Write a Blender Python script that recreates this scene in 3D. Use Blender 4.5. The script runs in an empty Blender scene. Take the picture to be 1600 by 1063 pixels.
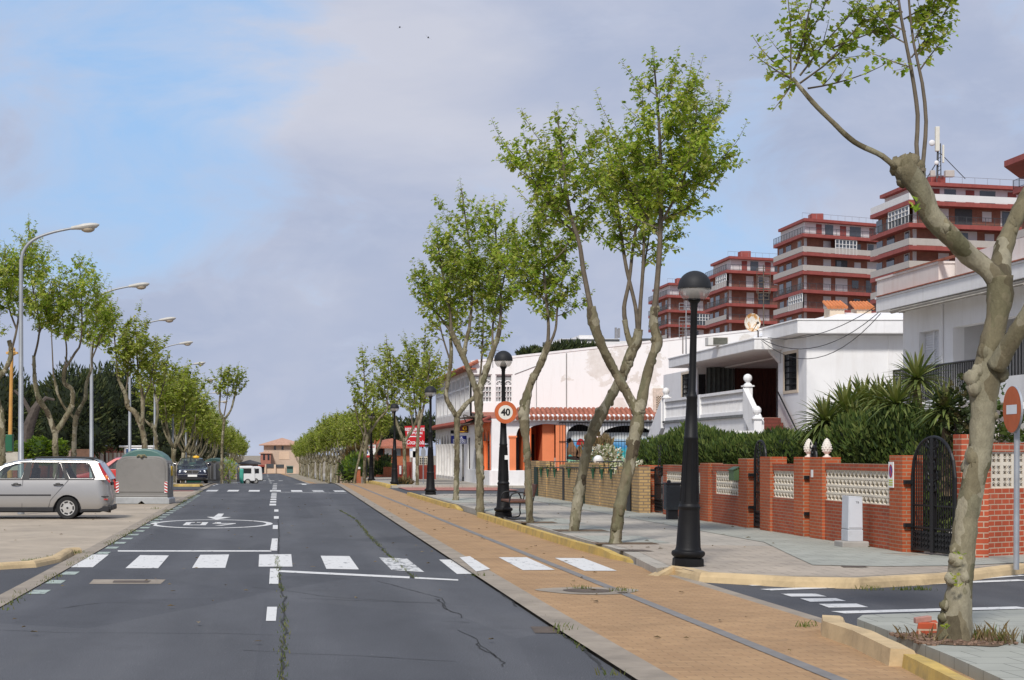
import bpy, math, random
from mathutils import Vector, Matrix, noise as mnoise
from mathutils.geometry import tessellate_polygon
R = random.Random(7)
SC = bpy.context.scene
COL = SC.collection
F, CX, CY, H = 2600.0, 430.0, 708.0, 1.74          # survey of the photograph: focal length in px, vanishing point, eye height
PI = math.pi

def W(px, py, Y):                                   # a point at distance Y along the street
    return Vector(((px-CX)*Y/F, Y, H-(py-CY)*Y/F))
def G(px, py, z=0.0):                               # a point on the ground
    Y = (H-z)*F/(py-CY)
    return Vector(((px-CX)*Y/F, Y, z))

_ZP = [(-60,0),(88,0),(97,-.05),(106,-.2),(118,-.52),(140,-1.0),(165,-1.3),(190,-1.5),(250,-2.0),(350,-2.6),(2000,-4)]
def zg(Y):                                          # the street runs flat, tips over a crest and flattens out again
    for (a, za), (b, zb) in zip(_ZP, _ZP[1:]):
        if Y <= b:
            t = max(0, (Y-a)/(b-a)); return za+(zb-za)*t
    return -4

# ---------------------------------------------------------------- mesh builder
ORG = {}
class MB:
    def __init__(s): s.v = []; s.f = []
    def add(s, vs, fs):
        o = len(s.v); s.v += [tuple(v) for v in vs]; s.f += [tuple(i+o for i in f) for f in fs]; return s
    def box(s, x0, x1, y0, y1, z0, z1):
        return s.add([(x0,y0,z0),(x1,y0,z0),(x1,y1,z0),(x0,y1,z0),(x0,y0,z1),(x1,y0,z1),(x1,y1,z1),(x0,y1,z1)],
            [(3,2,1,0),(4,5,6,7),(0,1,5,4),(1,2,6,5),(2,3,7,6),(3,0,4,7)])
    def quad(s, a, b, c, d): return s.add([a,b,c,d], [(0,1,2,3)])
    def prism(s, pts, vec):                         # polygon (3D) pushed along vec
        n = len(pts); vec = Vector(vec); a = [Vector(p) for p in pts]; b = [p+vec for p in a]
        nrm = Vector((0,0,0))
        for i in range(n):
            p, q = a[i], a[(i+1) % n]; nrm += p.cross(q)
        fs = [(i, (i+1) % n, n+(i+1) % n, n+i) for i in range(n)]
        top, bot = tuple(range(n, 2*n)), tuple(reversed(range(n)))
        if nrm.dot(vec) < 0: fs = [tuple(reversed(f)) for f in fs]; top = tuple(reversed(top)); bot = tuple(reversed(bot))
        return s.add(a+b, fs+[top, bot])
    def flat(s, pts, z=None):
        ps = [Vector(p) for p in pts]
        return s.add(ps, [tuple(range(len(ps)))])
    def tube(s, pts, rad, n=8, cap=True, jit=0.0):
        pts = [Vector(p) for p in pts]; m = len(pts)
        if not hasattr(rad, '__len__'): rad = [rad]*m
        up = Vector((0.13,0.21,1)).normalized(); vs = []; ref = None
        for i, p in enumerate(pts):
            d = (pts[min(i+1, m-1)]-pts[max(i-1, 0)])
            if d.length < 1e-9: d = Vector((0,0,1))
            d.normalize()
            if ref is None:
                ref = d.orthogonal().normalized() if abs(d.dot(up)) > .9 else d.cross(up).normalized()
            ref = (ref-d*ref.dot(d)).normalized(); b = d.cross(ref)
            for k in range(n):
                a = 2*PI*k/n; r = rad[i]*(1+(R.uniform(-jit, jit) if jit else 0))
                vs.append(p+ref*math.cos(a)*r+b*math.sin(a)*r)
        fs = [(i*n+k, i*n+(k+1) % n, (i+1)*n+(k+1) % n, (i+1)*n+k) for i in range(m-1) for k in range(n)]
        if cap: fs += [tuple(reversed(range(n))), tuple(range((m-1)*n, m*n))]
        return s.add(vs, fs)
    def bar(s, a, b, r=.01, n=4): return s.tube([a, b], [r, r], n)
    def lathe(s, prof, c=(0,0,0), n=20, cap=True):
        vs = []; m = len(prof)
        for r, z in prof:
            for k in range(n):
                a = 2*PI*(k+.5)/n; vs.append((c[0]+r*math.cos(a), c[1]+r*math.sin(a), c[2]+z))
        fs = [(i*n+k, i*n+(k+1) % n, (i+1)*n+(k+1) % n, (i+1)*n+k) for i in range(m-1) for k in range(n)]
        if cap: fs += [tuple(reversed(range(n))), tuple(range((m-1)*n, m*n))]
        return s.add(vs, fs)
    def ball(s, c, r, n=12, m=8, sc=(1,1,1), jit=0):
        vs = []
        for i in range(m+1):
            t = PI*i/m
            for k in range(n):
                a = 2*PI*k/n; q = r*(1+(R.uniform(-jit, jit) if jit else 0))
                vs.append((c[0]+q*sc[0]*math.sin(t)*math.cos(a), c[1]+q*sc[1]*math.sin(t)*math.sin(a), c[2]+q*sc[2]*math.cos(t)))
        fs = [(i*n+k, (i+1)*n+k, (i+1)*n+(k+1) % n, i*n+(k+1) % n) for i in range(m) for k in range(n)]
        return s.add(vs, fs)
    def holed(s, outer, holes, mp, depth=0.0):      # a plate with openings; mp(u, v, d) -> xyz, d runs inwards
        loops = [list(outer)]+[list(h) for h in holes]
        flat = [p for l in loops for p in l]
        tris = tessellate_polygon([[Vector((p[0], p[1], 0)) for p in l] for l in loops])
        n = len(flat)
        s.add([mp(p[0], p[1], 0) for p in flat], [tuple(t) for t in tris])
        if depth:
            s.add([mp(p[0], p[1], depth) for p in flat], [tuple(reversed(t)) for t in tris])
            for l in loops:
                k = len(l)
                s.add([mp(p[0], p[1], 0) for p in l]+[mp(p[0], p[1], depth) for p in l],
                      [(i, (i+1) % k, k+(i+1) % k, k+i) for i in range(k)])
        return s
    def build(s, name, mat, parent=None, smooth=False, bevel=0, flip=True):
        me = bpy.data.meshes.new(name); o = bpy.data.objects.new(name, me); COL.objects.link(o)
        if parent is not None:
            off = Vector(ORG[parent.name]); o.parent = parent
        else:
            n = max(1, len(s.v))
            off = Vector((sum(v[0] for v in s.v)/n, sum(v[1] for v in s.v)/n, min(v[2] for v in s.v))); o.location = off
        ORG[o.name] = off
        me.from_pydata([(v[0]-off.x, v[1]-off.y, v[2]-off.z) for v in s.v], [], s.f)
        me.materials.append(mat)
        if smooth:
            me.polygons.foreach_set('use_smooth', [True]*len(me.polygons))
            if smooth != 2: me.set_sharp_from_angle(angle=math.radians(40))
        me.update()
        if bevel:
            m = o.modifiers.new('edge', 'BEVEL'); m.width = bevel; m.segments = 2; m.limit_method = 'ANGLE'; m.angle_limit = math.radians(35)
        return o

def thing(name, label, cat, loc=(0,0,0), group=None):
    o = bpy.data.objects.new(name, None); COL.objects.link(o); o.location = loc; ORG[o.name] = Vector(loc)
    o.empty_display_size = .2
    return tag(o, label, cat, group)
def tag(o, label, cat, group=None, kind='thing'):
    o['label'] = label; o['category'] = cat
    if group: o['group'] = group
    if kind: o['kind'] = kind
    return o
def struct(o): o['kind'] = 'structure'; return o
def stuff(o, label, cat): return tag(o, label, cat, None, 'stuff')
def copy_tree(o, loc=None, rz=None, label=None, sc=None):
    def rec(x, p):
        c = x.copy(); COL.objects.link(c); c.parent = p
        for ch in list(x.children): rec(ch, c)
        return c
    c = rec(o, None)
    if loc is not None: c.location = loc
    if rz is not None: c.rotation_euler = (0, 0, rz)
    if sc is not None: c.scale = (sc, sc, sc) if not hasattr(sc, '__len__') else sc
    if label: c['label'] = label
    return c
def text_mesh(txt, size, mp, mat, name, parent, depth=.004, shear=0, bold=0, spacing=1.0, sx=1.0, align='CENTER'):
    cu = bpy.data.curves.new('lettering', 'FONT'); cu.body = txt; cu.size = size; cu.align_x = align; cu.align_y = 'CENTER'
    cu.shear = shear; cu.offset = bold; cu.space_character = spacing
    ob = bpy.data.objects.new('lettering', cu); COL.objects.link(ob)
    bpy.context.view_layer.update()
    me = bpy.data.meshes.new_from_object(ob.evaluated_get(bpy.context.evaluated_depsgraph_get()))
    mb = MB(); vs = [v.co.copy() for v in me.vertices]; fs = [tuple(p.vertices) for p in me.polygons]
    mb.add([mp(v.x*sx, v.y, -depth) for v in vs], fs)
    bpy.data.objects.remove(ob); bpy.data.curves.remove(cu); bpy.data.meshes.remove(me)
    return mb.build(name, mat, parent)

# ---------------------------------------------------------------- materials
def nodes(name):
    m = bpy.data.materials.new(name); m.use_nodes = True; nt = m.node_tree; nt.nodes.clear()
    out = nt.nodes.new('ShaderNodeOutputMaterial'); b = nt.nodes.new('ShaderNodeBsdfPrincipled')
    nt.links.new(b.outputs[0], out.inputs[0]); return m, nt, b, out
def N(nt, t, **kw):
    n = nt.nodes.new(t)
    for k, v in kw.items():
        if k in n.inputs: n.inputs[k].default_value = v
        else: setattr(n, k, v)
    return n
def L(nt, a, b): nt.links.new(a, b)
def ramp(nt, src, stops):
    r = nt.nodes.new('ShaderNodeValToRGB'); e = r.color_ramp.elements
    while len(e) < len(stops): e.new(.5)
    for el, (p, c) in zip(e, stops): el.position = p; el.color = (*c, 1) if len(c) == 3 else c
    L(nt, src, r.inputs[0]); return r.outputs[0]
def mixc(nt, fac, a, b, mode='MIX'):
    m = nt.nodes.new('ShaderNodeMix'); m.data_type = 'RGBA'; m.blend_type = mode
    for i, x in ((0, fac), (6, a), (7, b)):
        if isinstance(x, (int, float)): m.inputs[i].default_value = x
        elif isinstance(x, tuple): m.inputs[i].default_value = (*x, 1)
        else: L(nt, x, m.inputs[i])
    return m.outputs[2]
def pos(nt): return nt.nodes.new('ShaderNodeNewGeometry').outputs['Position']
def scaled(nt, v, sc):
    m = nt.nodes.new('ShaderNodeVectorMath'); m.operation = 'MULTIPLY'; m.inputs[1].default_value = sc; L(nt, v, m.inputs[0]); return m.outputs[0]
def noise(nt, v, scale, detail=5, rough=.6, dist=0):
    n = N(nt, 'ShaderNodeTexNoise'); n.inputs['Scale'].default_value = scale; n.inputs['Detail'].default_value = detail
    n.inputs['Roughness'].default_value = rough; n.inputs['Distortion'].default_value = dist; L(nt, v, n.inputs['Vector']); return n.outputs['Fac']
def bumpy(nt, b, h, strength=.3, dist=.02):
    n = N(nt, 'ShaderNodeBump'); n.inputs['Strength'].default_value = strength; n.inputs['Distance'].default_value = dist
    L(nt, h, n.inputs['Height']); L(nt, n.outputs[0], b.inputs['Normal'])
def mul(c, k): return tuple(min(1, max(0, x*k)) for x in c)
def Mt(name, col, rough=.7, var=.15, scale=2.5, metal=0, bump=0, bs=40, spec=.4, dirt=None, dirtamt=.4, coat=0, streak=False):
    m, nt, b, out = nodes(name); p = pos(nt)
    f = noise(nt, p, scale)
    c = ramp(nt, f, [(.3, mul(col, 1-var)), (.7, mul(col, 1+var))])
    if dirt:
        v = scaled(nt, p, (1.6,1.6,.22)) if streak else p
        g = ramp(nt, noise(nt, v, 1.7, 8, .7, .4), [(.48, (0,0,0)), (.75, (dirtamt,)*3)])
        c = mixc(nt, g, c, dirt)
    L(nt, c, b.inputs['Base Color']); b.inputs['Roughness'].default_value = rough; b.inputs['Metallic'].default_value = metal
    b.inputs['Specular IOR Level'].default_value = spec
    if coat: b.inputs['Coat Weight'].default_value = coat; b.inputs['Coat Roughness'].default_value = .06
    if bump: bumpy(nt, b, noise(nt, p, bs, 4), bump, .01)
    return m
def wall_uv(nt):                                    # u = x + y, v = z: runs right on walls along either axis
    p = pos(nt); sx = N(nt, 'ShaderNodeSeparateXYZ'); L(nt, p, sx.inputs[0])
    a = N(nt, 'ShaderNodeMath', operation='ADD'); L(nt, sx.outputs[0], a.inputs[0]); L(nt, sx.outputs[1], a.inputs[1])
    c = N(nt, 'ShaderNodeCombineXYZ'); L(nt, a.outputs[0], c.inputs[0]); L(nt, sx.outputs[2], c.inputs[1]); return p, c.outputs[0]
def Brick(name, c1, c2, mort, bw=.25, bh=.07, ms=.012, rough=.85, bump=.5, uv=None, dirt=(.12,.09,.07), off=.5):
    m, nt, b, out = nodes(name); p, u = wall_uv(nt)
    if uv == 'xy': u = p
    t = N(nt, 'ShaderNodeTexBrick'); t.inputs['Scale'].default_value = 1; t.inputs['Mortar Size'].default_value = ms; t.offset = off
    t.inputs['Brick Width'].default_value = bw; t.inputs['Row Height'].default_value = bh; t.inputs['Mortar Smooth'].default_value = .15
    t.inputs['Color1'].default_value = (*c1, 1); t.inputs['Color2'].default_value = (*c2, 1); t.inputs['Mortar'].default_value = (*mort, 1)
    L(nt, u, t.inputs['Vector'])
    c = mixc(nt, .55, t.outputs['Color'], ramp(nt, noise(nt, p, 1.3, 6, .65), [(.25, (.45,.45,.45)), (.75, (1.25,1.2,1.15))]), 'MULTIPLY')
    g = ramp(nt, noise(nt, p, .9, 8, .72, .3), [(.55, (0,0,0)), (.82, (.45,)*3)])
    c = mixc(nt, g, c, dirt)
    L(nt, c, b.inputs['Base Color']); b.inputs['Roughness'].default_value = rough; b.inputs['Specular IOR Level'].default_value = .25
    i = N(nt, 'ShaderNodeMath', operation='SUBTRACT'); i.inputs[0].default_value = 1; L(nt, t.outputs['Fac'], i.inputs[1])
    bumpy(nt, b, i.outputs[0], bump, .008)
    return m
def Leaf(name, cols, trans=.35, rough=.55):
    m, nt, b, out = nodes(name); g = nt.nodes.new('ShaderNodeNewGeometry')
    c = ramp(nt, g.outputs['Random Per Island'], [(i/(len(cols)-1), x) for i, x in enumerate(cols)])
    big = ramp(nt, noise(nt, g.outputs['Position'], 1.1, 3), [(.3, (.72,.72,.72)), (.7, (1.25,1.22,1.05))])
    c = mixc(nt, 1, c, big, 'MULTIPLY')
    L(nt, c, b.inputs['Base Color']); b.inputs['Roughness'].default_value = rough; b.inputs['Specular IOR Level'].default_value = .35
    t = N(nt, 'ShaderNodeBsdfTranslucent'); tc = mixc(nt, 1, c, (1.35,1.35,.6), 'MULTIPLY'); L(nt, tc, t.inputs[0])
    mx = N(nt, 'ShaderNodeMixShader'); mx.inputs[0].default_value = trans; L(nt, b.outputs[0], mx.inputs[1]); L(nt, t.outputs[0], mx.inputs[2])
    L(nt, mx.outputs[0], out.inputs[0]); return m
def Glass(name, tint=(.6,.72,.68), refl=.12, rough=.02):
    m, nt, b, out = nodes(name)
    t = N(nt, 'ShaderNodeBsdfTransparent'); t.inputs[0].default_value = (*tint, 1)
    g = N(nt, 'ShaderNodeBsdfGlossy'); g.inputs['Roughness'].default_value = rough
    lw = N(nt, 'ShaderNodeLayerWeight'); lw.inputs[0].default_value = .25
    a = N(nt, 'ShaderNodeMath', operation='MULTIPLY_ADD'); a.inputs[1].default_value = .8; a.inputs[2].default_value = refl; L(nt, lw.outputs['Fresnel'], a.inputs[0])
    mx = N(nt, 'ShaderNodeMixShader'); L(nt, a.outputs[0], mx.inputs[0]); L(nt, t.outputs[0], mx.inputs[1]); L(nt, g.outputs[0], mx.inputs[2])
    L(nt, mx.outputs[0], out.inputs[0]); return m

def bark_mat():
    m, nt, b, out = nodes('plane_bark'); p = pos(nt)
    v = N(nt, 'ShaderNodeTexVoronoi'); v.inputs['Scale'].default_value = 5.5; w = scaled(nt, p, (1.3,1.3,.55))
    add = N(nt, 'ShaderNodeVectorMath', operation='ADD'); nz = N(nt, 'ShaderNodeTexNoise'); nz.inputs['Scale'].default_value = 4; L(nt, p, nz.inputs['Vector'])
    L(nt, w, add.inputs[0]); L(nt, scaled(nt, nz.outputs['Color'], (.35,.35,.35)), add.inputs[1]); L(nt, add.outputs[0], v.inputs['Vector'])
    sp = N(nt, 'ShaderNodeSeparateColor'); L(nt, v.outputs['Color'], sp.inputs[0])
    c = ramp(nt, sp.outputs[0], [(0, (.12,.10,.06)), (.28, (.24,.205,.135)), (.5, (.155,.145,.085)), (.74, (.37,.335,.25)), (.86, (.20,.175,.11)), (1, (.08,.062,.042))])
    c = mixc(nt, .65, c, ramp(nt, noise(nt, w, 9, 6, .7), [(.25, (.42,.40,.36)), (.75, (1.25,1.25,1.18))]), 'MULTIPLY')
    L(nt, c, b.inputs['Base Color']); b.inputs['Roughness'].default_value = .85; b.inputs['Specular IOR Level'].default_value = .2
    bumpy(nt, b, noise(nt, w, 16, 6, .75), .8, .03); return m

BARK = bark_mat()
TWIG = Mt('twig_bark', (.13,.105,.075), .9, .3, 6)
DARKBARK = Mt('dark_bark', (.085,.07,.058), .95, .35, 5, bump=.5, bs=15)
LEAF = Leaf('plane_leaf', [(.15,.24,.025), (.23,.345,.042), (.33,.43,.065), (.42,.475,.11), (.5,.5,.2)], .5)
LEAFN = Leaf('plane_leaf_fresh', [(.14,.24,.022), (.22,.35,.04), (.32,.42,.07), (.42,.46,.14)], .5)
LEAFFAR = Leaf('plane_leaf_far', [(.17,.235,.032), (.25,.32,.05), (.335,.39,.085), (.42,.42,.16)], .48)
CYPRESS = Leaf('cypress_spray', [(.022,.045,.010), (.05,.088,.017), (.085,.13,.024), (.14,.17,.045)], .2, .75)
PINE = Leaf('pine_needle', [(.014,.024,.011), (.027,.043,.015), (.05,.07,.022), (.09,.10,.038)], .15, .8)
BUSH = Leaf('bush_leaf', [(.06,.12,.012), (.11,.19,.02), (.17,.26,.03), (.22,.30,.05)], .3)
YUCCA = Leaf('yucca_blade', [(.06,.09,.03), (.11,.155,.045), (.18,.215,.07), (.26,.26,.11)], .2, .45)
GRASSM = Leaf('grass_blade', [(.06,.10,.015), (.11,.15,.03), (.20,.18,.06)], .3)
DRY = Leaf('dry_leaf', [(.10,.07,.035), (.17,.12,.06), (.25,.19,.10)], .2)
WHITE = Mt('white_wall_paint', (.80,.79,.78), .85, .04, 1.2, bump=.12, bs=25, dirt=(.58,.54,.50), dirtamt=.35, streak=True)
WHITE2 = Mt('white_trim_paint', (.80,.79,.78), .75, .04, 3, dirt=(.52,.49,.46), dirtamt=.4, streak=True)
PEEL = None
BLACK = Mt('black_cast_iron', (.0055,.0055,.006), .55, .3, 5, spec=.3, bump=.15, bs=30, dirt=(.022,.018,.016), dirtamt=.35)
BLACKG = Mt('black_wrought_iron', (.006,.006,.007), .5, .2, 6)
GALV = Mt('galvanised_steel', (.42,.44,.46), .45, .12, 4, metal=.55, dirt=(.3,.3,.3))
REDB = Brick('red_brick', (.40,.085,.035), (.33,.065,.03), (.30,.20,.14), .24, .062, .009)
REDBT = Brick('red_brick_corner', (.50,.10,.045), (.42,.085,.04), (.54,.40,.29), .25, .085, .009, dirt=(.3,.15,.1))
REDBP = Brick('orange_brick_pillar', (.46,.10,.035), (.40,.085,.03), (.36,.22,.14), .24, .062, .009)
TANB = Brick('tan_brick', (.56,.38,.17), (.46,.30,.13), (.27,.20,.13), .25, .085, .016)
LATT = Mt('cream_concrete_block', (.74,.67,.55), .85, .08, 4, bump=.2, bs=60, dirt=(.42,.36,.28), dirtamt=.5)
CONC = Mt('bare_concrete', (.36,.34,.31), .9, .15, 2, bump=.3, bs=50, dirt=(.18,.16,.14), dirtamt=.5)
TERRA = Mt('terracotta_tile', (.36,.125,.075), .8, .3, 6, bump=.3, bs=30, dirt=(.18,.08,.05), dirtamt=.5)
ORANGE = Mt('orange_wall_paint', (.72,.16,.045), .75, .08, 1.5, dirt=(.45,.1,.04), dirtamt=.3)
DARK = Mt('dark_interior', (.018,.017,.018), .9, .2, 3)
WIN = Mt('dark_window_glass', (.02,.025,.03), .06, .3, 1.5, spec=.8)
WINL = Mt('pale_window_glass', (.22,.25,.28), .08, .25, 1.2, spec=.8)
REDP = Mt('red_paint', (.50,.022,.02), .35, .06, 2, coat=.6)
WPLAIN = Mt('white_enamel', (.82,.82,.80), .4, .03, 4)
BLKP = Mt('black_enamel', (.012,.012,.012), .45, .1, 4)

# ---------------------------------------------------------------- camera, light, sky
cam_d = bpy.data.cameras.new('camera'); cam = bpy.data.objects.new('camera', cam_d); COL.objects.link(cam)
cam.location = (0, 0, H); cam.rotation_euler = (PI/2, 0, 0)
cam_d.sensor_width = 36; cam_d.lens = F/1600*36; cam_d.clip_start = .1; cam_d.clip_end = 6000
cam_d.shift_x = (800-CX)/1600; cam_d.shift_y = (CY-531.5)/1600
SC.camera = cam
SUN_EL, SUN_AZ = math.radians(44), math.radians(199)      # azimuth clockwise from +Y: behind the viewer, a little to the left
sd = bpy.data.lights.new('sun', 'SUN'); sun = bpy.data.objects.new('sun', sd); COL.objects.link(sun)
sd.energy = 3.4; sd.angle = math.radians(8); sd.color = (1, .96, .905)
dirv = Vector((math.sin(SUN_AZ)*math.cos(SUN_EL), math.cos(SUN_AZ)*math.cos(SUN_EL), math.sin(SUN_EL)))
sun.rotation_euler = dirv.to_track_quat('Z', 'Y').to_euler(); sun.location = (20, -40, 60)
w = bpy.data.worlds.new('World'); SC.world = w; w.use_nodes = True; nt = w.node_tree; nt.nodes.clear()
wo = nt.nodes.new('ShaderNodeOutputWorld'); bg = nt.nodes.new('ShaderNodeBackground'); L(nt, bg.outputs[0], wo.inputs[0])
sky = nt.nodes.new('ShaderNodeTexSky'); sky.sky_type = 'NISHITA'; sky.sun_disc = False; sky.sun_elevation = SUN_EL; sky.sun_rotation = SUN_AZ
sky.air_density = 1.0; sky.dust_density = .6; sky.ozone_density = 2
tc = nt.nodes.new('ShaderNodeTexCoord'); d = tc.outputs['Generated']
def vdot(v):
    n = N(nt, 'ShaderNodeVectorMath', operation='DOT_PRODUCT'); L(nt, d, n.inputs[0]); n.inputs[1].default_value = Vector(v).normalized(); return n.outputs['Value']
cl = scaled(nt, d, (1, 1, 2.1))
n1 = noise(nt, cl, 6.0, 10, .60, .55)
blue_patch = ramp(nt, vdot((-.135, 1, .285)), [(.9800, (0,0,0)), (.9975, (1,1,1))])
blue2 = ramp(nt, vdot((.29, 1, .125)), [(.9960, (0,0,0)), (.9999, (1,1,1))])
blue3 = ramp(nt, vdot((-.055, 1, .15)), [(.9975, (0,0,0)), (.9999, (1,1,1))])
def madd(a, k, c):
    m = N(nt, 'ShaderNodeMath', operation='MULTIPLY_ADD'); L(nt, a, m.inputs[0]); m.inputs[1].default_value = k
    if isinstance(c, (int, float)): m.inputs[2].default_value = c
    else: L(nt, c, m.inputs[2])
    return m.outputs[0]
cov = madd(blue_patch, -.21, madd(blue2, -.15, madd(blue3, -.08, madd(n1, .62, .19))))
mask = ramp(nt, cov, [(.25, (.10,)*3), (.33, (.45,)*3), (.43, (.95,)*3), (1, (1,1,1))])
shade = ramp(nt, noise(nt, cl, 3.3, 6, .55, .3), [(.32, (3.45,4.1,5.75)), (.50, (4.4,4.85,6.25)), (.68, (5.8,5.95,6.85))])
n2 = noise(nt, cl, 11, 6, .6, .6)
shade = mixc(nt, ramp(nt, n2, [(.52, (0,0,0)), (.8, (.30,)*3)]), shade, (6.4,6.5,7.4))
edge = ramp(nt, cov, [(.32, (.50,)*3), (.46, (0,0,0))])
shade = mixc(nt, edge, shade, (6.3,6.7,7.9))
blu = mixc(nt, .75, sky.outputs[0], (3.2, 5.6, 9.2))
L(nt, mixc(nt, mask, blu, shade), bg.inputs[0]); bg.inputs[1].default_value = .105
SC.view_settings.view_transform = 'Standard'; SC.view_settings.look = 'None'; SC.view_settings.exposure = 0
SC.render.engine = 'CYCLES'
# ================================================================ ground, road, pavements
def xL(Y): return -3.08-.0045*max(0, Y-20)-(.012*(Y-105) if Y > 105 else 0)*.35
def xR(Y): return 2.72+.0085*min(max(0, Y-13), 90)-(.012*(Y-105) if Y > 105 else 0)*.5
def tilemat(name, c1, c2, mort, w, h, ms=.008, rough=.85, dirt=(.12,.11,.1), rot=0, bump=.25, dt=.45):
    m, nt, b, out = nodes(name); p = pos(nt)
    t = N(nt, 'ShaderNodeTexBrick'); t.inputs['Scale'].default_value = 1; t.inputs['Mortar Size'].default_value = ms
    t.inputs['Brick Width'].default_value = w; t.inputs['Row Height'].default_value = h
    for k, c in (('Color1', c1), ('Color2', c2), ('Mortar', mort)): t.inputs[k].default_value = (*c, 1)
    u = p
    if rot:
        mp = N(nt, 'ShaderNodeMapping'); mp.inputs['Rotation'].default_value = (0,0,rot); L(nt, p, mp.inputs[0]); u = mp.outputs[0]
    L(nt, u, t.inputs['Vector'])
    c = mixc(nt, .7, t.outputs['Color'], ramp(nt, noise(nt, p, .8, 8, .68), [(.28, (.68,.68,.68)), (.72, (1.18,1.17,1.15))]), 'MULTIPLY')
    c = mixc(nt, ramp(nt, noise(nt, p, 2.3, 9, .75, .4), [(.56, (0,0,0)), (.8, (dt,)*3)]), c, dirt)
    L(nt, c, b.inputs['Base Color']); b.inputs['Roughness'].default_value = rough; b.inputs['Specular IOR Level'].default_value = .25
    i = N(nt, 'ShaderNodeMath', operation='SUBTRACT'); i.inputs[0].default_value = 1; L(nt, t.outputs['Fac'], i.inputs[1])
    bumpy(nt, b, i.outputs[0], bump, .006); return m
def asphalt(name, col, patch):
    m, nt, b, out = nodes(name); p = pos(nt)
    c = ramp(nt, noise(nt, scaled(nt, p, (1,.35,1)), .55, 8, .65), [(.3, mul(col, .82)), (.5, col), (.72, mul(col, 1.22))])
    c = mixc(nt, 1, c, ramp(nt, noise(nt, p, 90, 2, .6), [(.32, (.50,.50,.50)), (.68, (1.5,1.5,1.5))]), 'MULTIPLY')
    c = mixc(nt, ramp(nt, noise(nt, scaled(nt, p, (1.5,.12,1)), 1.3, 5, .6), [(.55, (0,0,0)), (.8, (.35,)*3)]), c, patch)
    sx = N(nt, 'ShaderNodeSeparateXYZ'); L(nt, p, sx.inputs[0]); wv = N(nt, 'ShaderNodeMath', operation='SINE'); ml = N(nt, 'ShaderNodeMath', operation='MULTIPLY_ADD'); ml.inputs[1].default_value = 3.9; ml.inputs[2].default_value = .6; L(nt, sx.outputs[0], ml.inputs[0]); L(nt, ml.outputs[0], wv.inputs[0])
    c = mixc(nt, .5, c, ramp(nt, wv.outputs[0], [(.0, (.84,.84,.84)), (.8, (1.12,1.11,1.09))]), 'MULTIPLY')
    c = mixc(nt, ramp(nt, noise(nt, p, .35, 6, .7, .8), [(.56, (0,0,0)), (.66, (.5,)*3)]), c, mul(col, .72))
    pt = N(nt, 'ShaderNodeTexVoronoi'); pt.inputs['Scale'].default_value = .30; L(nt, scaled(nt, p, (1.3,.5,1)), pt.inputs['Vector']); pc = N(nt, 'ShaderNodeSeparateColor'); L(nt, pt.outputs['Color'], pc.inputs[0])
    c = mixc(nt, .8, c, ramp(nt, pc.outputs[0], [(0, (.86,.86,.87)), (.5, (1,1,1)), (1, (1.13,1.12,1.10))]), 'MULTIPLY')
    sp = noise(nt, p, 22, 3, .55)
    c = mixc(nt, ramp(nt, sp, [(.69, (0,0,0)), (.72, (.55,)*3)]), c, (.30,.29,.27))
    L(nt, c, b.inputs['Base Color']); b.inputs['Roughness'].default_value = .88; b.inputs['Specular IOR Level'].default_value = .3
    bumpy(nt, b, noise(nt, p, 120, 3, .7), .35, .006); return m
ASPH = asphalt('road_asphalt', (.088,.091,.099), (.135,.135,.136))
ASPH2 = asphalt('side_asphalt', (.082,.084,.090), (.13,.13,.13))
OCHRE = tilemat('ochre_path_brick', (.43,.275,.145), (.37,.23,.12), (.28,.18,.10), .21, .105, .006, dirt=(.17,.12,.075), dt=.75)
PAVE = tilemat('beige_pavement_slab', (.43,.395,.335), (.39,.36,.31), (.24,.22,.19), .62, .62, .009, dirt=(.24,.22,.19))
PAVEG = tilemat('green_grey_pavement_tile', (.345,.352,.305), (.378,.385,.338), (.19,.195,.17), .40, .40, .007, dirt=(.23,.23,.2))
PAVEP = tilemat('pinkish_pavement_slab', (.42,.36,.29), (.38,.33,.27), (.22,.19,.16), .40, .40, .008)
PINKP = tilemat('pink_paving', (.43,.19,.15), (.38,.165,.135), (.3,.18,.15), .2, .2, .01)
PLAZA = Mt('worn_plaza_concrete', (.40,.335,.255), .9, .16, .5, bump=.25, bs=45, dirt=(.23,.20,.165), dirtamt=.65)
GUTTER = Mt('gutter_concrete', (.30,.255,.20), .9, .2, 1.5, bump=.35, bs=40, dirt=(.14,.12,.1), dirtamt=.55)
EARTH = Mt('bare_earth', (.13,.085,.05), 1, .35, 6, bump=.8, bs=20, dirt=(.05,.045,.03), dirtamt=.6)
SOIL = Mt('sandy_ground', (.27,.23,.17), 1, .2, .15, bump=.4, bs=8)
def painted(name, col, wear=.5):                    # road paint worn down to the surface under it
    m, nt, b, out = nodes(name); p = pos(nt)
    c = mixc(nt, ramp(nt, noise(nt, scaled(nt, p, (1.2,.5,1)), 6.5, 9, .75), [(wear, (0,0,0)), (wear+.10, (1,1,1))]), col, (.10,.105,.115))
    c = mixc(nt, .5, c, ramp(nt, noise(nt, p, 25, 4), [(.3, (.8,.8,.8)), (.7, (1.1,1.1,1.1))]), 'MULTIPLY')
    L(nt, c, b.inputs['Base Color']); b.inputs['Roughness'].default_value = .8; return m
PAINT = painted('worn_white_road_paint', (.66,.655,.63), .565)
PAINT2 = painted('faded_white_road_paint', (.60,.60,.58), .49)
PAINTG = painted('mint_road_paint', (.36,.42,.37), .53)
KERBY = Mt('cream_kerb_paint', (.56,.42,.235), .85, .1, 3, bump=.3, bs=30, dirt=(.26,.19,.11), dirtamt=.75)
KERBYY = Mt('yellow_kerb_paint', (.52,.36,.10), .85, .2, 3, bump=.3, bs=30, dirt=(.20,.17,.11), dirtamt=.8)
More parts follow.
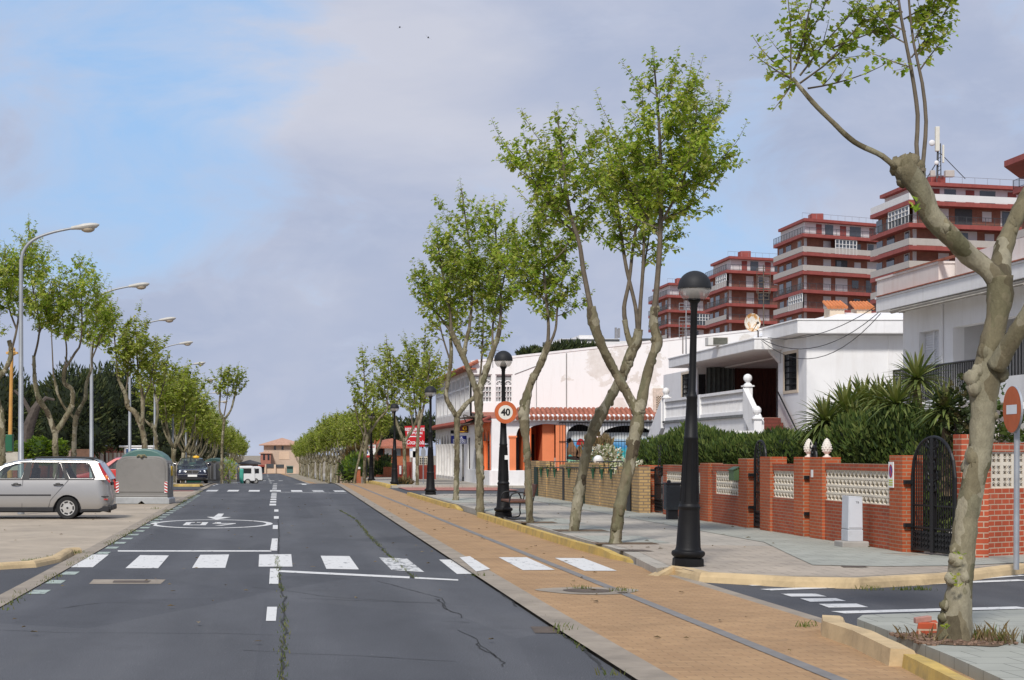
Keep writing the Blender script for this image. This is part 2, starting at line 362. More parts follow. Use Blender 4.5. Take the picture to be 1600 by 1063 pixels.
CRACK = Mt('tar_crack', (.032,.032,.032), .95, .3, 3)
IRON = Mt('rusty_iron', (.10,.075,.055), .7, .3, 4, bump=.4, bs=40)

YS = [2,10,16,22,28,35,45,55,65,75,85,90,94,98,103,108,113,118,124,132,140,150,165,180,195,215,240,270,300,345]
def sheet(name, mat, xa, xb, ya, yb, dz, parent=None):
    ys = [ya]+[y for y in YS if ya < y < yb]+[yb]; mb = MB()
    fa = xa if callable(xa) else (lambda y: xa); fb = xb if callable(xb) else (lambda y: xb)
    vs = []
    for y in ys: z = zg(y)+dz; vs += [(fa(y), y, z), (fb(y), y, z)]
    mb.add(vs, [(2*i, 2*i+1, 2*i+3, 2*i+2) for i in range(len(ys)-1)])
    o = mb.build(name, mat, parent)
    return o if parent else struct(o)
g = MB(); gx = [-1500,-300,-60,60,300,1500]; gy = [-200]+YS+[500,1000,3500]
g.add([(x, y, zg(y)-.05) for y in gy for x in gx], [(j*6+i, j*6+i+1, (j+1)*6+i+1, (j+1)*6+i) for j in range(len(gy)-1) for i in range(5)])
struct(g.build('ground', SOIL))
road = sheet('road', ASPH, xL, xR, 2, 345, 0)
sheet('gutter', GUTTER, lambda y: xL(y)-.27, lambda y: xL(y)-.003, 2, 345, .012)
sheet('path_edging', GUTTER, lambda y: xR(y)+.003, lambda y: xR(y)+.31, 2, 345, .03)
path = sheet('cycle_path', OCHRE, lambda y: xR(y)+.313, lambda y: 5.52 if y < 90 else 5.52-.02*(y-90)*(1 if y < 150 else .9), 2, 345, .022)
sheet('path_line', Mt('grey_path_line', (.20,.19,.18), .9, .15, 3), 4.20, 4.33, 2, 96, .027, path)
sheet('side_gutter', GUTTER, 5.523, 5.72, 2, 27, .012)
# left side: plaza, the side street that opens at the bottom corner and the one by the taxi
a = MB(); pl = [G(-30,881), G(0,880), G(60,876), G(100,869), G(134,860)]
a.flat([Vector((-30, pl[0].y+1, .005))]+[Vector((p.x, p.y, .005)) for p in pl]+[Vector((xL(30)-.275, 30, .005)), Vector((xL(77)-.275, 77, .005)), Vector((-30, 77, .005))])
struct(a.build('plaza', PLAZA))
a = MB(); a.flat([(-30,2,.0),(xL(2)-.275,2,0),(xL(27)-.275,27.3,0),(-30,29,0)]); struct(a.build('side_street', ASPH2))
a = MB(); a.flat([(-30,77.003,.0),(xL(77)-.275,77.003,0),(xL(86)-.275,86,0),(-30,86,0)]); struct(a.build('side_street', ASPH2))
a = MB(); a.flat([(-30,75.2,.012),(xL(76)-.4,75.2,.012),(xL(77)-.4,77.4,.012),(-30,77.4,.012)]); struct(a.build('pink_pavement', PINKP))
sheet('pavement', PLAZA, -30, lambda y: xL(y)-.275, 86.003, 345, .05)
# right side: side street in front, pavements behind
a = MB(); a.flat([(5.723,2,.0),(60,2,0),(60,40,0),(5.723,27,0)]); struct(a.build('side_street', ASPH2))
a = MB(); a.flat([(5.523,66,.0),(60,66,0),(60,82.5,0),(5.523,82.5,0)]); struct(a.build('side_street', ASPH2))
KH = .12
def slab(name, pts, mat, z0=-.04, z1=KH):
    a = MB(); a.prism([(p[0], p[1], z0) for p in pts], (0,0,z1-z0)); return struct(a.build(name, mat))
edge = [G(x, y, KH) for x, y in ((1026,888),(1052,885),(1092,894.5),(1240,902.5),(1340,904),(1480,896.5),(1604,881))]
pv = [(5.78, 66)]+[(5.78, 28)]+[(p.x, p.y) for p in edge]+[(40, 41), (60, 50), (60, 66)]
slab('pavement', pv, PAVE)
def overlay(name, pts, mat, dz): a = MB(); a.flat([(x, y, KH+dz) for x, y in pts]); return struct(a.build(name, mat))
overlay('tiled_strip', [(8.85,27.6),(10.24,26.5),(9.84,65.9),(8.75,65.9)], PAVEG, .0075)
e2 = [(p.x-.02, p.y+.22) for p in edge[1:]]
overlay('corner_pavement', [(5.95,27.2)]+e2+[(13.5,27.6),(11.2,27.5),(8.6,28.9),(5.95,29.8)], PAVEP, .0035)
overlay('tiled_corner', [(p.x, p.y) for p in (G(1235,868,KH), G(1190,846,KH), G(1420,870,KH), G(1600,862,KH), G(1600,880,KH), G(1500,885,KH), G(1380,886,KH), G(1270,884,KH))], PAVEG, .0115)
for k, (y0, y1) in enumerate(((31.5,34.2),(35.6,39.0),(40.0,43.5),(47,51),(57,63))):
    overlay('tiled_square', [(5.85,y0*.95),(7.1,y0*.95),(7.1,y1*.95),(5.85,y1*.95)], PAVEG, .006)
near = [G(x, y, KH) for x, y in ((1320,967),(1348,961),(1600,952))]
ne = [G(x, y, KH) for x, y in ((1440,1022),(1534,1062))]
nv = [(4.8,3),(5.18,11.7),(5.40,13.3),(5.55,14.75),(5.62,15.5),(near[0].x+.12, near[0].y)]+[(p.x, p.y) for p in near[1:]]+[(40, 25), (60, 30), (60,3)]
slab('pavement', nv, PAVEG)
slab('pavement', [(5.78,82.6),(60,82.6),(60,112),(5.78,112)], PAVE, -1.2)
overlay('pink_pavement', [(6.1,76.2),(11.2,76.2),(11.2,86.5),(6.1,86.5)], PINKP, -.09)
sheet('pavement', PAVE, 5.78, 60, 112.003, 345, .06)
# kerbs
def kerb(pts, w=.2, h=.15, mat=KERBY, name='kerb', ramps=(0,0), closed=False):
    mb = MB(); P = [Vector((p[0], p[1], 0)) for p in pts]; vs = []; n = len(P)
    q = []
    for i in range(n-1):                            # finer steps so the edge can be chipped
        m = max(1, int((P[i+1]-P[i]).length/.35)); q += [P[i].lerp(P[i+1], k/m) for k in range(m)]
    q.append(P[-1]); n = len(q); tot = sum((q[i+1]-q[i]).length for i in range(n-1)); acc = 0
    for i, p in enumerate(q):
        d = (q[min(i+1, n-1)]-q[max(i-1, 0)]).normalized(); s = Vector((-d.y, d.x, 0))
        if i: acc += (q[i]-q[i-1]).length
        hh = h
        if ramps[0] and acc < ramps[0]: hh = .03+(h-.03)*acc/ramps[0]
        if ramps[1] and tot-acc < ramps[1]: hh = .03+(h-.03)*(tot-acc)/ramps[1]
        j = R.uniform(-.008, .008); j2 = R.uniform(-.012, .004); zb = zg(p.y)
        for t, z in ((-.02,-.03),(0.005+j, hh*.55),(.03+j, hh+j2-.012),(.06, hh+j2*.5),(w-.02, hh),(w,-.03)): vs.append((p.x+s.x*t, p.y+s.y*t, zb+z))
    mb.add(vs, [(i*6+k, (i+1)*6+k, (i+1)*6+k+1, i*6+k+1) for i in range(n-1) for k in range(5)]+[tuple(range(6)), tuple(reversed(range((n-1)*6, n*6)))])
    return struct(mb.build(name, mat))
kerb([(5.78,45.2),(5.60,44.6),(5.56,40),(5.55,34),(5.55,30.2),(5.62,27.0),(5.84,25.7)][::-1], mat=KERBYY, ramps=(2.0,0.5))
kerb([(5.55,68),(5.55,60),(5.58,52.5),(5.75,51)][::-1], mat=KERBYY, ramps=(.5,.4))
kerb([(5.9,83),(5.6,84),(5.55,95),(5.6,107)][::-1], mat=KERBYY, h=.17)
kerb([(p.x-.03, p.y-.17) for p in edge][::-1][::-1], mat=KERBY, h=.135, w=.17, ramps=(.5,0))
kc = [G(x, y, .14) for x, y in ((1352,958),(1322,966),(1324,975),(1372,990),(1436,1019))]
kerb([(p.x, p.y) for p in kc[1:]][::-1], w=.24, h=.165, mat=KERBY, name='kerb')
kerb([(5.21,13.3),(5.0,11.75),(4.62,4)][::-1], mat=KERBYY, h=.13)
kerb([(p.x-.02, p.y-.1) for p in ([G(-20,881,.09)]+[G(x, y, .09) for x, y in ((0,880.5),(60,877),(98,869),(118,857),(131,856))])], mat=KERBY, h=.10, w=.16)
kerb([(-14,86),(-3.9,86),(-3.75,86.6)], mat=KERBYY, h=.13, w=.3)
# ---- painted markings, children of the road
def mark(name, polys, mat=PAINT, dz=.005, parent=road):
    mb = MB()
    for pl in polys: mb.flat([(p[0], p[1], zg(p[1])+dz) for p in pl])
    return mb.build(name, mat, parent)
def gp(*pts): return [G(x, y) for x, y in pts]
for q in (((128,867),(170,867),(145,887),(108,887)),((219,868),(264,868.5),(247,888.5),(196,888.5)),((313,867.5),(358,867),(352,888),(300,888)),
          ((405,867),(455,866.5),(457,886),(404,886)),((501,869),(546,869.5),(561,890.5),(510,889.5)),((686,875),(715,875),(743,897.5),(714,897.5))):
    mark('crosswalk_stripe', [gp(*q)])
mark('crosswalk_stripe', [gp((592,871.5),(636,873.5),(663,894.5),(612,891.5))], PAINT2)
mark('crosswalk_stripe', [gp((718,874.5),(734,872.5),(766,893),(744,897))], PAINT, .036)
for q in (((779,873.5),(823,873.5),(867,893.5),(817,894)),((867,874.5),(912,875),(964,895),(913,895))): mark('crosswalk_stripe', [gp(*q)], PAINT, .028)
mark('crosswalk_stripe', [gp((-20,881.5),(55,877.5),(41,886.5),(-20,887))], PAINT, .012)
mark('stop_line', [gp((184,860.5),(424,860.5),(424,862.5),(184,862.5))])
mark('stop_line', [gp((436,891.5),(640,901.5),(640,904.5),(436,894.5))]); mark('stop_line', [gp((648,902.2),(716,906),(716,908),(648,904.8))])
dash = [((425,842),(434,842),(433,861),(422,861)),((422,889),(435.5,889),(435,913),(420.5,913)),((417.5,949),(433,949),(431,971),(415.5,971)),
        ((428,807),(435.5,807),(435.5,811),(428,811)),((426.5,821),(434,821),(434,827),(426,827)),((428.5,796.5),(435,796.5),(435,800),(428.5,800))]
mark('centre_line', [gp(*q) for q in dash])
cl_ = []
y = 55.0
while y < 340:
    c = (xL(y)+xR(y))/2+.0; l = 1.3 if y > 70 else 1.9; x0 = c-.02 if y < 100 else c
    cl_.append([(x0-.09, y), (x0+.13, y), (x0+.13, y+l), (x0-.09, y+l)]); y += 3.2 if y < 90 else 5.5
mark('centre_line', cl_)
# speed roundel with 40, and an arrow
cx0, yc, rx, ry = -1.56, 40.85, 1.50, 2.5
ring = [[(cx0+rx*math.cos(t)*k, yc+ry*math.sin(t)*(k if k == 1 else .90)) for k in (1, .895) for t in ((2*PI*i/48, 2*PI*(i+1)/48) if k == 1 else (2*PI*(i+1)/48, 2*PI*i/48))] for i in range(48)]
mark('speed_marking', ring)
fs = [[(-.95,-.55),(-.80,-.55),(-.80,.62),(-.95,.62)], [(-.95,.62),(-.05,.62),(-.05,.9),(-.95,.9)]]
def dg(polys): return [[(cx0-x*.95, yc-y*1.15) for x, y in p] for p in polys]   # reads for the oncoming lane
mark('speed_marking', dg([[(-.62,-.25),(-.02,-.25),(-.02,.02),(-.62,.02)], [(-.62,.02),(-.5,.02),(-.12,.95),(-.30,.95)], [(-.22,-.75),(-.06,-.75),(-.06,-.25),(-.22,-.25)],
    [(.12,-.75),(.27,-.75),(.27,.75),(.12,.75)], [(.55,-.75),(.70,-.75),(.70,.75),(.55,.75)], [(.27,-.75),(.55,-.75),(.55,-.5),(.27,-.5)], [(.27,.5),(.55,.5),(.55,.75),(.27,.75)]]))
mark('direction_arrow', [gp((341,803),(350,803),(346,808),(334,808)), gp((323,808),(361,808.5),(338,812.6))])
# second crossing, further up the street, and give-way pieces beyond the crest
for k in range(7):
    x0 = -3.15+k*.97; yy = 77.2-.35*k*.5
    mark('crosswalk_stripe', [[(x0, yy-2.0), (x0+.5, yy-2.0), (x0+.5, yy+1.1), (x0, yy+1.1)]], PAINT if k < 5 else PAINT2)
mark('stop_line', [[(.2,73.6),(3.1,71.6),(3.1,72.0),(.2,74.0)]], PAINT2)
mark('stop_line', [[(-3.3,97),(-.2,97),(-.2,97.9),(-3.3,97.9)]])
mark('direction_arrow', [[(1.5,92),(1.75,92),(1.75,96),(1.5,96)], [(1.05,95),(1.62,98.5),(2.2,95)]])
for k in range(5): mark('crosswalk_stripe', [[(-3.6+k*1.0,196),(-3.1+k*1.0,196),(-3.1+k*1.0,200),(-3.6+k*1.0,200)]])
mk = [];
for y0 in [20.5+i*1.62 for i in range(30)]:
    if 25 < y0 < 27.6: continue
    mk.append([(xL(y0)+.03, y0), (xL(y0)+.24, y0), (xL(y0)+.24, y0+.6), (xL(y0)+.03, y0+.6)])
mark('edge_line', mk, PAINTG); mark('edge_line', [[(xL(y)+.05, y), (xL(y)+.17, y), (xL(y)+.17, y+2.4), (xL(y)+.05, y+2.4)] for y in (88, 93)], PAINT)
# right side street: two lines along the kerb, three short bars, a near line
def gl(a, b, hw):
    A, B = G(*a), G(*b); d = (B-A).normalized(); s = Vector((-d.y, d.x, 0))*hw
    return [A-s, B-s, B+s, A+s]
RS = struct(MB().flat([(5.8,6,-.02),(5.9,6,-.02),(5.9,6.1,-.02)]).build('side_road_markings', PAINT))
mark('edge_line', [gl((1172,915.5),(1478,909),.06), gl((1478,909),(1600,899.5),.06)], PAINT, .006, RS); mark('edge_line', [gl((1196,922.5),(1600,907.2),.11)], PAINT, .007, RS)
for q in (((1220,928.5),(1275,928.5),(1292,933),(1236,933)),((1250,936),(1306,935.5),(1322,940),(1266,941.2)),((1279,944.5),(1338,944),(1357,949.7),(1295,950.3))): mark('give_way_bar', [gp(*q)], PAINT, .006, RS)
mark('edge_line', [gl((1309,957.8),(1600,950.2),.13)], PAINT, .006, RS)
# patches, covers, cracks
struct(mark('utility_patch', [gp((146,906),(259,906),(251,913),(139,913))], GUTTER, .004)); struct(mark('utility_slot', [gp((178,908),(236,908),(231,911),(176,911))], IRON, .008))
A = G(920,926.5); mb = MB(); mb.flat([(A.x+.62*math.cos(t)*(1+.12*math.sin(3*t)), A.y+.55*math.sin(t), .027) for t in [2*PI*i/24 for i in range(24)]]); struct(mb.build('path_patch', GUTTER))
mb = MB(); mb.flat([(A.x-.02+.3*math.cos(t), A.y+.3*math.sin(t), .031) for t in [2*PI*i/24 for i in range(24)]]); struct(mb.build('manhole_cover', IRON))
struct(mark('drain_grate', [gp((829,980),(868,980),(884,990),(836,990))], IRON, .006))
overlay('inspection_cover', [(p.x, p.y) for p in (G(960,859.5,KH), G(1006,860,KH), G(1022,862.5,KH), G(966,862,KH))], IRON, .012)
overlay('inspection_cover', [(p.x, p.y) for p in (G(1313,885.5,KH), G(1346,885.5,KH), G(1358,887.5,KH), G(1318,887.5,KH))], IRON, .012)
def crack(pts, w=.03, wob=.05, name='road_crack', dz=.0045, mat=CRACK):
    P = [G(*p) for p in pts]; mb = MB(); q = []
    for a, b in zip(P, P[1:]):
        m = max(2, int((b-a).length/.12)); q += [a.lerp(b, k/m) for k in range(m)]
    vs = []; ph = R.uniform(0, 99)
    for i, p in enumerate(q):
        d = (q[min(i+1, len(q)-1)]-q[max(i-1, 0)]).normalized(); s = Vector((-d.y, d.x, 0))
        off = wob*mnoise.noise((i*.17+ph, 0, 0))+wob*.5*mnoise.noise((i*.6+ph, 5, 0)); ww = w*(.35+.9*abs(mnoise.noise((i*.35+ph, 9, 0))))
        c = p+s*off; vs += [(c.x+s.x*ww, c.y+s.y*ww, dz), (c.x-s.x*ww, c.y-s.y*ww, dz)]
    mb.add(vs, [(2*i, 2*i+1, 2*i+3, 2*i+2) for i in range(len(q)-1)]); o = mb.build(name, mat, road); return q
cr_center = crack([(432,870),(436,905),(444,938),(443,965),(445,992),(442,1030),(438,1075)], .024, .05); crack([(434,806),(436,830),(435,868)], .02, .04)
cr_right = crack([(530,797),(556,812),(576,837),(602,863),(626,885),(650,905)], .03, .07)
for c in ([(-10,985),(60,987),(110,989),(240,990),(340,990),(440,993),(470,993)], [(96,951),(130,946),(165,942),(200,942),(255,942)], [(335,901),(395,899.5),(480,901),(560,906)], [(392,918),(450,924),(500,931),(540,935),(620,940),(700,943)],
          [(470,935),(540,938),(640,942),(745,946)], [(450,1022),(560,1025),(660,1031),(740,1036)], [(0,1090),(200,1088),(420,1092)], [(250,820),(330,823),(430,823)], [(545,836),(600,838),(660,839)], [(690,971),(720,972),(745,977)],
          [(380,1017),(440,1019),(462,1021)], [(590,908),(640,922),(690,935),(700,955)], [(715,985),(745,1000),(775,1030)], [(195,849),(260,851),(330,852)]): crack(c, .011, .035)
for c in ([(680,936),(700,952),(722,968)], [(745,1005),(770,1022),(790,1045)]): crack(c, .018, .10)
cr_edge = crack([(812,925),(845,955),(880,990),(905,1010),(950,1050)], .03, .06); crack([(745,897),(780,925),(812,950)], .025, .04)
# tufts of grass in the cracks, leaves, litter
def tufts(name, pts, h, n, label, cat, mat=GRASSM, spread=.06):
    mb = MB()
    for p in pts:
        for k in range(n):
            a = R.uniform(0, 2*PI); x = p[0]+R.gauss(0, spread); y = p[1]+R.gauss(0, spread); l = h*R.uniform(.4, 1.1); t = R.uniform(.1,.9)*l
            dx, dy = math.cos(a), math.sin(a); z = (p[2] if len(p) > 2 else 0); wv = .006+.08*l*.3
            mb.add([(x-dy*wv, y+dx*wv, z-.005), (x+dy*wv, y-dx*wv, z-.005), (x+dx*t*.5, y+dy*t*.5, z+l*.7), (x+dx*t, y+dy*t, z+l)], [(0,1,2), (2,1,3)])
    return stuff(mb.build(name, mat), label, cat)
pts = []
for q in (cr_center, cr_right, cr_edge):
    pts += [(p.x, p.y, 0) for p in q if mnoise.noise((p.x*2, p.y*1.1, 3)) > -.15]
tufts('crack_grass', pts, .04, 4, 'low grass sprouting from the cracks in the asphalt', 'grass', spread=.025)
pts = [(xL(y)-.01+R.gauss(0,.03), y, .005) for y in [R.uniform(17, 75) for _ in range(420)] if mnoise.noise((0, y*.35, 8)) > -.1]
tufts('gutter_grass', pts, .05, 4, 'thin grass along the gutter beside the plaza', 'grass')
pts = [(p.x, p.y, .02) for p in [G(x, y) for x, y in ((102,868),(75,875),(66,877),(110,866),(122,866),(50,879),(90,873),(97,871),(40,880))] for _ in range(5)]
pts += [(G(x+R.uniform(-8,8), y).x, G(x, y).y, .03) for x, y in ((238,796),(240,797),(906,924),(965,926),(975,928),(900,923),(752,903),(880,985),(887,990),(955,1060),(1262,983),(1258,982)) for _ in range(3)]
pts += [(p.x, p.y-.24, .01) for p in [G(x, 905.5, KH) for x in list(range(1335,1360,3))+list(range(1392,1440,3))]]
tufts('weeds', pts, .06, 5, 'weeds along the cream kerbs and in the gaps of the paving', 'weeds')
mb = MB()
for k in range(420):
    y = R.uniform(14, 66); x = R.choice((R.uniform(5.9, 10.9), R.uniform(5.9, 10.9), R.uniform(-9, -3.2), R.uniform(3.1, 5.5), R.uniform(-3, 2.8)))
    if 16.5 < y < 27 and x > 5: continue
    z = (KH+.014 if x > 5.85 else .034); a = R.uniform(0, 6.3); l = R.uniform(.02, .055); c, s = math.cos(a)*l, math.sin(a)*l
    mb.add([(x-c, y-s, z), (x+s*.5, y-c*.5, z+R.uniform(.004,.02)), (x+c, y+s, z+.003), (x-s*.5, y+c*.5, z+R.uniform(.004,.02))], [(0,1,2,3)])
stuff(mb.build('fallen_leaves', DRY), 'dry leaves scattered over pavement, path and road', 'leaves')
# ================================================================ trees
DK = 2.15                                           # leaf density
def catmull(P, rad, step):
    P = [Vector(p) for p in P]; out = []; rr = []
    for i in range(len(P)-1):
        p0, p1, p2, p3 = P[max(i-1,0)], P[i], P[i+1], P[min(i+2, len(P)-1)]
        m = max(1, int((p2-p1).length/step))
        for k in range(m):
            t = k/m; t2, t3 = t*t, t*t*t
            out.append(.5*((2*p1)+(p2-p0)*t+(2*p0-5*p1+4*p2-p3)*t2+(3*p1-p0-3*p2+p3)*t3)); rr.append(rad[i]+(rad[i+1]-rad[i])*t)
    out.append(P[-1]); rr.append(rad[-1]); return out, rr
def leaf(mb, p, d, s, droop=.35):                  # lobed leaf of two halves folded on the midrib
    d = Vector(d); d.z -= droop; d.normalize(); side = d.cross(Vector((R.uniform(-.5,.5), R.uniform(-.5,.5), 1)))
    if side.length < .01: return
    side.normalize(); nrm = side.cross(d)*.16*s; b = Vector(p)
    w1 = s*R.uniform(.42,.56)
    a = b+d*s*.22+side*w1+nrm; c = b+d*s*.62+side*w1*.62+nrm; t = b+d*s; a2 = b+d*s*.22-side*w1+nrm; c2 = b+d*s*.62-side*w1*.62+nrm
    mb.add([b, a, b+d*s*.45+side*w1*.4, c, t, c2, b+d*s*.45-side*w1*.4, a2, b+d*s*.5], [(0,1,2,8), (8,2,3,4), (8,4,5,6), (0,8,6,7)])
def leaf_small(mb, p, d, s, droop=.35):
    d = Vector(d); d.z -= droop; d.normalize(); side = d.cross(Vector((R.uniform(-.6,.6), R.uniform(-.6,.6), 1)))
    if side.length < .01: return
    side.normalize(); b = Vector(p); w = s*.5
    mb.add([b, b+d*s*.4+side*w, b+d*s, b+d*s*.45-side*w], [(0,1,2,3)])
def twig(tw, lv, p, d, ln, r, ls, dens, lf, sub=2, up=.55, tn=3):
    n = max(3, int(ln/.12)); P = [Vector(p)]; dd = Vector(d).normalized()
    for i in range(n):
        dd = (dd+Vector((R.gauss(0,.065), R.gauss(0,.065), up*.42*i/n+R.gauss(0,.04)))).normalized(); P.append(P[-1]+dd*ln/n)
    tw.tube(P, [r*(1-.8*i/n) for i in range(n+1)], tn, False)
    m = max(1, int(ln*dens*DK))
    for k in range(m):
        t = (k+R.random())/m; t = .12+.88*t; i = min(n-1, int(t*n)); q = P[i].lerp(P[i+1], t*n-i); ax = (P[i+1]-P[i]).normalized()
        a = R.uniform(0, 2*PI); o = ax.orthogonal().normalized(); o = o*math.cos(a)+ax.cross(o)*math.sin(a)
        sz = ls*.98*(1.15-.55*t)*R.uniform(.6, 1.25)
        q = q+o*R.uniform(0,.03)
        lf(lv, q, (o+ax*.4), sz, .3+.35*(1-t))
    if sub and ln > .28:
        for k in range(int(ln*5.2)):
            t = R.uniform(.12, .8); i = min(n-1, int(t*n)); ax = (P[i+1]-P[i]).normalized(); a = R.uniform(0, 2*PI)
            o = ax.orthogonal().normalized(); o = o*math.cos(a)+ax.cross(o)*math.sin(a)
            twig(tw, lv, P[i], ax*.75+o*.8, ln*R.uniform(.18,.40)*(1-t*.4), r*.55, ls*.95, dens, lf, sub-1, up, tn)
def leader(tw, lv, P, rr, t0, wide, ls, dens, lf, step=.17, env=None, sub=2, elev=.58, up=.52):
    # side twigs all round an upright shoot, long low down and short at the tip
    L_ = [0]
    for a, b in zip(P, P[1:]): L_.append(L_[-1]+(b-a).length)
    T = L_[-1]; s = t0*T; az = R.uniform(0, 6.28)
    while s < T:
        i = max(k for k in range(len(P)) if L_[k] <= s); i = min(i, len(P)-2)
        q = P[i].lerp(P[i+1], (s-L_[i])/max(1e-6, L_[i+1]-L_[i])); t = (s-t0*T)/((1-t0)*T)
        e = (env(t) if env else (min(1, .45+1.8*t) if t < .3 else 1)*(1-t)**.8+.10)
        az += 2.4+R.uniform(-.4,.4)
        twig(tw, lv, q, (math.cos(az), math.sin(az), elev*(.7+.8*t)+R.uniform(-.15,.2)), wide*1.5*e*R.uniform(.45,1.4), .010+.006*(1-t), ls, dens, lf, sub, up)
        s += step*.66*R.uniform(.7,1.3)
    twig(tw, lv, P[-1], (P[-1]-P[-2]), .35, .008, ls*.7, dens*1.1, lf, 0)
def knobs(mb, P, rr, n, k=.5):
    for _ in range(n):
        i = R.randrange(2, len(P)-1); a = R.uniform(0, 6.28); r = rr[i]
        o = Vector((math.cos(a), math.sin(a), R.uniform(-.2,.2)))
        mb.ball(P[i]+o*r*.80, r*R.uniform(.25,.58)*k*1.6, 9, 6, (1,1,1.5), .25)
def tree(name, label, Y, limbs, leaders, ls=.11, dens=15, lf=leaf, group=None, seed=1, n=12, kn=.5, step=.17, sub=2, leafm=LEAF, extra=None, base=None):
    """limbs: pixel polylines (x, y, radius px, depth offset m); leaders: (polyline, t0, width m)"""
    R.seed(seed); s = F/Y
    b = limbs[0][0]; p0 = W(b[0], b[1], Y); z0 = p0.z if base is None else base
    root = thing(name, label, 'tree', (p0.x, Y, z0), group)
    tr = MB(); tw = MB(); lv = MB()
    def conv(pl): return [W(q[0], q[1], Y)*1.0+Vector((0, (q[3] if len(q) > 3 else 0), 0)) for q in pl], [q[2]*.93/s for q in pl]
    AMP = .55 if kn < .3 else 1
    for j, pl in enumerate(limbs):
        P, r = conv(pl)
        if j == 0: P[0].z = min(P[0].z, z0)-.12
        P, r = catmull(P, r, max(.05, min(r)*.55))
        ph = R.uniform(0, 50)
        r = [x*(1+AMP*(.22*mnoise.noise((i*.21+ph, 1.7, 0))+.16*mnoise.noise((i*.63+ph, 4, 0)))) for i, x in enumerate(r)]
        if j == 0:
            for i in range(min(len(r), 7)): r[i] *= 1+(.12 if kn < .3 else .3)*(1-i/7)**2
        tr.tube(P, r, n, True, .05); knobs(tr, P, r, int(len(P)*kn*.42), .60)
    for pl, t0, wd in leaders:
        P, r = conv(pl); P, r = catmull(P, r, .12); r = [max(.006, x) for x in r]
        tw.tube(P, r, 6, True, .04); leader(tw, lv, P, r, t0, wd, ls, dens, lf, step, sub=sub)
    if extra: extra(tr, tw, lv)
    o = tr.build('trunk', BARK, root, 2)
    tw.build('twigs', TWIG, root); lv.build('crown', leafm, root)
    return root
RG = 'plane trees along the pavement with the black lamps'; LG = 'plane trees along the plaza with the grey lamps'
# A, the big one by the corner kerb
def extraA(tr, tw, lv):
    Y = 14.43
    def q(x, y, dy=0): v = W(x, y, Y); v.y += dy; return v
    for a, d_, ln, dn in (((1240,128),(-.5,.2,.55),.55,24),((1236,122),(-.05,-.2,1),1.0,26),((1250,130),(.8,.15,.6),1.15,24),((1240,110),(.4,-.2,.9),1.0,26),((1262,138),(.9,-.1,.12),.75,12),((1238,130),(-.25,.1,-.5),.30,24),((1236,124),(-.8,-.1,.45),.42,24),
                          ((1250,118),(.55,.3,.75),1.1,24),((1245,95),(.25,-.35,1),.9,24),((1290,100),(.7,.1,.7),.8,24),((1265,100),(-.2,.2,.9),.7,24),((1300,75),(.8,-.2,.4),.6,22)):
        twig(tw, lv, q(*a), d_, ln, .011, .078, dn*.85, leaf, 1, .35)
    for a, d_, ln, dn in (((1420,105),(-.8,.1,.25),.55,26),((1424,90),(.75,.15,.8),.75,28),((1432,88),(.6,-.2,.9),.8,28),((1415,50),(-.85,-.1,.5),.7,26),((1412,30),(.8,.2,.5),.6,28),((1410,20),(-.7,.2,.7),.6,26),((1437,110),(.5,.0,.9),.5,28),((1418,70),(-.8,.2,.45),.75,24),
                          ((1426,45),(.8,0,.75),.8,28),((1405,5),(-.5,0,.8),.6,28),((1410,-10),(.6,0,.6),.6,26),((1430,60),(.3,-.5,.7),.6,26),((1435,30),(.9,.1,.65),.62,24),((1400,60),(-.6,-.4,.5),.5,24)):
        twig(tw, lv, q(*a), d_, ln, .009, .078, dn*.85, leaf, 1, .3)
    for x, y in ((1412,312),(1416,326),(1419,330),(1406,320)): leaf(lv, q(x, y, -.2), (R.uniform(-.6,.6), -.6, -.2), .085)
    for x, y, r in ((1398,262,.07),(1405,268,.075),(1418,258,.085),(1430,262,.06),(1434,272,.055),(1412,262,.09),(1408,285,.05),(1444,318,.06),(1441,330,.05),(1480,372,.05),(1490,385,.06),(1503,386,.05),
                    (1515,592,.07),(1520,605,.075),(1560,585,.065),(1523,582,.06),(1487,872,.05),(1492,876,.06),(1482,905,.055),(1472,945,.04),(1470,965,.04),(1488,978,.06),(1499,961,.035),(1532,680,.035),(1551,650,.03)):
        tr.ball(q(x, y, -.05), r, 9, 6, (1,1,1.1), .22)
    for x, y in ((1485,868),(1478,900),(1480,912),(1462,975)):
        for _ in range(5): leaf(lv, q(x+R.uniform(-5,5), y+R.uniform(-5,5), -.2), (R.uniform(-1,1), R.uniform(-1,0), .4), .045, 0)
tree('plane_tree', 'large mottled plane tree by the broken cream corner kerb, one limb ending in knobs', 14.43,
    [[(1488,1003,31),(1492,985,26),(1500,910,20.5),(1510,810,18.5),(1530,710,19),(1536,645,19.5),(1538,598,24),(1543,565,21),(1553,520,18),(1562,470,20),(1562,432,22)],
     [(1563,445,19),(1548,425,17),(1515,400,17),(1478,372,17,-.1),(1448,340,16,-.1),(1434,305,17,-.1),(1418,280,17,-.1),(1405,262,16,-.1)],
     [(1548,575,15,-.1),(1566,522,13.5,-.3),(1584,478,12,-.4),(1612,430,12,-.5),(1640,380,11,-.5)],
     [(1562,445,18),(1582,392,15,.2),(1606,345,13,.3),(1650,270,12,.4)],
     [(1392,265,4.5,-.1),(1372,247,4.4,-.1),(1335,222,4.2),(1300,190,4),(1270,160,3.8),(1238,122,3.2)]],
    [([(1428,268,3.8,-.1),(1432,225,3.6),(1434,180,3.5),(1424,110,3.1),(1413,55,2.7),(1404,0,2.2),(1398,-70,1.4)], .82, .8),
     ([(1434,272,3.6,-.1),(1444,235,3.4),(1447,190,3.2),(1441,130,2.7),(1428,70,2.2),(1420,0,1.8),(1416,-70,1.2)], .82, .8)],
    .095, 20, group=RG, seed=11, n=18, kn=.28, extra=extraA, base=.11)
